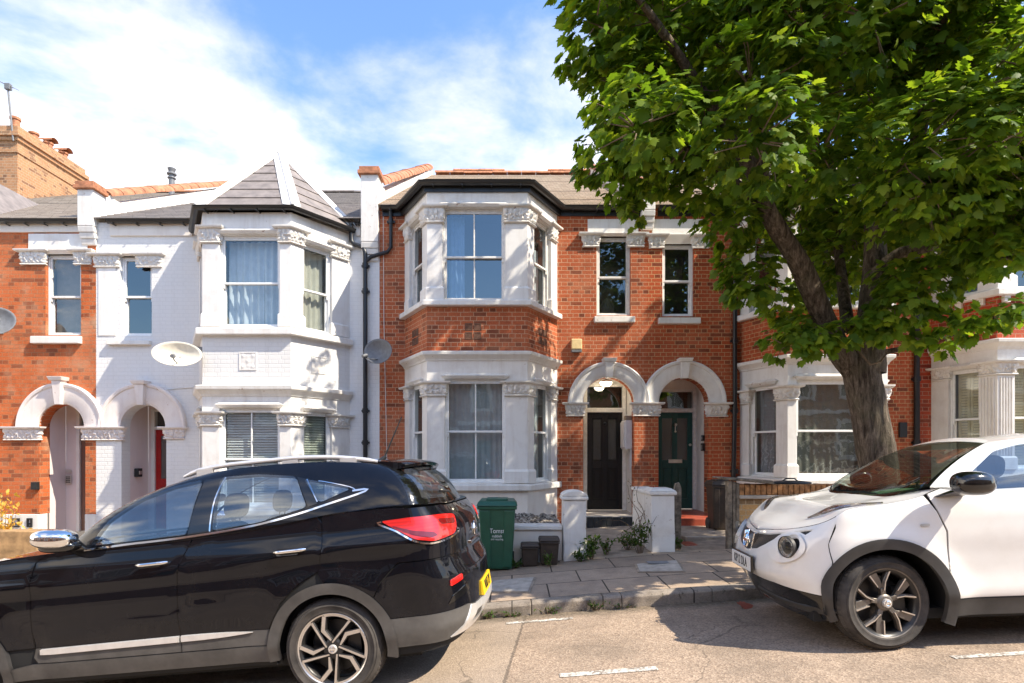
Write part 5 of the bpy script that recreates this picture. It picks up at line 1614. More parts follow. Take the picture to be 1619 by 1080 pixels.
def spokes_claw(wo, loc, rim, face):
    """five two-tone claws: straight edge, kinked edge and a rim segment between, machined on the face"""
    d = MB(loc); f = MB(loc)
    def pol(r, t): return (r*math.cos(t), r*math.sin(t))
    R1 = rim-.018
    for k in range(5):
        t = 2*math.pi*k/5+R(53.7)
        A = [pol(rim*.18, t+R(36)), pol(R1, t)]                                        # straight leg
        B = [pol(rim*.24, t+R(42)), pol(rim*.56, t+R(61)), pol(R1, t+R(47))]           # kinked leg
        arc = [pol(R1, t+R(47)*j/7) for j in range(8)]
        for P_, wd in ((A, [.010, .016]), (B, [.010, .027, .024]), (arc, .012)):
            bar2(d, P_, wd+.006 if not isinstance(wd, list) else [q+.012 for q in wd], -.055, -.0105 if P_ is not A else -.0105)
            n = len(P_)
            bar2(f, P_, wd, -.011, -.0075)
    d.lathe([(0, -.06), (.065, -.055), (.07, -.02), (.055, -.012), (0, -.012)], (0, 0, 0), 'y', 32)
    d.build('rim', M['alloy_dk'], wo, bevel=.002, seg=1)
    f.lathe([(rim-.012, -.006), (rim-.004, -.001), (rim+.002, -.006), (rim-.004, -.010)], (0, 0, 0), 'y', 64, closed=True)
    f.build('machined_face', M['alloy'], wo, smooth=30)

def spokes_y(wo, loc, rim, face):
    """five broad Y-shaped spokes in gunmetal"""
    d = MB(loc); f = MB(loc); R1 = rim-.014
    def pol(r, t): return (r*math.cos(t), r*math.sin(t))
    for k in range(5):
        t = 2*math.pi*k/5+R(94)
        st = [pol(.035, t), pol(rim*.42, t)]
        l1 = [pol(rim*.36, t+.02), pol(rim*.62, t+.20), pol(R1, t+.30)]; l2 = [pol(rim*.36, t-.02), pol(rim*.60, t-.12), pol(R1, t-.28)]
        for P_, wd in ((st, [.036, .034]), (l1, [.026, .048, .062]), (l2, [.022, .022, .026])):
            bar2(d, P_, wd, -.06, [-.020-.010*(1-i/(len(P_)-1)) for i in range(len(P_))])
        l3 = [(a, b) for a, b in l2]
        bar2(f, l2, [.006, .007, .009], -.03, -.0125)
        bar2(f, [pol(rim*.5, t+.34), pol(R1, t+.42)], [.006, .010], -.03, -.0125)
    d.lathe([(0, -.06), (.055, -.055), (.06, -.03), (.045, -.016), (0, -.016)], (0, 0, 0), 'y', 32)
    d.lathe([(rim-.020, -.02), (rim-.008, -.004), (rim+.001, -.003), (rim-.004, -.02)], (0, 0, 0), 'y', 64, closed=True)
    d.build('rim', M['alloy_gm'], wo, bevel=.003, seg=1, smooth=30)
    f.build('machined_edge', M['alloy'], wo)

def seat(parent, x, y, z, s=1.0, name='seat'):
    """front or rear seat squab, backrest and headrest, facing -x"""
    def blob(cx, cy, cz, ax, ay, az, n=3.2, tilt=0):
        m = MB()
        def fn(a, b):
            u, v = 2*math.pi*a, math.pi*(b-.5)
            c = lambda t: math.copysign(abs(math.cos(t))**(2/n), math.cos(t)); sn = lambda t: math.copysign(abs(math.sin(t))**(2/n), math.sin(t))
            p = Vector((ax*c(v)*c(u), ay*c(v)*sn(u), az*sn(v)))
            p = Matrix.Rotation(tilt, 3, 'Y') @ p
            return (cx+p.x, cy+p.y, cz+p.z)
        m.grid(fn, 22, 14); return m
    m = blob(x-.05, y, z+.12, .26, .24, .09)
    for q in (blob(x+.26, y, z+.42, .09, .24, .32, 3.2, .22),):
        b = len(m.v); m.v += q.v; m.f += [tuple(i+b for i in f) for f in q.f]; m.mi += q.mi
    so = m.build(name, M['seat'], parent, smooth=180, weld=True)
    h = blob(x+.36, y, z+.85, .055, .135, .10, 2.8, .15)
    h.tube([(x+.34, y-.05, z+.7), (x+.355, y-.05, z+.8)], .007); h.tube([(x+.34, y+.05, z+.7), (x+.355, y+.05, z+.8)], .007)
    h.build('headrest', M['seat'], so, smooth=180, weld=True)
    return so
def cushion(parent, name, mat, cx, cy, cz, ax, ay, az, n=3, tilt=0, yaw=0):
    m = MB()
    def fn(a, b):
        u, v = 2*math.pi*a, math.pi*(b-.5)
        c = lambda t: math.copysign(abs(math.cos(t))**(2/n), math.cos(t)); sn = lambda t: math.copysign(abs(math.sin(t))**(2/n), math.sin(t))
        p = Vector((ax*c(v)*c(u), ay*c(v)*sn(u), az*sn(v)))
        p = Matrix.Rotation(yaw, 3, 'Z') @ Matrix.Rotation(tilt, 3, 'Y') @ p
        return (cx+p.x, cy+p.y, cz+p.z)
    m.grid(fn, 28, 18)
    return m.build(name, mat, parent, smooth=180, weld=True)
def ribbon(name, mat, parent, surf, pts, w, off=.004, h=.004):
    """raised strip following surface coordinates; w = half width in the second coordinate direction"""
    m = MB(); rows = []
    n = len(pts)
    for k in range(n):
        a, z = pts[k]
        a0, z0 = pts[max(k-1, 0)]; a1, z1 = pts[min(k+1, n-1)]
        p = Vector(surf(a, z)); e = 2e-3
        ta = Vector(surf(a+e, z))-Vector(surf(a-e, z)); tz = Vector(surf(a, z+e))-Vector(surf(a, z-e))
        nn = ta.cross(tz).normalized()
        t = (Vector(surf(a1, z1))-Vector(surf(a0, z0))).normalized()
        s_ = nn.cross(t).normalized(); ww = w[k] if isinstance(w, (list, tuple)) else w
        rows.append([m.p(*(p+s_*ww+nn*(off-h))), m.p(*(p+s_*ww*.8+nn*off)), m.p(*(p-s_*ww*.8+nn*off)), m.p(*(p-s_*ww+nn*(off-h)))])
    for a, b in zip(rows, rows[1:]):
        for j in range(3): m.face((a[j], b[j], b[j+1], a[j+1]))
    m.face(rows[0]); m.face(rows[-1][::-1])
    return m.build(name, mat, parent, smooth=60)
def rail_seq(a0, a1, n, f): return [f(a0+(a1-a0)*k/n) for k in range(n+1)]
def liner(parent, x, z, r, hw, w=.42):
    for s in (-1, 1):
        m = MB()
        m.grid(lambda a, b: (x+r*math.cos(math.pi*(1.12*a-.06)), s*(hw-.02-b*w), z+r*math.sin(math.pi*(1.12*a-.06))), 24, 2)
        m.poly([(x+r*math.cos(math.pi*(1.12*k/24-.06)), s*(hw-.02-w), z+r*math.sin(math.pi*(1.12*k/24-.06))) for k in range(25)])
        m.build('wheel_arch_liner', M['under'], parent, smooth=50, normals=False)
def roof_surf(H, crown, k=1.0):
    def f(t, v):
        p = H(t, 1.0)
        e = min(1, min(t, 1-t)*6)
        return (p[0], v*abs(p[1]), p[2]+crown*(1-v*v)*e)
    return f
def shoulder(parent, mat, tub, H, amap, t0, t1, n=90):
    m = MB()
    rows = []
    for k in range(n+1):
        t = t0+(t1-t0)*k/n
        p = H(t, 0.0); a = catmull([(q,) for q in amap], t)[0]
        q = tub(a, p[2]-.006)
        mid = tuple((u+v)/2 for u, v in zip(p, q)); mid = (mid[0], mid[1], max(p[2], q[2])-.0005)
        rows.append([m.p(*q), m.p(*mid), m.p(*p)])
    L = len(m.v)
    for a, b in zip(rows, rows[1:]):
        for j in (0, 1): m.face((a[j], b[j], b[j+1], a[j+1]))
    for v in list(m.v): m.v.append((v[0], -v[1], v[2]))
    for f in list(m.f): m.face([i+L for i in f[::-1]])
    return m.build('shoulder', mat, parent, smooth=180, normals=False)
def hood_surf(tub, zt, crown):
    def f(a, v):
        p = tub(a, zt(a)); c = crown(p[0])
        return (p[0], v*abs(p[1]), p[2]+c*(1-abs(v)**2.4))
    return f
def handle(parent, tub, a0, a1, z, mat):
    m = MB(); n = 12; pts = []
    for k in range(n+1):
        t = k/n; p = Vector(tub(a0+(a1-a0)*t, z+.004*t)); out = .032*min(1, math.sin(math.pi*min(max(t, .04), .96))*2.2)
        pts.append((p.x, p.y-out, p.z))
    m.tube(pts, [.008]+[.0125]*(n-1)+[.008], 10)
    o = m.build('door_handle', M[mat], parent, smooth=60); return o

def sstep(x): x = min(1, max(0, x)); return x*x*(3-2*x)
def black_feat(a, z):
    """pressed creases: shoulder ridge, upswept crease low on the doors"""
    d = 0
    if -2.6 < a < .75:
        e = min(1, (a+2.6)/.3)*min(1, (.75-a)/.25)
        zc_ = .962+.012*a+.03*max(0, a+.4)
        d += e*(.011*math.exp(-((z-zc_)/.032)**2)-.004*math.exp(-((z-zc_+.10)/.06)**2))
    if -2.05 < a < -.40:
        e = sstep((a+2.05)/.12)*sstep((-.40-a)/.5)
        zl_ = .575+.10*(a+2.05)
        d += e*.010*(1-sstep((z-zl_+.05)/.10))
    return d
# ------------------------------------------------------------------ black SUV
def black_car():
    ox = -1.1928; hw = .90; Y0 = 3.78+hw
    th = math.atan(.08-.006*ox+.006)
    h = thing('parked_car', 'glossy black SUV with silver roof rails and yellow rear plate', 'car', (ox+math.sin(R(3.5))*hw, 3.78+math.cos(R(3.5))*hw, zroad(ox, Y0)), local=True, rot=(-.036, -th-.008, R(-3.5)))
    S = [(.2, .93), (.32, .955), (.40, .975), (.50, .972), (.62, .985), (.80, 1.0), (.985, 1.0), (1.03, .992), (1.10, .972), (1.2, .95), (1.3, .93)]
    er = [(.2, -.14), (.33, -.05), (.42, -.0), (.55, .0), (.70, .0), (.80, -.035), (.86, -.055), (1.0, -.05), (1.12, -.08), (1.22, -.15), (1.3, -.2)]
    ef = [(.2, .10), (.35, .02), (.5, .0), (.75, .03), (.95, .12), (1.05, .25), (1.2, .5)]
    fx_, rx_ = -2.69, .03; zc = .335
    T = Tub(-3.62, .98, hw, .80, .44, 2.4, 3.0, S, ef, er, [(rx_, zc, .43, .020), (fx_, zc, .43, .020)], black_feat)
    base = [(-2.06, 0, 1.17), (-2.03, .40, 1.17), (-1.95, .68, 1.165), (-1.80, .83, 1.155), (-1.50, .868, 1.15), (-.95, .872, 1.155), (-.40, .868, 1.185), (.12, .855, 1.235), (.54, .79, 1.25), (.69, .68, 1.235), (.78, .36, 1.225), (.80, 0, 1.225)]
    mid = [(-1.60, 0, 1.46), (-1.585, .36, 1.455), (-1.54, .62, 1.435), (-1.48, .75, 1.42), (-1.27, .78, 1.415), (-.82, .79, 1.415), (-.34, .79, 1.43), (.08, .775, 1.435), (.47, .72, 1.425), (.62, .61, 1.40), (.69, .33, 1.405), (.71, 0, 1.41)]
    top = [(-1.02, 0, 1.635), (-1.01, .32, 1.63), (-.985, .53, 1.61), (-.95, .62, 1.60), (-.82, .645, 1.61), (-.56, .66, 1.62), (-.24, .66, 1.615), (.05, .655, 1.595), (.32, .62, 1.56), (.46, .53, 1.535), (.53, .30, 1.54), (.55, 0, 1.545)]
    H = Hull(base, mid, top)
    B, K, G = M['paint_black'], M['cladding'], M['gap']
    aR, aF = circ(rx_, zc, .437), circ(fx_, zc, .437)
    iR, iF = circ(rx_, zc, .372), circ(fx_, zc, .372)
    zt = lambda a: sinterp([(-4.6, .90), (-3.3, .98), (-2.8, 1.07), (-2.2, 1.135), (-1.7, 1.15), (-.95, 1.15), (-.4, 1.18), (.12, 1.23), (.48, 1.233), (.62, 1.22), (3, 1.21)], a)
    RA = T.RA
    # dark shell behind the panels shows as shut lines
    topl = [(a, zt(a)-.004) for a in np.linspace(T.amax, T.amin, 70)]
    panel('underbody', M['under'], h, T, [(T.amin, .25)]+[(T.amax, .25)]+topl, [iR, iF], .10, -.016, mirror=True)
    m = MB(); m.box(-3.2, .6, -.78, .78, .22, .30); m.build('floor', M['under'], h)
    liner(h, rx_, zc, .40, hw); liner(h, fx_, zc, .40, hw)
    def zl(a, b, n=10): return [(a+(b-a)*k/n, zt(a+(b-a)*k/n)) for k in range(n+1)]
    fd = panel('front_door', B, h, T, [(-1.022, .505), (-1.03, .64), (-1.012, .90), (-.985, 1.0), (-.905, zt(-.9))]+zl(-.95, -1.85, 8)+[(-1.95, zt(-1.95)), (-2.03, 1.09), (-2.06, .95), (-2.082, .63), (-2.072, .505)], [aF], .06, 0, thick=.012)
    rd = panel('rear_door', B, h, T, [(-1.013, .505), (-1.021, .64), (-1.003, .90), (-.976, 1.0), (-.896, zt(-.9))]+zl(-.85, -.02, 8)+[(.012, 1.18), (.014, 1.02), (-.02, .86), (-.16, .79), (-.30, .67), (-.40, .505)], [circ(rx_, zc, .452)], .06, 0, thick=.012)
    panel('far_side', B, h, lambda a, z: (lambda p: (p[0], -p[1], p[2]))(T(-a, z)), [(2.2, .34), (-.4, .34)]+[(-x, z) for x, z in reversed(zl(-2.2, .45, 14))], [circ(-rx_, zc, .437), circ(-fx_, zc, .437)], .09)
    tl = soft([(.425, 1.150), (.64, 1.158), (RA(.74), 1.150), (RA(.575), 1.135), (RA(.60), 1.06), (RA(.655), 1.010), (.80, .985), (.66, 1.012), (.53, 1.085)], .03)
    panel('rear_quarter', B, h, T, [(.020, zt(.02))]+zl(.10, .60, 6)+[(RA(.66), 1.216), (RA(.60), 1.212), (RA(.622), .87), (.52, .87), (.40, .76), (.33, .64), (.12, .60), (-.02, .84), (.021, 1.02), (.019, 1.18)], [aR, tl], .05, 0, thick=.012)
    panel('far_quarter', B, h, lambda a, z: (lambda p: (p[0], -p[1], p[2]))(T(-a, z)), [(-RA(.60), .40), (-.3, .40)]+[(-x, z) for x, z in zl(.0, .6, 6)]+[(-RA(.66), 1.216), (-RA(.60), 1.212)], [circ(-rx_, zc, .437)], .08)
    panel('rear_bumper', B, h, T, [(.335, .632), (.405, .752), (.525, .862), (RA(.620), .862), (RA(.585), .765), (RA(.40), .735), (T.amax, .73), (T.amax, .468), (RA(.42), .468), (RA(.62), .505), (.36, .505)], [aR], .05, 0, mirror=True, thick=.012)
    tg = panel('tailgate', B, h, T, [(RA(.592), 1.210), (RA(.614), .872), (RA(.578), .773), (RA(.40), .743), (T.amax, .738), (T.amax, 1.210)], [], .06, 0, mirror=True, thick=.012)
    ff = panel('front_fender', B, h, T, [(-2.09, .505), (-2.092, .63), (-2.07, .95), (-2.04, 1.09), (-1.96, zt(-1.96))]+zl(-2.1, -3.2, 8)+[(-3.22, .505)], [aF], .06, 0, mirror='split', thick=.012)
    panel('front_bumper', B, h, T, [(-3.23, .505)]+zl(-3.23, T.amin, 8)+[(T.amin, .505)], [], .08, 0, mirror=True)
    HS = hood_surf(T, zt, lambda x: interp([(-3.6, .0), (-3.3, .02), (-2.6, .05), (-1.9, .035), (-1.7, .02)], x))
    panel('bonnet', B, h, HS, [(T.amin+.02, -1), (-1.72, -1), (-1.72, 1), (T.amin+.02, 1)], [], .08, 0, sc=(1, .8))
    # grey cladding: sills, door bottoms, arches, bumper skirt; silver strips
    panel('door_cladding', K, fd, T, [(-1.022, .40), (-1.022, .500), (-2.074, .500), (-2.09, .44), (-2.06, .40)], [aF], .05, .002, thick=.02)
    panel('door_cladding', K, rd, T, [(-.41, .40), (-.395, .500), (-1.013, .500), (-1.013, .40)], [circ(rx_, zc, .452)], .05, .002, thick=.02)
    panel('sill', K, h, T, [(-.35, .285), (-.37, .393), (-2.10, .393), (-2.32, .36), (-2.32, .285)], [iR, iF], .06, .006, thick=.02)
    ribbon('door_strip', M['satin'], fd, T, [(-2.035+(1.008)*k/12, .474+.012*k/12) for k in range(13)], [.020]+[.023]*12, .014, .012)
    ribbon('door_strip', M['satin'], rd, T, [(-1.012+.50*k/8, .487+.004*k/8) for k in range(9)], [.023, .023, .0225, .021, .019, .017, .013, .008, .002], .014, .012)
    for ax, hole in ((rx_, iR), (fx_, iF)):
        o = circ(ax, zc, .443, 40, R(-12), R(192)); i = circ(ax, zc, .372, 40, R(-12), R(192))
        panel('arch_trim', K, h, T, o+i[::-1], [], .035, .012, mirror='split', thick=.035)
    panel('bumper_skirt', K, h, T, [(.30, .31), (.385, .500), (RA(.62), .500), (RA(.42), .463), (T.amax, .463), (T.amax, .31)], [iR], .05, .006, mirror=True, thick=.02)
    panel('skid_plate', M['satin'], h, T, [(RA(.80), .325), (RA(.70), .375), (RA(.60), .49), (RA(.5), .475), (T.amax, .462), (T.amax, .335)], [soft([(RA(.60), .375), (RA(.50), .43), (RA(.30), .425), (RA(.30), .375)], .02)], .04, .016, mirror=True, thick=.02)
    panel('skirt_front', K, h, T, [(-3.15, .28), (-3.15, .50), (T.amin, .50), (T.amin, .28)], [], .08, .006, mirror=True)
    # cabin: pillars, windows, screens
    fw = [(-1.64, 1.172), (-1.53, 1.33), (-1.33, 1.458), (-1.11, 1.523), (-.885, 1.553), (-.935, 1.185)]
    rw = [(-.745, 1.558), (-.46, 1.55), (-.185, 1.51), (-.085, 1.295), (-.41, 1.225), (-.745, 1.188)]
    qw = [(-.125, 1.488), (.215, 1.392), (-.00, 1.315)]
    def iv(P): return [H.inv(x, z, .27+.045*(x+1.7)*5, .5) for x, z in P]
    wins = [iv(dens(soft(p, .035), .03)) for p in (fw, rw, qw)]
    side = [(.258, 0), (.76, 0), (.765, .5), (.77, 1.0), (.258, 1.0)]
    panel('cabin_frame', B, h, H, side, wins, .03, 0, thick=.02, sc=(3.0, .45))
    panel('cabin_frame', B, h, lambda t, k: H(-t, k), [(-a, b) for a, b in side], [[(-a, b) for a, b in w] for w in wins], .03, 0, sc=(3.0, .45))
    bp = iv(dens([(-.745, 1.558), (-.745, 1.188), (-.930, 1.183), (-.872, 1.555)], .04))
    panel('door_pillar', M['piano'], h, H, bp, [], .02, .004, sc=(3, .45))
    bp = iv(dens([(-.18, 1.51), (-.075, 1.295), (-.01, 1.31), (-.115, 1.49)], .04))
    panel('door_pillar', M['piano'], h, H, bp, [], .02, .004, sc=(3, .45))
    for nm, w, par in (('door_window', wins[0], fd), ('door_window', wins[1], rd), ('quarter_window', wins[2], h)):
        panel(nm, M['carglass'], par, H, w, [], .03, -.012, sc=(3, .45))
        panel(nm, M['carglass'], par, lambda t, k: H(-t, k), [(-a, b) for a, b in w], [], .03, -.012, sc=(3, .45))
    def line(P, n=8):
        return iv(spl(P, n, False))
    ribbon('window_trim', M['chrome'], h, H, line([(-1.78, 1.158), (-1.3, 1.160), (-.9, 1.171), (-.43, 1.207), (0, 1.285), (.225, 1.373)]), .0085, .007, .007)
    ribbon('window_trim', M['chrome'], h, H, line([(.225, 1.373), (.205, 1.402), (-.02, 1.465)], 4), .004, .006, .005)
    ribbon('pillar_trim', M['chrome'], h, H, line([(-.768, 1.192), (-.758, 1.41), (-.715, 1.552)], 5), .006, .006, .006)
    ribbon('pillar_trim', M['chrome'], h, H, line([(-.012, 1.322), (-.06, 1.41), (-.105, 1.485)], 4), .005, .006, .006)
    panel('windscreen', M['carglass'], h, H, soft([(-.245, .03), (.245, .03), (.245, .97), (-.245, .97)], .02), [], .05, -.004, sc=(3, .6))
    panel('windscreen_frame', M['piano'], h, H, [(-.262, .0), (.262, .0), (.262, 1), (-.262, 1)], [soft([(-.245, .03), (.245, .03), (.245, .97), (-.245, .97)], .02)], .04, -.001, sc=(3, .6))
    rg = soft([(.812, .10), (1.188, .10), (1.188, .88), (.812, .88)], .03)
    panel('rear_window', M['carglass_dk'], tg, H, rg, [], .04, -.002, sc=(3, .5))
    panel('rear_window_frame', M['piano'], tg, H, [(.752, 0), (1.248, 0), (1.248, 1), (.752, 1)], [rg], .04, .001, sc=(3, .5), thick=.01)
    amap = [T.amin, -3.6, -2.6, -1.80, -1.50, -.95, -.40, .12, .54, RA(.72), RA(.38), T.amax]
    shoulder(h, B, T, H, amap, .25, 1.0)
    panel('roof', B, h, roof_surf(H, .028), [(.0, -1), (1.0, -1), (1.0, 1), (.0, 1)], [], .04, 0, sc=(2, .8))
    for s in (-1, 1):
        m = MB(); pts = []
        for k in range(25):
            t = k/24; x = -1.10+1.46*t
            z = sinterp([(-1.10, 1.60), (-.95, 1.64), (-.7, 1.655), (-.3, 1.655), (.0, 1.635), (.22, 1.60), (.36, 1.568)], x)
            pts.append((x, s*(.61-.02*abs(t-.5)), z))
        m.tube(pts, [.010]+[.018]*23+[.010], 10)
        for x in (-.93, -.28, .15):
            z = sinterp([(-1.10, 1.60), (-.95, 1.64), (-.7, 1.655), (-.3, 1.655), (.0, 1.635), (.22, 1.60), (.36, 1.568)], x)
            m.box(x-.06, x+.06, s*.61-.012, s*.61+.012, z-.07, z)
        m.build('roof_rail', M['satin'], h, smooth=50)
    m = MB()
    rows = []
    for k in range(17):
        v = -1+2*k/16; y = .60*v; dr = -.07*abs(v)**3
        prof = [(.30+dr, 1.572), (.42+dr, 1.572), (.60+dr, 1.545), (.63+dr, 1.524), (.61+dr, 1.502), (.45+dr, 1.495)]
        rows.append([m.p(x, y, z+.025*(1-v*v)) for x, z in prof])
    for a, b in zip(rows, rows[1:]):
        for j in range(6): m.face((a[j], b[j], b[(j+1) % 6], a[(j+1) % 6]))
    m.face(rows[0]); m.face(rows[-1][::-1]); m.build('roof_spoiler', B, h, smooth=40)
    m = MB(); m.tube([(.20, 0, 1.59), (.25, 0, 1.635)], [.03, .014], 10); m.tube([(.235, 0, 1.62), (.415, 0, 1.95)], [.008, .005], 8); m.build('aerial', M['black_plastic'], h, smooth=50)
    # lamps, plate, badge, reflectors
    for nm, sf in (('tail_lamp', T), ('tail_lamp', lambda a, z: (lambda p: (p[0], -p[1], p[2]))(T(-a, z)))):
        sg = 1 if sf is T else -1
        fl = lambda P: [(sg*a, z) for a, z in P]
        t_ = panel(nm, M['lamp_red'], h, sf, fl(tl), [], .025, .012, thick=.02)
        panel('lamp_insert', M['lamp_dark'], t_, sf, fl(soft([(.50, 1.112), (.66, 1.065), (.80, 1.045), (.84, 1.020), (.78, 1.01), (.67, 1.035), (.58, 1.072)], .02)), [], .025, .016, thick=.004)
        panel('lamp_insert', M['lamp_dark'], t_, sf, fl(soft([(RA(.80), 1.125), (RA(.61), 1.112), (RA(.625), 1.075), (RA(.78), 1.085)], .02)), [], .025, .016, thick=.004)
        ribbon('lamp_trim', M['chrome'], t_, sf, fl(spl([(.43, 1.144), (.535, 1.072), (.66, 1.002), (.80, .972), (RA(.655), .998), (RA(.60), 1.04)], 5, False)), .007, .010, .008)
    panel('rear_reflector', M['lamp_red'], h, T, soft([(RA(.795), .665), (RA(.68), .690), (RA(.68), .728), (RA(.79), .705)], .012), [], .03, .012, thick=.012)
    panel('bumper_recess', M['piano'], h, T, soft([(RA(.82), .545), (RA(.60), .60), (RA(.55), .66), (RA(.60), .655), (RA(.78), .60)], .012), [], .03, .006, thick=.01)
    xr = T(T.amax, .535)[0]
    m = MB(); m.hexa([(xr-.01, -.26, .478), (xr+.020, -.26, .478), (xr+.020, .26, .478), (xr-.01, .26, .478)], [(xr-.02, -.26, .592), (xr+.010, -.26, .592), (xr+.010, .26, .592), (xr-.02, .26, .592)])
    pl = m.build('number_plate', M['plate_yellow'], h, bevel=.004)
    Mx = Matrix.Translation((xr+.0165, 0, .535)) @ Matrix.Rotation(R(90), 4, 'Z') @ Matrix.Rotation(R(90)-math.atan2(.010, .114), 4, 'X')
    text_mesh('VU17 ZV', 'plate_lettering', M['plate_ink'], pl, .105, Mx, .002, .82)
    m = MB(); m.lathe([(0, .014), (.052, .014), (.062, .006), (.062, 0), (0, 0)], (T(T.amax, .98)[0], 0, .98), 'x', 8); bg_ = m.build('emblem', M['chrome'], tg, bevel=.003)
    m = MB(); m.lathe([(0, .016), (.044, .016), (.044, .012), (0, .012)], (T(T.amax, .98)[0], 0, .98), 'x', 8); m.build('emblem_inlay', M['piano'], bg_)
    Mx = Matrix.Translation((T(T.amax, .98)[0]+.017, 0, .98)) @ Matrix.Rotation(R(90), 4, 'Z') @ Matrix.Rotation(R(90), 4, 'X')
    text_mesh('MG', 'emblem_lettering', M['chrome'], bg_, .055, Mx, .001, .9)
    m = MB(); x9 = T(T.amax, .9)[0]; m.box(x9-.01, x9+.012, -.28, .28, .885, .91); m.build('tailgate_trim', M['chrome'], tg, bevel=.004)
    m = MB(); m.tube([(.80, -.02, 1.235), (.765, -.10, 1.30), (.75, -.38, 1.31)], .010, 8); m.build('rear_wiper', M['black_plastic'], tg, smooth=50)
    # handles, mirrors
    for par, a0, a1 in ((fd, -1.285, -1.06), (rd, -.31, -.09)):
        handle(par, T, a0, a1, 1.012, 'chrome')
        panel('handle_recess', M['piano'], par, T, soft([(a0+.01, .985), (a1-.05, .985), (a1-.05, 1.03), (a0+.01, 1.03)], .02), [], .03, .002)
    for s in (-1, 1):
        mr_ = cushion(h, 'wing_mirror', M['chrome'], -1.775, s*1.0, 1.25, .135, .095, .066, 2.6, .12, s*-.12)
        cushion(mr_, 'mirror_base', M['piano'], -1.76, s*.975, 1.195, .125, .08, .042, 2.6, .05, s*-.12)
        m = MB(); m.hexa([(-1.78, s*.86, 1.15), (-1.64, s*.86, 1.15), (-1.64, s*.90, 1.15), (-1.78, s*.90, 1.15)], [(-1.78, s*.92, 1.24), (-1.68, s*.92, 1.24), (-1.68, s*.98, 1.24), (-1.78, s*.98, 1.24)]); m.build('mirror_arm', M['piano'], mr_, bevel=.01)
    # cabin furniture
    for y in (-.38, .38): seat(h, -1.20, y, .50)
    m = MB(); m.box(-.35, .28, -.70, .70, .44, .74); m.build('rear_bench', M['seat'], h, bevel=.05, seg=3)
    cushion(h, 'bench_back', M['seat'], .12, 0, .93, .10, .68, .30, 4, .2)
    for y in (-.42, 0, .42): cushion(h, 'headrest', M['seat'], .20, y, 1.27, .055, .13, .085, 2.8, .15)
    cushion(h, 'dashboard', M['seat'], -1.72, 0, 1.02, .30, .78, .13, 3)
    m = MB(); m.lathe([(.185, -.012), (.20, 0), (.185, .012), (.172, 0)], (0, 0, 0), 'z', 32, closed=True); m.lathe([(0, -.01), (.06, -.01), (.06, .01), (0, .01)], (0, 0, 0), 'z', 16); m.box(-.18, .18, -.018, .018, -.008, .008)
    MT = Matrix.Translation((-1.42, .38, 1.04)) @ Matrix.Rotation(R(-62), 4, 'Y'); m.v = [tuple(MT @ Vector(v)) for v in m.v]; m.build('steering_wheel', M['black_plastic'], h, smooth=50)
    cushion(h, 'rear_view_mirror', M['black_plastic'], -1.22, 0, 1.43, .03, .11, .035, 3)
    for ax in (rx_, fx_):
        wheel(h, ax, -.895, zc, .335, .243, .225, spokes_claw, None, None)
        wheel(h, ax, .895, zc, .335, .243, .225, spokes_claw, None, None, far=True)
    return h

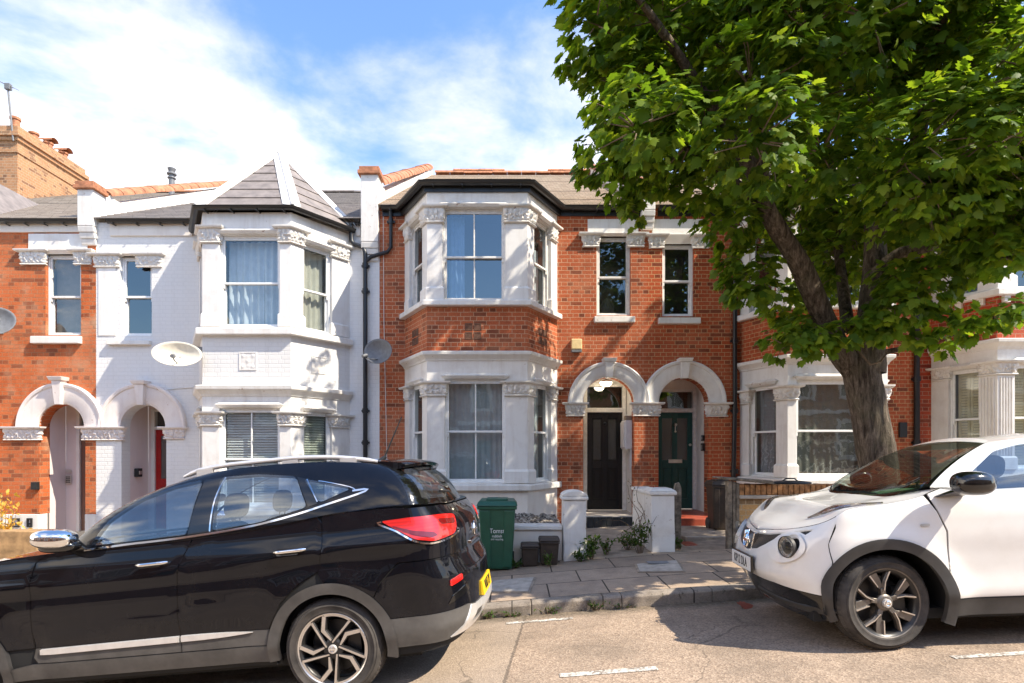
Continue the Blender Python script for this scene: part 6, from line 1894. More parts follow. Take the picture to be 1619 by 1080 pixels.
# ------------------------------------------------------------------ white crossover
def white_car():
    ox, Yn = 2.587, 3.88; hw = .83; yaw = R(-6.5)
    th = math.atan(.065)
    cx = ox+math.sin(-yaw)*(hw-.02)*1.0; cy = Yn+math.cos(yaw)*(hw-.02)
    h = thing('parked_car', 'white crossover with dark wheel arches and round bumper lamps, parked at the right edge', 'car', (cx, cy, zroad(ox, cy)+.012), local=True, rot=(-.036, -th, yaw))
    S = [(.2, .93), (.30, .95), (.38, .975), (.50, .965), (.62, .975), (.80, 1.0), (.90, 1.0), (.98, .985), (1.05, .955), (1.12, .93), (1.2, .91)]
    ef = [(.2, .17), (.30, .10), (.42, .035), (.50, .0), (.66, .035), (.76, .10), (.84, .20), (.92, .32), (1.0, .46), (1.1, .6)]
    er = [(.2, -.1), (.4, 0), (.8, -.05), (1.2, -.2)]
    fx_, rx_, zc = .0, 2.53, .325
    T = Tub(-.70, 3.30, hw, .50, .5, 2.7, 2.6, S, ef, er, [(fx_, zc, .42, .032), (rx_, zc, .42, .032)])
    FA = T.FA
    base = [(.18, 0, 1.005), (.20, .38, 1.015), (.28, .62, 1.055), (.40, .745, 1.10), (.58, .775, 1.045), (1.1, .79, 1.04), (1.8, .79, 1.06), (2.4, .75, 1.12), (2.75, .68, 1.15), (2.9, .6, 1.15), (2.95, .3, 1.15), (2.96, 0, 1.15)]
    mid = [(.57, 0, 1.235), (.565, .35, 1.23), (.58, .55, 1.245), (.625, .65, 1.255), (.80, .685, 1.24), (1.25, .70, 1.24), (1.8, .70, 1.245), (2.3, .70, 1.25), (2.62, .64, 1.24), (2.75, .52, 1.23), (2.8, .27, 1.23), (2.81, 0, 1.23)]
    top = [(1.00, 0, 1.425), (.99, .3, 1.42), (.95, .48, 1.40), (.885, .55, 1.378), (1.02, .57, 1.392), (1.4, .585, 1.41), (1.8, .585, 1.41), (2.2, .585, 1.375), (2.5, .55, 1.325), (2.6, .45, 1.30), (2.64, .25, 1.30), (2.65, 0, 1.30)]
    H = Hull(base, mid, top)
    B, K = M['paint_white'], M['cladding_dk']
    aF, iF = circ(fx_, zc, .437), circ(fx_, zc, .375)
    aR, iR = circ(rx_, zc, .437), circ(rx_, zc, .375)
    ta = FA(.30); tb = FA(.62); tc_ = FA(.80)
    zt = lambda a: sinterp([(T.amin, .782), (FA(.5), .828), (FA(.72), .875), (-.30, .958), (-.15, .985), (.05, 1.0), (.25, 1.03), (.43, 1.085), (.60, 1.04), (1.1, 1.035), (1.8, 1.055), (2.4, 1.115), (2.75, 1.145), (3.5, 1.145)], a)
    topl = [(a, zt(a)-.004) for a in np.linspace(T.amax, T.amin, 70)]
    panel('underbody', M['under'], h, T, [(T.amin, .20), (T.amax, .20)]+topl, [iR, iF], .08, -.02, mirror=True)
    m = MB(); m.box(-.45, 3.0, -.72, .72, .19, .26); m.build('floor', M['under'], h)
    liner(h, fx_, zc, .40, hw); liner(h, rx_, zc, .40, hw)
    def zl(a, b, n=10): return [(a+(b-a)*k/n, zt(a+(b-a)*k/n)) for k in range(n+1)]
    # front bumper with grille slot and round lamps
    lw = [(-.36, .255), (-.40, .345), (FA(.80), .385), (FA(.5), .43), (T.amin, .44)]       # edge of the black lower grille
    gr = [(T.amin, .755), (FA(.3), .775), (FA(.5), .805), (FA(.73), .842), (FA(.70), .80), (FA(.63), .818), (FA(.54), .80), (FA(.45), .755), (FA(.36), .70), (FA(.25), .655), (T.amin, .62)]
    seam = [(-.335, .60), (-.36, .72), (FA(.81), .845)]
    panel('front_bumper', B, h, T, lw[::-1]+[(-.36, .52), (-.345, .62), (-.375, .74)]+[(FA(y_), zt(FA(y_))-.004) for y_ in (.818, .77, .72, .66, .6, .5, .4, .3, .2, .1)]+[(T.amin, zt(T.amin)-.004)], [aF, gr, [(FA(min(.815, max(0.0, .635+.068*math.cos(2*math.pi*k/24)))), .712+.068*math.sin(2*math.pi*k/24)) for k in range(24)]], .035, 0, mirror=True, thick=.02)
    panel('grille', M['grille'], h, T, gr, [], .03, -.014, mirror=True)
    g_ = panel('lower_grille', M['piano'], h, T, [(-.37, .20), (-.405, .335)]+[(a, z-.008) for a, z in lw[2:]]+[(T.amin, .20)], [], .05, -.006, mirror=True)
    ribbon('chin_trim', K, h, T, [(-.38, .262)]+[(FA(y), z) for y, z in ((.81, .268), (.7, .272), (.5, .28), (.3, .285), (0.0, .285))], .03, .008, .02)
    # round lamp in an oval surround
    e = [(FA(.60), .705)]
    def oval(cy_, cz_, ry, rz, n=28): return [(FA(min(.815, max(0.0, cy_+ry*math.cos(2*math.pi*k/n)))), cz_+rz*math.sin(2*math.pi*k/n)) for k in range(n)]
    for sf, sg in ((T, 1), (lambda a, z: (lambda p: (p[0], -p[1], p[2]))(T(2*T.amin-a if False else a, z)), -1)):
        if sg == -1:
            # far side lamp: mirrored surface
            sf = (lambda a, z: (lambda p: (p[0], -p[1], p[2]))(T(-a, z)))
        fl = lambda P: [(sg*a, z) for a, z in P]
        o_ = panel('lamp_surround', B, h, sf, fl(oval(.60, .70, .145, .108)), [fl(oval(.635, .712, .078, .078))], .02, .016, thick=.03)
        cpt = Vector(T(FA(.635), .712)); cpt.y *= sg
        a_ = Vector((-1, -.42*sg, .02)).normalized()
        MT = Matrix.Translation(cpt) @ a_.to_track_quat('Z', 'Y').to_matrix().to_4x4()
        for nm, prof, mt in (('lamp_bowl', [(0, -.010), (.03, -.007), (.055, .006), (.070, .022), (.074, .030), (.070, .030), (.0, -.006)], 'lamp_bowl'), ('round_lamp', [(0, .040), (.03, .038), (.055, .032), (.068, .026), (.072, .020)], 'lamp_clear'), ('lamp_rim', [(.070, .020), (.074, .036), (.079, .034), (.080, .010)], 'cladding_dk')):
            m = MB(); m.lathe(prof, (0, 0, 0), 'z', 32); m.v = [tuple(MT @ Vector(v)) for v in m.v]; m.build(nm, M[mt], o_, smooth=50)
    # fender, bonnet, long lamps on the fender tops
    panel('front_fender', B, h, T, [(.40, .335), (.405, .80), (.36, .93), (.30, zt(.30)-.002)]+zl(.25, FA(.81), 12)+[(FA(.82), .852), (-.37, .745), (-.337, .62), (-.337, .45)], [aF], .04, 0, mirror='split', thick=.012)
    crown = lambda x: interp([(-.70, .0), (-.5, .012), (-.2, .0), (.0, -.005), (.2, .0), (.4, -.03)], x)
    HSf = hood_surf(T, zt, crown)
    def HS(a, v):
        p = HSf(a, v); x = p[0]
        # raised fender crests and a central dome
        r = .012*math.exp(-((abs(v)-.76)/.16)**2)*min(1, max(0, (x+.55)/.3))
        d = .012*math.exp(-(v/.45)**2)*min(1, max(0, (x+.6)/.3))
        return (x, p[1], p[2]+r+d)
    hl = [(-.475, -.73), (-.40, -.86), (-.26, -.955), (-.12, -.985), (.03, -.965), (-.03, -.90), (-.16, -.82), (-.30, -.765)]
    hl = [(-.51, -.66), (-.40, -.80), (-.26, -.90), (-.10, -.955), (.05, -.95), (.0, -.90), (-.14, -.81), (-.30, -.735)]
    hl = [(max(a, T.amin+.03), v) for a, v in hl]
    bo = panel('bonnet', B, h, HS, [(T.amin+.01, -1), (.43, -1), (.36, -.86), (.27, -.66), (.21, -.4), (.19, 0), (.21, .4), (.27, .66), (.36, .86), (.43, 1), (T.amin+.01, 1)], [], .04, 0, sc=(1, .8))
    for s in (1, -1):
        P_ = spl([(a, s*v) for a, v in hl], 5)
        o_ = panel('headlamp', M['lamp_smoke'], h, HS, P_, [], .03, .010, sc=(1, .8), thick=.012)
        q_ = [(-.40, s*-.775), (-.28, s*-.86), (-.15, s*-.905), (-.18, s*-.87), (-.30, s*-.80)]
        panel('lamp_unit', M['reflector'], o_, HS, spl(q_, 4), [], .02, .0125, sc=(1, .8), thick=.004)
    panel('front_door', B, h, T, [(.412, .345), (.417, .80), (.372, .93), (.33, zt(.33)-.004)]+zl(.42, 1.42, 10)+[(1.46, .95), (1.46, .345)], [], .05, 0, thick=.012)
    panel('rear_door', B, h, T, [(1.47, .345), (1.47, .95), (1.43, zt(1.43))]+zl(1.5, 2.2, 6)+[(2.25, .8), (2.05, .345)], [aR], .06, 0)
    panel('rear_quarter', B, h, T, [(2.06, .345), (2.26, .8), (2.21, zt(2.21))]+zl(2.3, T.amax, 8)+[(T.amax, .345)], [aR], .07, 0, mirror='split')
    panel('far_side', B, h, lambda a, z: (lambda p: (p[0], -p[1], p[2]))(T(-a, z)), [(-.41, .345)]+[(-x, z) for x, z in zl(.33, 2.2, 14)]+[(-2.1, .345)], [circ(-rx_, zc, .437)], .09)
    panel('sill', K, h, T, [(.34, .225), (.36, .338), (2.2, .338), (2.2, .225)], [iF, iR], .05, .008, thick=.03)
    for ax in (fx_, rx_):
        o = circ(ax, zc, .443, 40, R(-22), R(202)); i = circ(ax, zc, .375, 40, R(-22), R(202))
        panel('arch_trim', K, h, T, o+i[::-1], [], .03, .016, mirror='split', thick=.04)
    panel('repeater', M['lamp_clear2'], h, T, soft([(.245, .835), (.30, .838), (.30, .855), (.245, .855)], .008), [], .02, .010, thick=.01)
    # cabin
    fw = [(.50, 1.062), (.70, 1.205), (.87, 1.315), (1.04, 1.352), (1.30, 1.368), (1.43, 1.368), (1.40, 1.062)]
    rw = [(1.50, 1.368), (1.9, 1.358), (2.2, 1.3), (2.3, 1.19), (1.9, 1.09), (1.48, 1.068)]
    def iv(P): return [H.inv(x, z, .33+.11*(x-.6)*1.5, .5) for x, z in P]
    wins = [iv(dens(soft(p, .03), .03)) for p in (fw, rw)]
    side = [(.262, 0), (.76, 0), (.76, 1.0), (.262, 1.0)]
    panel('cabin_frame', B, h, H, side, [soft(iv([(.445, 1.052), (.66, 1.21), (.84, 1.333), (1.03, 1.372), (1.30, 1.385), (2.2, 1.33), (2.34, 1.19), (1.9, 1.075), (1.4, 1.05)]), .006)], .03, 0, thick=.02, sc=(3, .45))
    panel('window_trim', M['piano'], h, H, soft(iv([(.445, 1.052), (.66, 1.21), (.84, 1.333), (1.03, 1.372), (1.30, 1.385), (2.2, 1.33), (2.34, 1.19), (1.9, 1.075), (1.4, 1.05)]), .006), wins, .03, -.003, sc=(3, .45))
    panel('cabin_frame', B, h, lambda t, k: H(-t, k), [(-a, b) for a, b in side], [[(-a, b) for a, b in w] for w in wins], .03, 0, sc=(3, .45))
    for w in wins:
        panel('door_window', M['carglass'], h, H, w, [], .03, -.010, sc=(3, .45))
        panel('door_window', M['carglass'], h, lambda t, k: H(-t, k), [(-a, b) for a, b in w], [], .03, -.010, sc=(3, .45))
    ws = soft([(-.243, .04), (.243, .04), (.243, .965), (-.243, .965)], .02)
    panel('windscreen', M['screen'], h, H, ws, [], .05, -.003, sc=(3, .6))
    panel('windscreen_frame', M['piano'], h, H, [(-.262, 0), (.262, 0), (.262, 1), (-.262, 1)], [ws], .04, 0, sc=(3, .6))
    panel('rear_window', M['carglass_dk'], h, H, [(.80, .1), (1.2, .1), (1.2, .9), (.80, .9)], [], .05, .003, sc=(3, .5))
    panel('rear_window_frame', B, h, H, [(.752, 0), (1.248, 0), (1.248, 1), (.752, 1)], [[(.80, .1), (1.2, .1), (1.2, .9), (.80, .9)]], .05, 0, sc=(3, .5))
    amap = [T.amin, -.45, -.1, .43, .60, 1.1, 1.8, 2.4, 2.75, T.RA(.66), T.RA(.35), T.amax]
    shoulder(h, B, T, H, amap, .262, 1.0)
    panel('roof', B, h, roof_surf(H, .035), [(.0, -1), (1.0, -1), (1.0, 1), (.0, 1)], [], .04, 0, sc=(2, .8))
    # plate, badge
    x0 = T(T.amin, .53)[0]
    m = MB(); m.hexa([(x0-.03, -.27, .465), (x0-.008, -.27, .465), (x0-.008, .27, .465), (x0-.03, .27, .465)], [(x0-.022, -.27, .60), (x0, -.27, .60), (x0, .27, .60), (x0-.022, .27, .60)])
    m.build('plate_holder', M['piano'], h, bevel=.006)
    m = MB(); m.hexa([(x0-.036, -.26, .475), (x0-.020, -.26, .475), (x0-.020, .26, .475), (x0-.036, .26, .475)], [(x0-.030, -.26, .588), (x0-.014, -.26, .588), (x0-.014, .26, .588), (x0-.030, .26, .588)])
    pl = m.build('number_plate', M['plate_white'], h, bevel=.003)
    Mx = Matrix.Translation((x0-.0335, 0, .5315)) @ Matrix.Rotation(R(-90), 4, 'Z') @ Matrix.Rotation(R(87), 4, 'X')
    text_mesh('KP12 DLA', 'plate_lettering', M['plate_ink'], pl, .105, Mx, .002, .80)
    xb = T(T.amin, .69)[0]
    def bar(y0, z0, y1, z1, w):
        m.hexa([(xb-.022, y0-w, z0), (xb+.02, y0-w, z0), (xb+.02, y0+w, z0), (xb-.022, y0+w, z0)], [(xb+.010, y1-w, z1), (xb+.05, y1-w, z1), (xb+.05, y1+w, z1), (xb+.010, y1+w, z1)])
    m = MB(); bar(-.09, .615, -.135, .765, .010); bar(.09, .615, .135, .765, .010); m.box(xb-.022, xb+.02, -.09, .09, .605, .622)
    bd = m.build('grille_badge', M['chrome'], h, bevel=.004)
    m = MB(); MT = Matrix.Translation((xb-.012, 0, .695)) @ Matrix.Rotation(R(12), 4, 'Y')
    m.lathe([(.052, -.006), (.058, -.014), (.066, -.006), (.058, 0)], (0, 0, 0), 'x', 28, closed=True); m.box(-.012, .0, -.075, .075, -.013, .013)
    m.v = [tuple(MT @ Vector(v)) for v in m.v]; m.build('badge_ring', M['chrome'], bd, smooth=40)
    cushion(h, 'wing_mirror', M['piano'], 66e-2, .835, 1.12, .10, .045, .075, 2.5, .05, .1)      # far mirror folded in
    for s in (-1,):
        mr_ = cushion(h, 'wing_mirror', M['piano'], .515, s*.96, 1.118, .125, .10, .080, 2.5, .08, s*-.15)
        m = MB(); m.hexa([(.36, s*.79, 1.035), (.56, s*.79, 1.035), (.56, s*.82, 1.03), (.36, s*.82, 1.03)], [(.44, s*.85, 1.075), (.55, s*.85, 1.075), (.55, s*.92, 1.07), (.44, s*.92, 1.07)]); m.build('mirror_arm', M['piano'], mr_, bevel=.01)
    for y in (-.37, .37): seat(h, 1.15, y, .33)
    cushion(h, 'dashboard', M['seat'], .42, 0, .90, .30, .74, .14, 3)
    m = MB(); m.box(-.16, .16, -.11, .11, 0, .003); MT = Matrix.Translation((.40, -.12, 1.043)) @ Matrix.Rotation(R(-6), 4, 'Y'); m.v = [tuple(MT @ Vector(v)) for v in m.v]; m.build('paper_permit', plain('green_paper', (.42, .72, .42), .8, noise_amt=.05), h)
    m = MB(); m.lathe([(.175, -.012), (.19, 0), (.175, .012), (.162, 0)], (0, 0, 0), 'z', 32, closed=True); m.box(-.17, .17, -.018, .018, -.008, .008); m.lathe([(0, -.01), (.06, -.01), (.06, .01), (0, .01)], (0, 0, 0), 'z', 16)
    MT = Matrix.Translation((.78, .37, .97)) @ Matrix.Rotation(R(-62), 4, 'Y'); m.v = [tuple(MT @ Vector(v)) for v in m.v]; m.build('steering_wheel', M['black_plastic'], h, smooth=50)
    for ax, st in ((fx_, R(9.5)), (rx_, 0)):
        wheel(h, ax, -.82, zc, .322, .240, .215, spokes_y, None, None, steer=st)
        wheel(h, ax, .82, zc, .322, .240, .215, spokes_y, None, None, steer=st, far=True)
    return h
def grille_mat():
    q = NT('mesh_grille'); P = q.obj()
    x, y, z = q.xyz(P)
    a = q.math('FRACT', q.math('MULTIPLY', q.math('ADD', y, q.math('MULTIPLY', z, .9)), 34.0)); b = q.math('FRACT', q.math('MULTIPLY', q.math('SUBTRACT', y, q.math('MULTIPLY', z, .9)), 34.0))
    k = q.math('MINIMUM', a, b)
    f = q.math('LESS_THAN', k, .32)
    q.P(Base_Color=q.mix(f, (.003, .003, .003), (.035, .033, .032)), Roughness=.35)
    q.bump(f, .6, .01)
    return q.m
M['grille'] = grille_mat()
M['lamp_smoke'] = plain('smoked_headlamp_cover', (.24, .21, .19), .08, .3, .5, 9, coat=1)
M['lamp_bowl'] = plain('fog_lamp_bowl', (.42, .41, .40), .25, .7, .5, 45)
M['lamp_clear2'] = plain('clear_repeater', (.55, .53, .48), .2, noise_amt=.1, coat=.6)
black_car(); white_car()
# ------------------------------------------------------------------ things standing on the pavement and fixed to the houses
def bobj(name, label, cat, loc, group=None): return thing(name, label, cat, loc, group)

# gate piers and low walls of the middle house
def pier(label, X0, X1, y0, y1, ztop, cap, dome, lean=0):
    c = ((X0+X1)/2, (y0+y1)/2); zb = zpave(c[0], y0)-.1
    o = bobj('gate_pier', label, 'gate pier', (c[0], c[1], zb+.1), 'white gate piers')
    m = MB(); n = 6
    rows = []
    for k in range(n+1):
        t = k/n; z = zb+(ztop-zb)*t
        r = random.Random(k); e = r.uniform(-.004, .004)
        rows.append([m.p(X0+e+lean*t, y0+e, z), m.p(X1+e+lean*t, y0+e*.5, z), m.p(X1+e+lean*t, y1, z), m.p(X0+e+lean*t, y1, z)])
    for a, b in zip(rows, rows[1:]):
        for j in range(4): m.face((a[j], a[(j+1) % 4], b[(j+1) % 4], b[j]))
    m.face(rows[-1]); m.face(rows[0][::-1])
    m.build('shaft', M['white_worn'], o, bevel=.012)
    m = MB(); e = cap
    m.box(X0-e+lean, X1+e+lean, y0-e, y1+e, ztop+.002, ztop+.05)
    if dome:
        N = 12
        m.prism([(X0-e+lean+.004, ztop+.052)]+[((X0+X1)/2+lean-(X1-X0+2*e)/2*.97*math.cos(math.pi*k/N), ztop+.052+.075*math.sin(math.pi*k/N)) for k in range(N+1)][1:-1]+[(X1+e+lean-.004, ztop+.052)], 'y', y0-e*.6, y1+e*.6)
    else:
        m.hexa([(X0-e+lean, y0-e, ztop+.052), (X1+e+lean, y0-e, ztop+.052), (X1+e+lean, y1+e, ztop+.052), (X0-e+lean, y1+e, ztop+.052)], [(X0+.03+lean, y0+.03, ztop+.09), (X1-.03+lean, y0+.03, ztop+.09), (X1-.03+lean, y1-.03, ztop+.09), (X0+.03+lean, y1-.03, ztop+.09)])
    m.build('cap', M['white_worn'], o, bevel=.012)
    return o
Yp = 7.55
pier('white rendered gate pier with rounded cap, nearer the green bin', px(891, Yp), px(927, Yp), Yp, Yp+.30, pz(791, Yp), .025, True)
pier('leaning white gate pier with flat flaking cap, by the green front door path', px(1031, 7.74), px(1068, 7.74), 7.74, 8.10, pz(783, 7.74), .03, False, -.015)
o = bobj('garden_wall', 'white garden wall stub running back behind the leaning gate pier', 'wall', (2.05, 9.3, .3))
m = MB(); X0, X1 = px(1033, 7.74), px(1062, 7.74)
m.hexa([(X0, 8.13, 0), (X1, 8.13, 0), (X1, 9.1, 0), (X0, 9.1, 0)], [(X0, 8.13, 1.0), (X1, 8.13, 1.0), (X1, 9.1, 1.0), (X0, 9.1, 1.0)]); m.build('wall_body', M['white_worn'], o, bevel=.02)
m = MB(); m.hexa([(X0-.03, 8.14, 1.003), (X1+.03, 8.14, 1.003), (X1+.03, 9.12, 1.003), (X0-.03, 9.12, 1.003)], [(X0-.01, 8.14, 1.055), (X1+.01, 8.14, 1.055), (X1+.01, 9.1, 1.055), (X0-.01, 9.1, 1.055)]); m.build('coping', M['white_worn'], o, bevel=.02)

o = bobj('garden_wall', 'low cream garden wall with flat coping behind the green bin and small brown caddies', 'wall', (-.5, 7.7, 0))
yw = 7.66; zt_ = pz(838, yw); X0, X1 = -1.75, px(889, yw)
m = MB(); m.box(X0, X1, yw, yw+.2, -.4, zt_); m.build('wall_body', M['cream'], o, bevel=.008)
m = MB(); m.box(X0, X1, yw-.04, yw+.24, zt_+.002, zt_+.062); m.build('coping', M['white_worn'], o, bevel=.012)
def gravel():
    q = NT('planting_gravel'); v = q.new('ShaderNodeTexVoronoi', Vector=q.pos(), Scale=28.0)
    q.P(Base_Color=q.ramp(v.outputs['Color'], [(.2, (.03, .026, .02)), (.5, (.16, .13, .1)), (.8, (.42, .37, .3))]), Roughness=.9); q.bump(v.outputs['Distance'], .8, .02); return q.m
M['gravel'] = gravel()
m = MB(); r = random.Random(5)
nx, ny = 90, 14
def gz(x, y): return zt_+.05+.06*noise.noise(Vector((x*9, y*9, 3)))+.05*max(0, noise.noise(Vector((x*22, y*22, 8))))
m.grid(lambda a, b: (X0+a*(X1-X0), yw+.25+b*1.2, gz(X0+a*(X1-X0), yw+.25+b*1.2)), nx, ny)
g_ = m.build('gravel_bed', M['gravel'], None, smooth=60); structure(g_)

# wheelie bin
def wheelie(name, label, X, Y, zb, w, d, hh, mat, txt=None, group=None, lidmat=None):
    o = bobj(name, label, 'bin', (X, Y, zb), group)
    m = MB(); b0, b1 = .80, 1.0; zt = zb+hh*.87
    def sec(s_, z, y_): return [(X-w/2*s_, Y-d/2*y_, z), (X+w/2*s_, Y-d/2*y_, z), (X+w/2*s_, Y+d/2, z), (X-w/2*s_, Y+d/2, z)]
    m.hexa(sec(b0, zb+.02, .72), sec(b1, zt, 1.0))
    body = m.build('body', mat, o, bevel=.03, seg=3)
    m = MB()       # raised front panel and side flutes
    fz0, fz1 = zb+.05, zt-.04
    def fy(t): return Y-d/2*(.72+.28*t)-.002
    tt = lambda z: (z-zb-.02)/(zt-zb-.02)
    for a, b, e in ((-.50, -.20, .010), (.20, .50, .010)):
        k0, k1 = (.8+.2*tt(fz0)), (.8+.2*tt(fz1))
        m.hexa([(X+w*a*k0*.96, fy(tt(fz0))-e, fz0), (X+w*b*k0*.96, fy(tt(fz0))-e, fz0), (X+w*b*k0*.96, fy(tt(fz0))+.02, fz0), (X+w*a*k0*.96, fy(tt(fz0))+.02, fz0)],
               [(X+w*a*k1*.96, fy(tt(fz1))-e, fz1), (X+w*b*k1*.96, fy(tt(fz1))-e, fz1), (X+w*b*k1*.96, fy(tt(fz1))+.02, fz1), (X+w*a*k1*.96, fy(tt(fz1))+.02, fz1)])
    m.build('front_rib', mat, body, bevel=.012)
    m = MB(); m.box(X-w/2-.018, X+w/2+.018, Y-d/2-.02, Y+d/2+.02, zt-.03, zt+.012); m.build('rim', mat, o, bevel=.008)
    m = MB()
    m.hexa([(X-w/2-.03, Y-d/2-.04, zt+.014), (X+w/2+.03, Y-d/2-.04, zt+.014), (X+w/2+.03, Y+d/2+.04, zt+.014), (X-w/2-.03, Y+d/2+.04, zt+.014)],
           [(X-w/2+.0, Y-d/2+.02, zt+.075), (X+w/2-.0, Y-d/2+.02, zt+.075), (X+w/2-.02, Y+d/2, zt+.085), (X-w/2+.02, Y+d/2, zt+.085)])
    m.box(X-w*.30, X+w*.30, Y-d*.30, Y+d*.38, zt+.07, zt+.10)
    m.build('lid', lidmat or mat, o, bevel=.016, seg=3)
    m = MB(); m.tube([(X-w*.48, Y+d/2+.06, zt-.02), (X+w*.48, Y+d/2+.06, zt-.02)], .016, 10)
    for s_ in (-1, 1): m.tube([(X+s_*w*.46, Y+d/2+.06, zt-.02), (X+s_*w*.46, Y+d/2-.02, zt-.04)], .016, 8)
    m.build('handle', mat, o, smooth=50)
    for s_ in (-1, 1):
        m = MB(); m.lathe([(0, -.02), (.08, -.02), (.1, -.01), (.1, .02), (0, .02)], (X+s_*w*.42, Y+d/2-.03, zb+.1), 'x', 20); m.build('wheel', M['rubber'], o, smooth=40)
    if txt:
        sl_ = math.atan2(d*.14, zt-zb)
        for t_, sz, z in txt:
            Mx = Matrix.Translation((X-o.location[0], fy(tt(z))-.004-o.location[1], z-o.location[2])) @ Matrix.Rotation(R(90)+sl_, 4, 'X')
            text_mesh(t_, 'lettering', M['white_text'], body, sz, Mx, .001, .85)
    return o
Xb, Yb_ = px(786, 7.28), 7.42
zb_ = zpave(Xb, 7.3)
wheelie('wheelie_bin', 'tall green wheelie bin with white print, standing behind the rear of the black car', Xb, Yb_, zb_, .47, .42, .95, M['bin_green'], [('Tomst', .085, zb_+.52), ('rubbish', .05, zb_+.455), ('and recycling', .035, zb_+.415)])
for X_, hh, lb, u in ((px(838, 7.42), .30, 'smaller brown food caddy squeezed next to the green bin', 0), (px(868, 7.45), .36, 'larger brown food caddy with rimmed lid, next to the white gate pier', 1)):
    Yc = 7.46; zc_ = zpave(X_, Yc); w = .23 if u == 0 else .255; d = .2
    o = bobj('food_caddy', lb, 'caddy', (X_, Yc, zc_), 'brown food caddies')
    m = MB(); m.hexa([(X_-w*.42, Yc-d*.42, zc_), (X_+w*.42, Yc-d*.42, zc_), (X_+w*.42, Yc+d*.42, zc_), (X_-w*.42, Yc+d*.42, zc_)], [(X_-w*.5, Yc-d*.5, zc_+hh*.85), (X_+w*.5, Yc-d*.5, zc_+hh*.85), (X_+w*.5, Yc+d*.5, zc_+hh*.85), (X_-w*.5, Yc+d*.5, zc_+hh*.85)]); m.build('body', M['bin_brown'], o, bevel=.02, seg=3)
    m = MB(); m.hexa([(X_-w*.56, Yc-d*.58, zc_+hh*.852), (X_+w*.56, Yc-d*.58, zc_+hh*.852), (X_+w*.56, Yc+d*.56, zc_+hh*.852), (X_-w*.56, Yc+d*.56, zc_+hh*.852)], [(X_-w*.5, Yc-d*.5, zc_+hh), (X_+w*.5, Yc-d*.5, zc_+hh), (X_+w*.5, Yc+d*.5, zc_+hh), (X_-w*.5, Yc+d*.5, zc_+hh)]); m.build('lid', M['bin_brown'], o, bevel=.014, seg=2)
    m = MB(); m.tube([(X_-w*.54, Yc-.02, zc_+hh*.78), (X_-w*.5, Yc-d*.62, zc_+hh*.82), (X_+w*.5, Yc-d*.62, zc_+hh*.82), (X_+w*.54, Yc-.02, zc_+hh*.78)], .008, 8); m.build('handle', M['bin_brown'], o, smooth=50)
Xd = px(1140, 9.4); wheelie('wheelie_bin', 'dark brown bin standing beside the red tiled steps', Xd+.02, 9.5, .30, .36, .36, .86, M['bin_brown'])

# front steps of the green door and gate posts
o = bobj('front_steps', 'red tiled front steps leading up to the green door', 'steps', (3.2, 8.9, .2))
m = MB(); m.box(2.62, 3.86, 8.62, 9.95, -.1, .315); m.build('landing', M['concrete'], o, bevel=.01)
m = MB(); m.box(2.62, 3.86, 8.56, 8.64, .25, .325); m.build('nosing', M['concrete_light'], o, bevel=.008)
m = MB(); m.box(2.5, 3.88, 8.18, 8.555, -.1, .262)
m.build('lower_step', M['tile_red'], o, bevel=.012)
o = bobj('gate_post', 'weathered dark timber gate post against the leaning white pier', 'gate post', (px(1071, 7.9), 7.9, .25))
m = MB(); X = px(1071, 7.95)
m.prism([(X-.045, .15), (X+.045, .15), (X+.05, 1.10), (X+.02, 1.18), (X-.03, 1.16), (X-.05, 1.05)], 'y', 7.92, 8.0)
m.build('post', M['wood_grey'], o, bevel=.008)
m = MB(); m.box(X-.02, X+.02, 8.0, 8.03, .5, .56); m.box(X-.02, X+.02, 8.0, 8.03, .9, .96); m.build('hinge', M['black_plastic'], o)

# brick garden wall of house D with old timber at its end
o = bobj('garden_wall', 'low yellow brick garden wall with soldier course top behind the white car', 'wall', (4.6, 7.8, .3))
yw2 = 7.7; X0, X1 = px(1168, yw2), 6.9
z1_, z2_ = pz(783, yw2), pz(766, yw2)
m = MB(); m.box(X0, X1, yw2, yw2+.22, -.1, z1_-.05); m.build('brickwork', M['brick_stock'], o)
m = MB(); m.box(X0-.0, X1, yw2-.045, yw2+.24, z1_-.048, z1_); m.build('stone_band', M['concrete_light'], o, bevel=.01)
m = MB(); x = X0+.002; k = 0
while x < X1-.08:
    r = random.Random(k); e = r.uniform(-.004, .004); m.box(x+.004, x+.068, yw2-.01+e, yw2+.22, z1_+.002, z2_+e); x += .074; k += 1
m.build('soldier_course', M['brick_soldier'] if 'brick_soldier' in M else plain('soldier_brick', (.42, .20, .075), .9, noise_amt=.5, nscale=16, bump=.4, world=True), o, bevel=.006)
o = bobj('timber_board', 'old grey timber boards propped upright at the end of the brick wall', 'timber', (px(1158, 7.8), 7.8, .3))
for k, (u0, u1, v0) in enumerate(((1150, 1156, 760), (1157, 1162, 762), (1163, 1168.5, 764))):
    m = MB(); m.box(px(u0, 7.7), px(u1, 7.7), 7.66+.01*k, 7.78+.01*k, .26, pz(v0, 7.7)); m.build('board', M['wood_grey'], o, bevel=.006)
m = MB(); y = 7.62
m.hexa([(px(1143, y), y, pz(758, y)), (px(1226, y), y, pz(766, y)), (px(1226, y), 8.1, pz(766, y)), (px(1146, y), 8.1, pz(758, y))], [(px(1143, y), y, pz(755, y)), (px(1222, y), y, pz(760, y)), (px(1222, y), 8.1, pz(760, y)), (px(1146, y), 8.1, pz(755, y))])
m.build('top_board', M['wood_grey'], o, bevel=.008)
o = bobj('flat_lid', 'flat black oval lid lying on the brick garden wall', 'lid', (px(1250, 7.85), 7.85, z2_))
m = MB(); c = (px(1252, 7.8), 7.85)
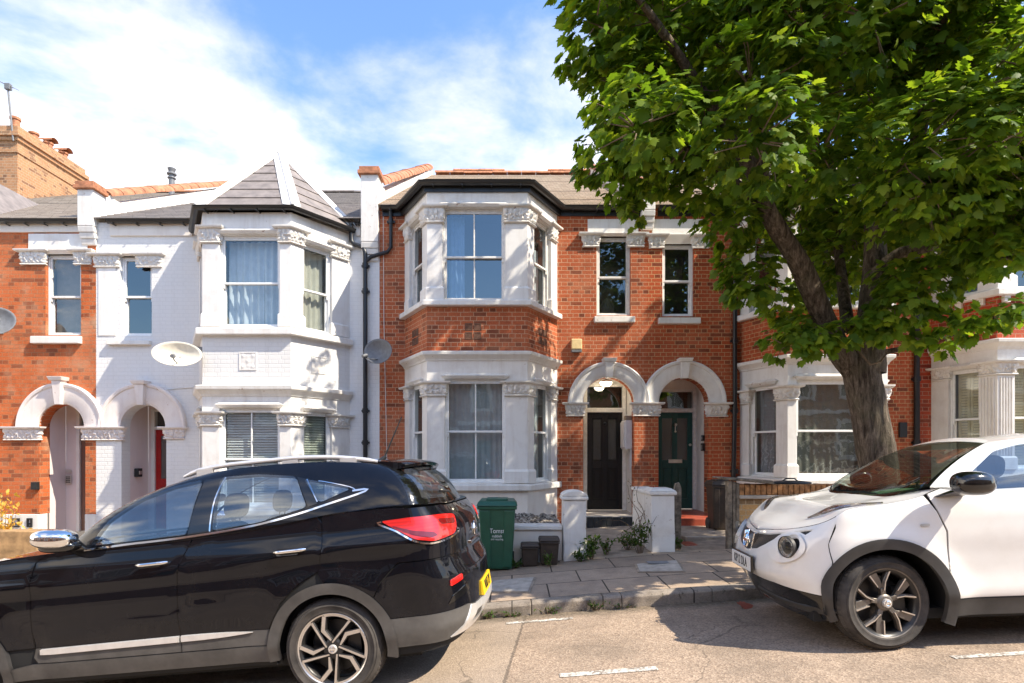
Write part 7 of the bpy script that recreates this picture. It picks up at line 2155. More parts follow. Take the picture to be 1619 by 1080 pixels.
prof = [(1.0, 0), (1.02, .012), (.98, .022), (.9, .026), (.5, .04), (0, .045)]
rows = []
for r_, hz in prof: rows.append([m.p(c[0]+.29*r_*math.cos(2*math.pi*j/32), c[1]+.12*r_*math.sin(2*math.pi*j/32), z2_+.004+hz) for j in range(32)])
for a, b in zip(rows, rows[1:]):
    for j in range(32): m.face((a[j], a[(j+1) % 32], b[(j+1) % 32], b[j]))
m.face(rows[0][::-1]); m.build('lid_body', M['black_plastic'], o, smooth=50)
m = MB(); m.tube([(c[0]-.1, c[1], z2_+.045), (c[0]-.06, c[1], z2_+.07), (c[0]+.06, c[1], z2_+.07), (c[0]+.1, c[1], z2_+.045)], .01, 8); m.build('lid_handle', M['black_plastic'], o, smooth=50)

# left house: low brown wall, hoops and dry shrub
o = bobj('garden_wall', 'low brown rendered garden wall at the left edge behind the black bonnet', 'wall', (-8.0, 8.4, -.3))
y = 8.4; m = MB(); m.box(-11, px(58, y), y, y+.25, -1, pz(840, y)); m.build('wall_body', plain('tan_render', (.36, .22, .10), .9, noise_amt=.4, nscale=5, bump=.4), o, bevel=.015)
for k, (u0, u1) in enumerate(((19, 33), (45, 53))):
    o = bobj('boot_scraper', ('wider' if k == 0 else 'narrower')+' black iron boot scraper frame set low in the white plinth', 'boot scraper', (px((u0+u1)/2, YF), YF-.06, fz(832)), 'iron boot scrapers')
    m = MB(FAC); ring(m, fx(u0), fx(u1), fz(833), fz(819), .025, .01, .05); m.build('frame', M['pipe'], o, bevel=.004)
    m = MB(FAC); m.box(fx(u0)+.027, fx(u1)-.027, .022, .034, fz(829), fz(827)); m.build('scraper_blade', M['pipe'], o)

# dishes
def dish(label, u, v, rx, rz, Y, mat, back, arm, foot, group='satellite dishes on the house fronts', tilt=0.0, lnbdir=(0, 0)):
    C_ = Vector((px(u, Y), Y, pz(v, Y)))
    o = bobj('satellite_dish', label, 'satellite dish', tuple(C_), group)
    ax = Vector(back).normalized()
    q = ax.to_track_quat('Z', 'Y')
    MT = Matrix.Translation(C_) @ q.to_matrix().to_4x4() @ Matrix.Rotation(tilt, 4, 'Z')
    m = MB(); prof = [(t, .11*t*t*rx/.3) for t in [k/8 for k in range(9)]]
    rows = [[m.p(*(MT @ Vector((rx*r_*math.cos(2*math.pi*j/40), rz*r_*math.sin(2*math.pi*j/40), h-.05)))) for j in range(40)] for r_, h in prof[1:]]
    c0 = m.p(*(MT @ Vector((0, 0, -.05))))
    for j in range(40): m.face((c0, rows[0][j], rows[0][(j+1) % 40]))
    for a, b in zip(rows, rows[1:]):
        for j in range(40): m.face((a[j], a[(j+1) % 40], b[(j+1) % 40], b[j]))
    d = m.build('dish', M[mat], o, smooth=180)
    sm = d.modifiers.new('thickness', 'SOLIDIFY'); sm.thickness = .006; sm.offset = 0
    m = MB(); tip = MT @ Vector((arm[0], arm[1], arm[2])); root = MT @ Vector((0, -rz*.55, -.03))
    m.tube([root, (root+tip)/2+Vector((0, 0, -.02)), tip], .011, 8); a_ = m.build('feed_arm', M['dish_grey'], o, smooth=50)
    m = MB(); m.tube([tip, tip+(C_-tip).normalized()*.09], [.030, .038], 12); m.build('feed_horn', M['dish_grey'], a_, smooth=50)
    m = MB(); b0 = MT @ Vector((0, 0, -.06)); f_ = Vector(foot)
    m.tube([b0, b0+(f_-b0)*.5+Vector((0, 0, -.03)), f_], .019, 10); m.box(f_.x-.05, f_.x+.05, f_.y-.012, f_.y+.012, f_.z-.10, f_.z+.10); m.build('wall_bracket', M['dish_grey'], o, smooth=40)
    return o
dish('cream satellite dish on the white wall left of the white bay', 282, 563, .385, .225, 9.72, 'dish_cream', (.30, -1, .30), (.0, -.16, .34), (-5.42, YB+.05, bz(557)), tilt=-.04)
dish('grey satellite dish on the drainpipe between the white house and the red bay', 600, 557, .295, .235, 10.35, 'dish_grey', (-.35, -1, .2), (-.1, -.2, .30), (fx(606), YF-.01, fz(560)), tilt=-.2)
dish('dark satellite dish cut by the left edge of the picture', -6, 509, .30, .26, 10.3, 'dish_grey', (.5, -1, .25), (.1, -.1, .3), (fx(2), YF-.01, fz(520)), tilt=.3)

# small fittings
def fitting(name, label, cat, fr, u0, u1, z0, z1, d0, d1, mat, extra=None, bev=.006, group=None):
    c = fr((u0+u1)/2, d0, z0); o = bobj(name, label, cat, c, group)
    m = MB(fr); m.box(u0, u1, d0, d1, z0, z1); b = m.build('case', M[mat], o, bevel=bev)
    if extra: extra(o, b, fr)
    return o
def alarm_extra(o, b, fr):
    m = MB(fr); m.box(fx(903), fx(919), .012, .085, fz(558), fz(554)); m.build('base_strip', M['dish_grey'], b, bevel=.004)
fitting('alarm_box', 'yellowed burglar alarm box on the brickwork above the arches', 'alarm box', FAC, fx(902.5), fx(919.5), fz(553.5), fz(537), .0, .09, 'yellow_box', alarm_extra, .015)
FD = Frame((0, 11.6), (1, 11.6))
def meter_extra(o, b, fr):
    m = MB(); X = 2.31
    for k in range(5):
        a = 11.02+.05*k; m.tube([(X, a, 1.62), (X, a, 1.30-.03*k)], .006, 6)
    m.build('cable', M['white_text'], b, smooth=50)
FRW = Frame((2.333, 11.6), (2.333, 10.6))      # right-hand porch wall, outward = -x
o = bobj('meter_cabinet', 'white meter cabinet on the porch wall right of the black door', 'meter cabinet', (2.27, 11.2, 1.64))
m = MB(); m.box(2.19, 2.328, 11.02, 11.42, 1.66, 2.22); b = m.build('case', M['meter'], o, bevel=.012)
m = MB(); m.box(2.17, 2.19, 11.04, 11.40, 1.69, 2.19); m.build('cabinet_door', M['meter'], b, bevel=.008)
m = MB(); 
for k in range(4): m.tube([(2.318, 11.05+.04*k, 1.655), (2.318, 11.05+.04*k, 1.33-.03*k)], .008, 6)
m.build('cable', M['meter'], b, smooth=50)
m = MB(); m.box(2.20, 2.32, 11.03, 11.2, 2.225, 2.31); m.build('fuse_box', M['concrete'], b, bevel=.008)
# porch lamp (lit)
o = bobj('porch_lamp', 'round lit lamp under the ceiling of the black door porch', 'lamp', (1.84, 11.25, 3.0))
q = NT('lit_lamp_glass'); q.P(Base_Color=(1, .93, .8), Emission_Color=(1.0, .86, .62), Emission_Strength=9.0); M['lit'] = q.m
zc2 = fz(637)+(fx(1003)-fx(922))/2+.03
m = MB(); c = (px(958, 11.2), 11.2, pz(606, 11.2))
m.lathe([(0, -.065), (.06, -.055), (.10, -.025), (.115, .01), (.10, .035), (0, .035)], c, 'z', 28); m.build('globe', M['lit'], o, smooth=60)
m = MB(); m.lathe([(.118, .02), (.118, .05), (.03, .055), (.03, zc2-c[2])], c, 'z', 28); m.build('fitting', M['brass'], o, smooth=40)
# intercoms
def keypad_extra(o, b, fr):
    pass
o = fitting('door_intercom', 'steel door entry panel on the white frame of the left porch', 'intercom', Frame((0, 11.5), (1, 11.5)), -8.98, -8.875, pz(765, 11.5), pz(751, 11.5), .03, .055, 'brass')
m = MB(Frame((0, 11.5), (1, 11.5)))
for i in range(3):
    for j in range(4): m.box(-8.965+.03*i, -8.945+.03*i, .055, .061, pz(763, 11.5)+.035*j, pz(763, 11.5)+.02+.035*j)
m.build('buttons', M['black_plastic'], o)
fitting('name_plate', 'small steel name plate above the door entry panel in the left porch', 'name plate', Frame((0, 11.5), (1, 11.5)), -8.98, -8.875, pz(747, 11.5), pz(742.5, 11.5), .03, .048, 'brass')
fitting('junction_box', 'small black box on the orange brick beside the left porch', 'junction box', FAC, fx(53), fx(63), fz(774), fz(762), .0, .07, 'black_plastic')
o = bobj('bell_push', 'dark bell box on the pale wall inside the white house porch', 'bell', (-7.43, 11.25, 1.2))
m = MB(); m.box(-7.437, -7.37, 11.2, 11.36, 1.11, 1.28); m.build('case', M['black_plastic'], o, bevel=.012)
m = MB(); m.box(-7.37, -7.355, 11.24, 11.32, 1.16, 1.23); m.build('button', M['brass'], o, bevel=.006)
for k, (v0, v1, lb) in enumerate(((688, 697, 'small black bell push, upper fitting on the porch wall beside the green door'), (701, 713, 'black camera doorbell, lower fitting on the porch wall beside the green door'))):
    o = bobj('bell_push', lb, 'bell', (3.74, 11.1, pz(v1, 11.1)))
    m = MB(); m.box(3.70, 3.752, 11.05-.02*k, 11.15+.02*k, pz(v1, 11.1), pz(v0, 11.1)); m.build('case', M['black_plastic'], o, bevel=.008)
    m = MB(); m.box(3.692, 3.70, 11.07, 11.13, pz(v1, 11.1)+.025, pz(v0, 11.1)-.03); m.build('button', M['brass'], o, bevel=.003)

# roof fittings
o = bobj('television_aerial', 'thin television aerial strapped to the brick chimney', 'aerial', (px(19, 15.1), 15.1, pz(215, 15.1)))
m = MB(); a, b = Vector((px(20, 15.1), 15.12, pz(222, 15.1))), Vector((px(11, 15.1), 15.12, pz(134, 15.1)))
m.tube([a, b], .022, 8); m.build('mast', M['dish_grey'], o, smooth=50)
m = MB(); d = Vector((-.85, .1, .42)); m.tube([b-d*.2, b+d*.9], .012, 6)
for k in range(7):
    p = b+d*(.05+.13*k); m.tube([p+Vector((.06, .32, .05)), p-Vector((.06, .32, .05))], .007, 6)
m.box(b.x-.05, b.x+.08, b.y-.05, b.y+.05, b.z-.12, b.z+.03)
m.build('antenna', M['dish_grey'], o)
o = bobj('flue_cowl', 'small dark flue cowl standing behind the parapet left of the pointed bay roof', 'flue', (px(271, 15), 15.0, pz(283, 15)))
m = MB(); c = (px(271.5, 15), 15.0, pz(292, 15)); m.lathe([(.07, -.7), (.07, .16), (.1, .16), (.1, .18), (.07, .19), (.07, .25), (.115, .26), (.115, .29), (.07, .33), (.10, .42), (.0, .44)], c, 'z', 20); m.build('cowl', M['dish_grey'], o, smooth=40)

# covers in the pavement
def slab(name, label, cat, u0, v0, u1, v1, u2, v2, u3, v3, mat):
    def gp(u, v):      # ground point on the pavement under a pixel
        Y = 6.5
        for _ in range(30):
            X = px(u, Y); z = zpave(X, Y); Y = (HC-z)*F/(v-V0)
        return (px(u, Y), Y, zpave(px(u, Y), Y))
    P_ = [gp(u0, v0), gp(u1, v1), gp(u2, v2), gp(u3, v3)]
    c = tuple(sum(q[k] for q in P_)/4 for k in range(3))
    o = bobj(name, label, cat, c)
    ce = Vector(c); 
    def ins(P, k): return [tuple(ce+(Vector(q)-ce)*k) for q in P]
    m = MB(); lo = [(a, b, z+.002) for a, b, z in P_]; hi = [(a, b, z+.010) for a, b, z in P_]; m.hexa(lo, hi); m.build('frame', M['concrete'], o, bevel=.003)
    I = ins(P_, .9); m = MB(); m.hexa([(a, b, z+.0105) for a, b, z in I], [(a, b, z+.016) for a, b, z in I]); m.build('plate', M[mat], o, bevel=.003)
    return o
slab('inspection_cover', 'pale concrete inspection cover in the pavement behind the black car', 'inspection cover', 768, 938, 838, 938, 848, 913, 778, 919, 'concrete_light')
slab('inspection_cover', 'pale stone slab with an iron stopcock lid set into the pavement', 'inspection cover', 1008, 906, 1084, 905, 1072, 886, 1003, 893, 'concrete_light')
o = COL.objects.get('inspection_cover.001')
m = MB(); 
def gpt(u, v):
    Y = 6.5
    for _ in range(30):
        X = px(u, Y); z = zpave(X, Y); Y = (HC-z)*F/(v-V0)
    return (px(u, Y), Y, zpave(px(u, Y), Y))
g = gpt(1040, 892)
m.hexa([(g[0]-.13, g[1]-.07, g[2]+.017), (g[0]+.13, g[1]-.07, g[2]+.020), (g[0]+.13, g[1]+.07, g[2]+.022), (g[0]-.13, g[1]+.07, g[2]+.019)], [(g[0]-.13, g[1]-.07, g[2]+.023), (g[0]+.13, g[1]-.07, g[2]+.027), (g[0]+.13, g[1]+.07, g[2]+.029), (g[0]-.13, g[1]+.07, g[2]+.025)])
m.build('iron_lid', M['dish_grey'], o, bevel=.003)
# ------------------------------------------------------------------ trees and plants
def leaf_mat(name, a, b, c, trans=.55):
    q = NT(name)
    rnd = q.new('ShaderNodeNewGeometry').outputs['Random Per Island']
    col = q.ramp(rnd, [(0, a), (.55, b), (1, c)])
    d = q.new('ShaderNodeBsdfPrincipled', Base_Color=col, Roughness=.5)
    q.set(d, 'Specular IOR Level', .22)
    tcol = q.mix(1.0, col, (1.9, 1.75, .55), 'MULTIPLY')
    t = q.new('ShaderNodeBsdfTranslucent', Color=tcol)
    m = q.new('ShaderNodeMixShader', i0=trans); q.l.new(d.outputs[0], m.inputs[1]); q.l.new(t.outputs[0], m.inputs[2])
    q.l.new(m.outputs[0], q.out.inputs['Surface'])
    return q.m
M['leaf'] = leaf_mat('maple_leaf', (.058, .118, .014), (.110, .192, .021), (.205, .275, .034), .53)
M['weed'] = leaf_mat('weed_leaf', (.035, .075, .018), (.06, .12, .025), (.12, .18, .04), .4)
M['dry'] = leaf_mat('dry_yellow_leaf', (.55, .33, .06), (.62, .42, .10), (.70, .5, .16), .4)
def bark():
    q = NT('maple_bark'); P = q.obj(); x, y, z = q.xyz(P)
    st = q.noise(q.comb(q.math('MULTIPLY', x, 26.0), q.math('MULTIPLY', y, 26.0), q.math('MULTIPLY', z, 4.5)), 1.0, 6, .7, .4)
    pl = q.noise(P, 3.5, 5, .6); f = q.noise(P, 60, 3, .7)
    c = q.ramp(st, [(.34, (.03, .022, .016)), (.52, (.115, .088, .066)), (.72, (.25, .20, .155))])
    c = q.mix(q.math('MULTIPLY', q.ramp(pl, [(.5, 0), (.75, 1)]), .35), c, (.10, .105, .06))
    c = q.mix(.4, c, q.ramp(f, [(.25, (.3, .3, .3)), (.75, (.7, .7, .7))]), 'OVERLAY')
    q.P(Base_Color=c, Roughness=.92); q.set(q.b, 'Specular IOR Level', .2)
    q.bump(q.math('ADD', st, q.math('MULTIPLY', f, .25)), .9, .03); return q.m
M['bark'] = bark()
M['twig'] = plain('twig_bark', (.16, .11, .07), .85, noise_amt=.3)
# lobed leaf outline (unit length), slightly cupped
_L = [(0, 0), (.22, -.04), (.48, .12), (.36, .22), (.56, .40), (.40, .44), (.46, .66), (.26, .62), (.17, .78), (0, 1.0)]
LEAF = np.array([(x, y, 0) for x, y in _L]+[(-x, y, 0) for x, y in _L[1:-1]][::-1]+[(0, .36, 0)], float)
LEAF[:, 2] = -.14*np.abs(LEAF[:, 0])-.22*np.maximum(0, LEAF[:, 1]-.4)**2*1.6
NLV = len(LEAF); NR = NLV-1
LTRI = np.array([(NLV-1, k, (k+1) % NR) for k in range(NR)])
SIMPLE = np.array([(0, 0, 0), (.2, .3, -.03), (.22, .55, -.05), (0, 1, -.12), (-.22, .55, -.05), (-.2, .3, -.03), (0, .42, .02)], float)
STRI = np.array([(6, k, (k+1) % 6) for k in range(6)])
def leaf_mesh(name, P, D, N, S, mat, parent, tpl=LEAF, tri=LTRI, org=(0, 0, 0)):
    """P base points, D tip directions, N leaf normals, S sizes (all arrays)"""
    D = D/np.linalg.norm(D, axis=1, keepdims=True)
    Xx = np.cross(D, N); Xx /= np.linalg.norm(Xx, axis=1, keepdims=True)+1e-9
    Nn = np.cross(Xx, D)
    wdt = rng.uniform(.8, 1.1, (len(P), 1))
    V = P[:, None, :]+S[:, None, None]*(tpl[None, :, 0:1]*(Xx*wdt)[:, None, :]+tpl[None, :, 1:2]*D[:, None, :]+tpl[None, :, 2:3]*Nn[:, None, :])
    n = len(P); nv = tpl.shape[0]
    V = V.reshape(-1, 3)-np.array(org)
    T_ = (tri[None]+(np.arange(n)*nv)[:, None, None]).reshape(-1, 3)
    me = bpy.data.meshes.new(name)
    me.vertices.add(len(V)); me.vertices.foreach_set('co', V.ravel())
    me.loops.add(T_.size); me.loops.foreach_set('vertex_index', T_.ravel().astype(np.int32))
    me.polygons.add(len(T_)); me.polygons.foreach_set('loop_start', np.arange(0, T_.size, 3, dtype=np.int32))
    me.materials.append(mat); me.update(calc_edges=True); me.validate()
    o = bpy.data.objects.new(name, me); COL.objects.link(o); o.parent = parent
    return o

def limb(m, pts, r, n=14, wob=.10, seed=0):
    """tapered limb with an uneven outline"""
    P_ = [catmull(pts, k/(len(pts)*5)) for k in range(len(pts)*5+1)]
    Rr = [catmull([(q,) for q in r], k/(len(pts)*5))[0] for k in range(len(pts)*5+1)]
    up = None; rings = []
    for k, q in enumerate(P_):
        a, b = Vector(P_[max(k-1, 0)]), Vector(P_[min(k+1, len(P_)-1)])
        t = (b-a).normalized()
        if up is None: up = t.cross(Vector((0, 1, 0))).normalized()
        up = (up-t*up.dot(t)).normalized(); w = t.cross(up)
        ring = []
        for j in range(n):
            x = 2*math.pi*j/n
            rr = Rr[k]*(1+wob*noise.noise(Vector((math.cos(x)*1.6+seed, math.sin(x)*1.6, k*.16)))+.05*noise.noise(Vector((math.cos(x)*6, math.sin(x)*6, k*.5+seed))))
            ring.append(m.p(*(Vector(q)+(up*math.cos(x)+w*math.sin(x))*rr)))
        rings.append(ring)
    for a, b in zip(rings, rings[1:]):
        for j in range(n): m.face((a[j], a[(j+1) % n], b[(j+1) % n], b[j]))
    m.face(rings[-1])
    return P_

def tree():
    X0, Y0 = px(1400, 6.45), 6.45
    zb = zpave(X0, Y0)
    o = thing('maple_tree', 'large maple tree with thick dark trunk leaning over the pavement behind the white car', 'tree', (X0, Y0, zb))
    def W_(u, v, Y): return (px(u, Y), Y, pz(v, Y))
    m = MB()
    limb(m, [W_(1403, 850, 6.45), W_(1398, 800, 6.45), W_(1388, 740, 6.45), W_(1378, 680, 6.45), W_(1368, 620, 6.45), W_(1360, 575, 6.47), W_(1352, 535, 6.5)], [.25, .215, .195, .188, .184, .190, .165], 28, .14, 3)
    tr = m.build('trunk', M['bark'], o, smooth=180)
    limbs = [
        ([W_(1352, 590, 6.45), W_(1322, 545, 6.4), W_(1292, 480, 6.3), W_(1262, 415, 6.2), W_(1228, 360, 6.1), W_(1208, 315, 6.0), W_(1200, 240, 5.9), W_(1180, 120, 5.7)], [.13, .125, .115, .105, .095, .088, .075, .045], 1),
        ([W_(1372, 590, 6.45), W_(1376, 530, 6.45), W_(1380, 470, 6.5), W_(1384, 400, 6.6), W_(1380, 300, 6.8), W_(1370, 150, 7.0), W_(1360, -60, 7.1)], [.175, .155, .135, .115, .10, .08, .05], 2),
        ([W_(1380, 440, 6.5), W_(1420, 402, 6.4), W_(1475, 388, 6.2), W_(1530, 350, 6.0), W_(1600, 280, 5.8)], [.10, .065, .055, .045, .03], 3),
        ([W_(1340, 520, 6.5), W_(1330, 430, 7.0), W_(1318, 330, 7.4), W_(1300, 150, 7.8)], [.075, .06, .05, .03], 4),
        ([W_(1215, 330, 6.0), W_(1150, 280, 5.9), W_(1080, 230, 5.8), W_(1000, 170, 5.8)], [.06, .045, .035, .015], 5),
        ([W_(1384, 380, 6.6), W_(1440, 250, 5.9), W_(1480, 100, 5.2), W_(1500, -80, 4.8)], [.09, .07, .05, .03], 6),
        ([W_(1205, 300, 6.0), W_(1120, 160, 5.4), W_(1040, 40, 5.0), W_(980, -40, 4.8)], [.07, .05, .035, .02], 7),
        ([W_(1385, 560, 6.4), W_(1440, 548, 6.2), W_(1490, 535, 6.05), W_(1560, 515, 5.9)], [.035, .022, .014, .008], 8),
    ]
    for pts, r, s in limbs:
        m = MB(); limb(m, pts, r, 14, .12, s*3.1); m.build('branch', M['bark'], tr, smooth=180)
    m = MB()
    m.tube([W_(1352, 520, 6.25), W_(1358, 555, 6.2), W_(1376, 577, 6.15), W_(1392, 572, 6.15), W_(1403, 558, 6.12)], [.008, .010, .012, .011, .008], 8)
    m.build('sucker_shoot', M['twig'], tr, smooth=180)
    # crown: sprays of leaves hung on the shells of many overlapping clumps
    blobs = []
    def B_(u, v, Y, r, n, sq=.75): blobs.append((Vector(W_(u, v, Y)), r, int(n*1.0), sq))
    # outer left edge and lower skirts as in the photograph
    B_(975, 50, 5.3, .50, 60); B_(920, 105, 5.3, .20, 12); B_(985, 130, 5.4, .42, 46); B_(1010, 215, 5.5, .42, 48); B_(945, 40, 5.0, .35, 24); B_(940, -15, 5.0, .35, 26)
    B_(945, 265, 5.9, .22, 17); B_(985, 288, 5.9, .28, 30); B_(1045, 262, 5.8, .42, 60); B_(1095, 300, 5.9, .32, 44); B_(925, 228, 5.9, .08, 4); B_(1000, 335, 5.9, .12, 7)
    B_(1148, 348, 6.1, .33, 46); B_(1180, 420, 6.4, .33, 44); B_(1185, 455, 6.3, .28, 28); B_(1235, 480, 6.7, .26, 24); B_(1262, 515, 6.6, .26, 24); B_(1245, 545, 6.1, .26, 18); B_(1275, 530, 6.1, .26, 22); B_(1300, 540, 6.0, .18, 14); B_(1335, 530, 5.95, .2, 14)
    B_(1390, 515, 5.95, .22, 15); B_(1420, 500, 5.9, .30, 30); B_(1440, 470, 5.8, .35, 38); B_(1425, 440, 5.9, .26, 24); B_(1485, 430, 5.7, .30, 28); B_(1475, 500, 5.8, .18, 10)
    B_(1525, 522, 5.5, .15, 9); B_(1568, 503, 5.3, .17, 12); B_(1610, 492, 5.2, .15, 9); B_(1452, 540, 5.8, .09, 4); B_(1500, 545, 5.7, .12, 6); B_(1560, 360, 5.3, .36, 44); B_(1610, 365, 5.2, .35, 40); B_(1530, 415, 5.5, .18, 12); B_(1590, 410, 5.2, .2, 16)
    for q in ((1265, 350, 7.2, .42, 50), (1300, 410, 7.3, .40, 46), (1345, 440, 7.2, .34, 34), (1290, 460, 7.0, .30, 26), (1410, 380, 7.3, .42, 46), (1460, 350, 7.1, .42, 48), (1345, 350, 7.5, .45, 46),
              (1505, 380, 6.9, .36, 36), (1440, 330, 5.7, .40, 50), (1500, 330, 5.6, .42, 54), (1565, 310, 5.4, .42, 54), (1615, 310, 5.3, .42, 50), (1400, 320, 5.9, .34, 34), (1590, 395, 6.2, .34, 34), (1230, 300, 6.9, .42, 46), (1320, 290, 5.7, .36, 36)): B_(*q)
    # body of the crown
    for u in range(1030, 1700, 85):
        for v in range(-120, 420, 85):
            front = v < 230+max(0, 1150-u)*.5 if u < 1430 else v < 330
            if v > 250+(u-1030)*.45: continue
            if u > 1400 and v > 350: continue
            r_ = rng.uniform(.42, .62)
            if front and rng.random() < .86: B_(u+rng.uniform(-25, 25), v+rng.uniform(-25, 25), rng.uniform(4.7, 5.6), r_, int(62*r_/.5))
            if rng.random() < .9: B_(u+rng.uniform(-30, 30), v+rng.uniform(-30, 30), rng.uniform(6.6, 7.5), rng.uniform(.45, .65), 56)
            if rng.random() < .7: B_(u+rng.uniform(-30, 30), v+rng.uniform(-30, 30), rng.uniform(7.5, 8.6), rng.uniform(.5, .7), 44)
    for k in range(40):      # dome above the frame, which shades the street
        a, e = rng.uniform(0, 2*math.pi), rng.uniform(0, 1)
        blobs.append((Vector((4.3+2.7*math.cos(a)*e**.5, 6.3+2.2*math.sin(a)*e**.5, 7.0+2.2*(1-e)+rng.uniform(-.5, .3))), rng.uniform(.55, .8), 36, .8))
    for k in range(26):      # the side beyond the right edge of the picture
        blobs.append((Vector((rng.uniform(6.9, 8.6), rng.uniform(4.4, 7.2), rng.uniform(5.2, 8.2))), rng.uniform(.5, .7), 34, .8))
    P_, D_, N_, S_ = [], [], [], []
    tw = MB(); hub = Vector((4.0, 6.4, 4.0))
    for c, r, n, sq in blobs:
        for k in range(n):
            d = Vector(rng.normal(size=3)); d.normalize()
            if d.z < -.3 and rng.random() < .35: d.z = -d.z
            rr = r*(.55+.45*rng.random()**.5)
            p = c+Vector((d.x*rr, d.y*rr, d.z*rr*sq))
            out = (d+Vector((p-hub).normalized())*.5).normalized()
            # a spray: several leaves fanning from one twig tip, hanging a little
            ax = (out+Vector((0, 0, -.15))).normalized()
            nl = int(rng.integers(5, 9))
            q0 = p-ax*.10
            if k % 7 == 0: tw.tube([c+(p-c)*.25, q0, p], [.007, .005, .003], 5, cap=False)
            side = ax.cross(Vector((0, 0, 1)));
            if side.length < .1: side = Vector((1, 0, 0))
            side.normalize()
            for j in range(nl):
                f = (j/(nl-1)-.5)*2
                dirv = ax*(.5+.5*rng.random())+side*f*.95+Vector((0, 0, -.42-.35*rng.random()))
                dirv += Vector(rng.normal(size=3))*.18
                base = p+ax*.04*rng.random()+side*f*.05+Vector(rng.normal(size=3))*.025
                nn = Vector((0, 0, 1))*.75+out*.55+Vector(rng.normal(size=3))*.35
                P_.append(base); D_.append(dirv); N_.append(nn); S_.append(rng.uniform(.062, .122))
    leaf_mesh('crown', np.array(P_), np.array(D_), np.array(N_), np.array(S_), M['leaf'], o, org=tuple(o.location))
    tw.build('twigs', M['twig'], tr, smooth=180, normals=False)
    print('leaves', len(P_))
tree()

def weed(label, X, Y, z, r, h, n, size=(.03, .06), mat='weed', stems=7, name='weed', cat='weed', tpl=SIMPLE, tri=STRI, flat=.6, seed=0, stemmat='twig', group='weeds along the pavement'):
    rg = np.random.default_rng(seed)
    o = thing(name, label, cat, (X, Y, z), group)
    P_, D_, N_, S_ = [], [], [], []; m = MB()
    for k in range(stems):
        a = rg.uniform(0, 2*math.pi); lean = rg.uniform(.1, 1)*r
        tip = Vector((X+math.cos(a)*lean, Y+math.sin(a)*lean*flat, z+h*rg.uniform(.5, 1)))
        b = Vector((X+math.cos(a)*lean*.2, Y+math.sin(a)*lean*.2*flat, z-.01)); mid = (b+tip)/2+Vector((0, 0, h*.12))
        m.tube([b, mid, tip], [.004, .0032, .0015], 5, cap=False)
        for j in range(max(2, n//stems)):
            t = rg.uniform(.25, 1.0); p = b*(1-t)**2+mid*2*t*(1-t)+tip*t*t
            d = Vector(rg.normal(size=3))*.7+(tip-b).normalized()*.5
            P_.append(p); D_.append(d); N_.append(Vector((0, 0, 1))+Vector(rg.normal(size=3))*.5); S_.append(rg.uniform(*size))
    leaf_mesh('leaves', np.array(P_), np.array(D_), np.array(N_), np.array(S_), M[mat], o, tpl, tri, tuple(o.location))
    m.build('stems', M[stemmat], o, smooth=180, normals=False)
    return o
def gp_(u, v):
    g = gpt(u, v); return g
for k, (u, v, r, h, n, lb) in enumerate([
    (935, 884, .20, .34, 150, 'bushy green weed at the foot of the rounded white gate pier'),
    (918, 888, .13, .14, 60, 'low weed spilling over the paving under the rounded gate pier'),
    (958, 876, .14, .22, 60, 'pale weed on the path edge just right of the bushiest one'),
    (1012, 874, .20, .42, 160, 'tall dark green weed growing against the leaning gate pier'),
    (992, 868, .15, .20, 70, 'low green weed on the path left of the leaning gate pier'),
    (818, 898, .12, .10, 45, 'small weed at the right foot of the green bin'),
    (868, 896, .08, .20, 32, 'thin weed standing in front of the larger brown caddy'),
    (1074, 868, .06, .16, 26, 'tuft of weed below the timber gate post')]):
    g = gp_(u, v); weed(lb, *g, r*1.15, h, int(n*2.2), seed=k+1, size=(.03, .07), stems=14)
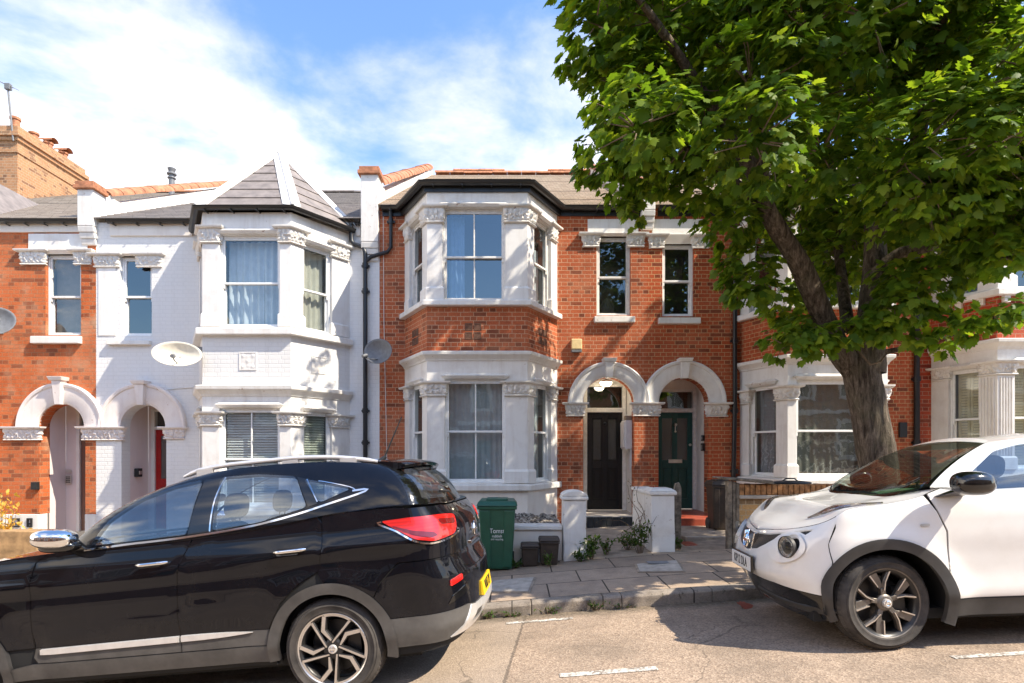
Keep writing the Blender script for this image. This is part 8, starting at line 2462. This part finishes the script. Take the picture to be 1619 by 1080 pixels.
for k, (u, lb, n, h) in enumerate(((770, 'dark weed in the gutter nearest to the black car', 60, .09), (812, 'flat dusty weed in the gutter below the inspection cover', 36, .05), (868, 'yellowish weed in the gutter, third from the black car', 44, .10), (943, 'bright weed growing from the kerb joint in the gutter', 46, .11), (985, 'dark flat weed in the gutter nearest to the white car', 30, .05))):
    X = px(u, 5.72); weed(lb, X, 5.725, zroad(X, 5.72), .16, h, n, (.02, .045), seed=k+30, flat=.25, stems=9)
# dead-looking climber sprawled over the leaning pier
o = thing('climbing_shrub', 'straggly bare climber sprawling over the leaning white gate pier', 'shrub', (1.95, 7.7, .3))
rg = np.random.default_rng(4); m = MB(); P_, D_, N_, S_ = [], [], [], []
for k in range(13):
    p = Vector((rg.uniform(1.72, 1.95), rg.uniform(7.75, 8.5), rg.uniform(.3, .5))); d = Vector((rg.uniform(-.25, .15), rg.uniform(-.2, .1), 1.0)); pts = [p.copy()]
    for j in range(7):
        p = p+d*.12; d = (d+Vector(rg.normal(size=3))*.35+Vector((-.02, -.03, -.06))).normalized(); pts.append(p.copy())
        for q in range(2):
            if rg.random() < .6:
                P_.append(p+Vector(rg.normal(size=3))*.02); D_.append(Vector(rg.normal(size=3))); N_.append(Vector((0, 0, 1))+Vector(rg.normal(size=3))*.5); S_.append(rg.uniform(.02, .045))
    m.tube(pts, [.006, .0055, .005, .0045, .004, .0035, .003, .002], 5, cap=False)
m.build('stems', M['twig'], o, smooth=180, normals=False)
M['climb'] = leaf_mat('climber_leaf', (.16, .10, .06), (.10, .11, .04), (.30, .22, .15), .3)
leaf_mesh('leaves', np.array(P_), np.array(D_), np.array(N_), np.array(S_), M['climb'], o, SIMPLE, STRI, tuple(o.location))
weed('dry yellow shrub standing at the left edge behind the low brown wall', px(4, 8.7), 8.72, -.35, .42, 1.35, 420, (.05, .10), 'dry', 26, 'dry_shrub', 'shrub', seed=77, flat=.7, group=None)
# fallen leaf in the gutter
o = thing('fallen_leaf', 'reddish fallen leaf on the road by the white bumper', 'leaf', (px(1173, 5.4), 5.4, zroad(2.2, 5.4)))
M['redleaf'] = plain('dead_leaf', (.36, .09, .05), .8, noise_amt=.2)
leaf_mesh('blade', np.array([[px(1168, 5.4), 5.36, zroad(2.2, 5.4)+.03]]), np.array([[1.0, .35, .02]]), np.array([[.1, -.3, 1.0]]), np.array([.16]), M['redleaf'], o, org=tuple(o.location))
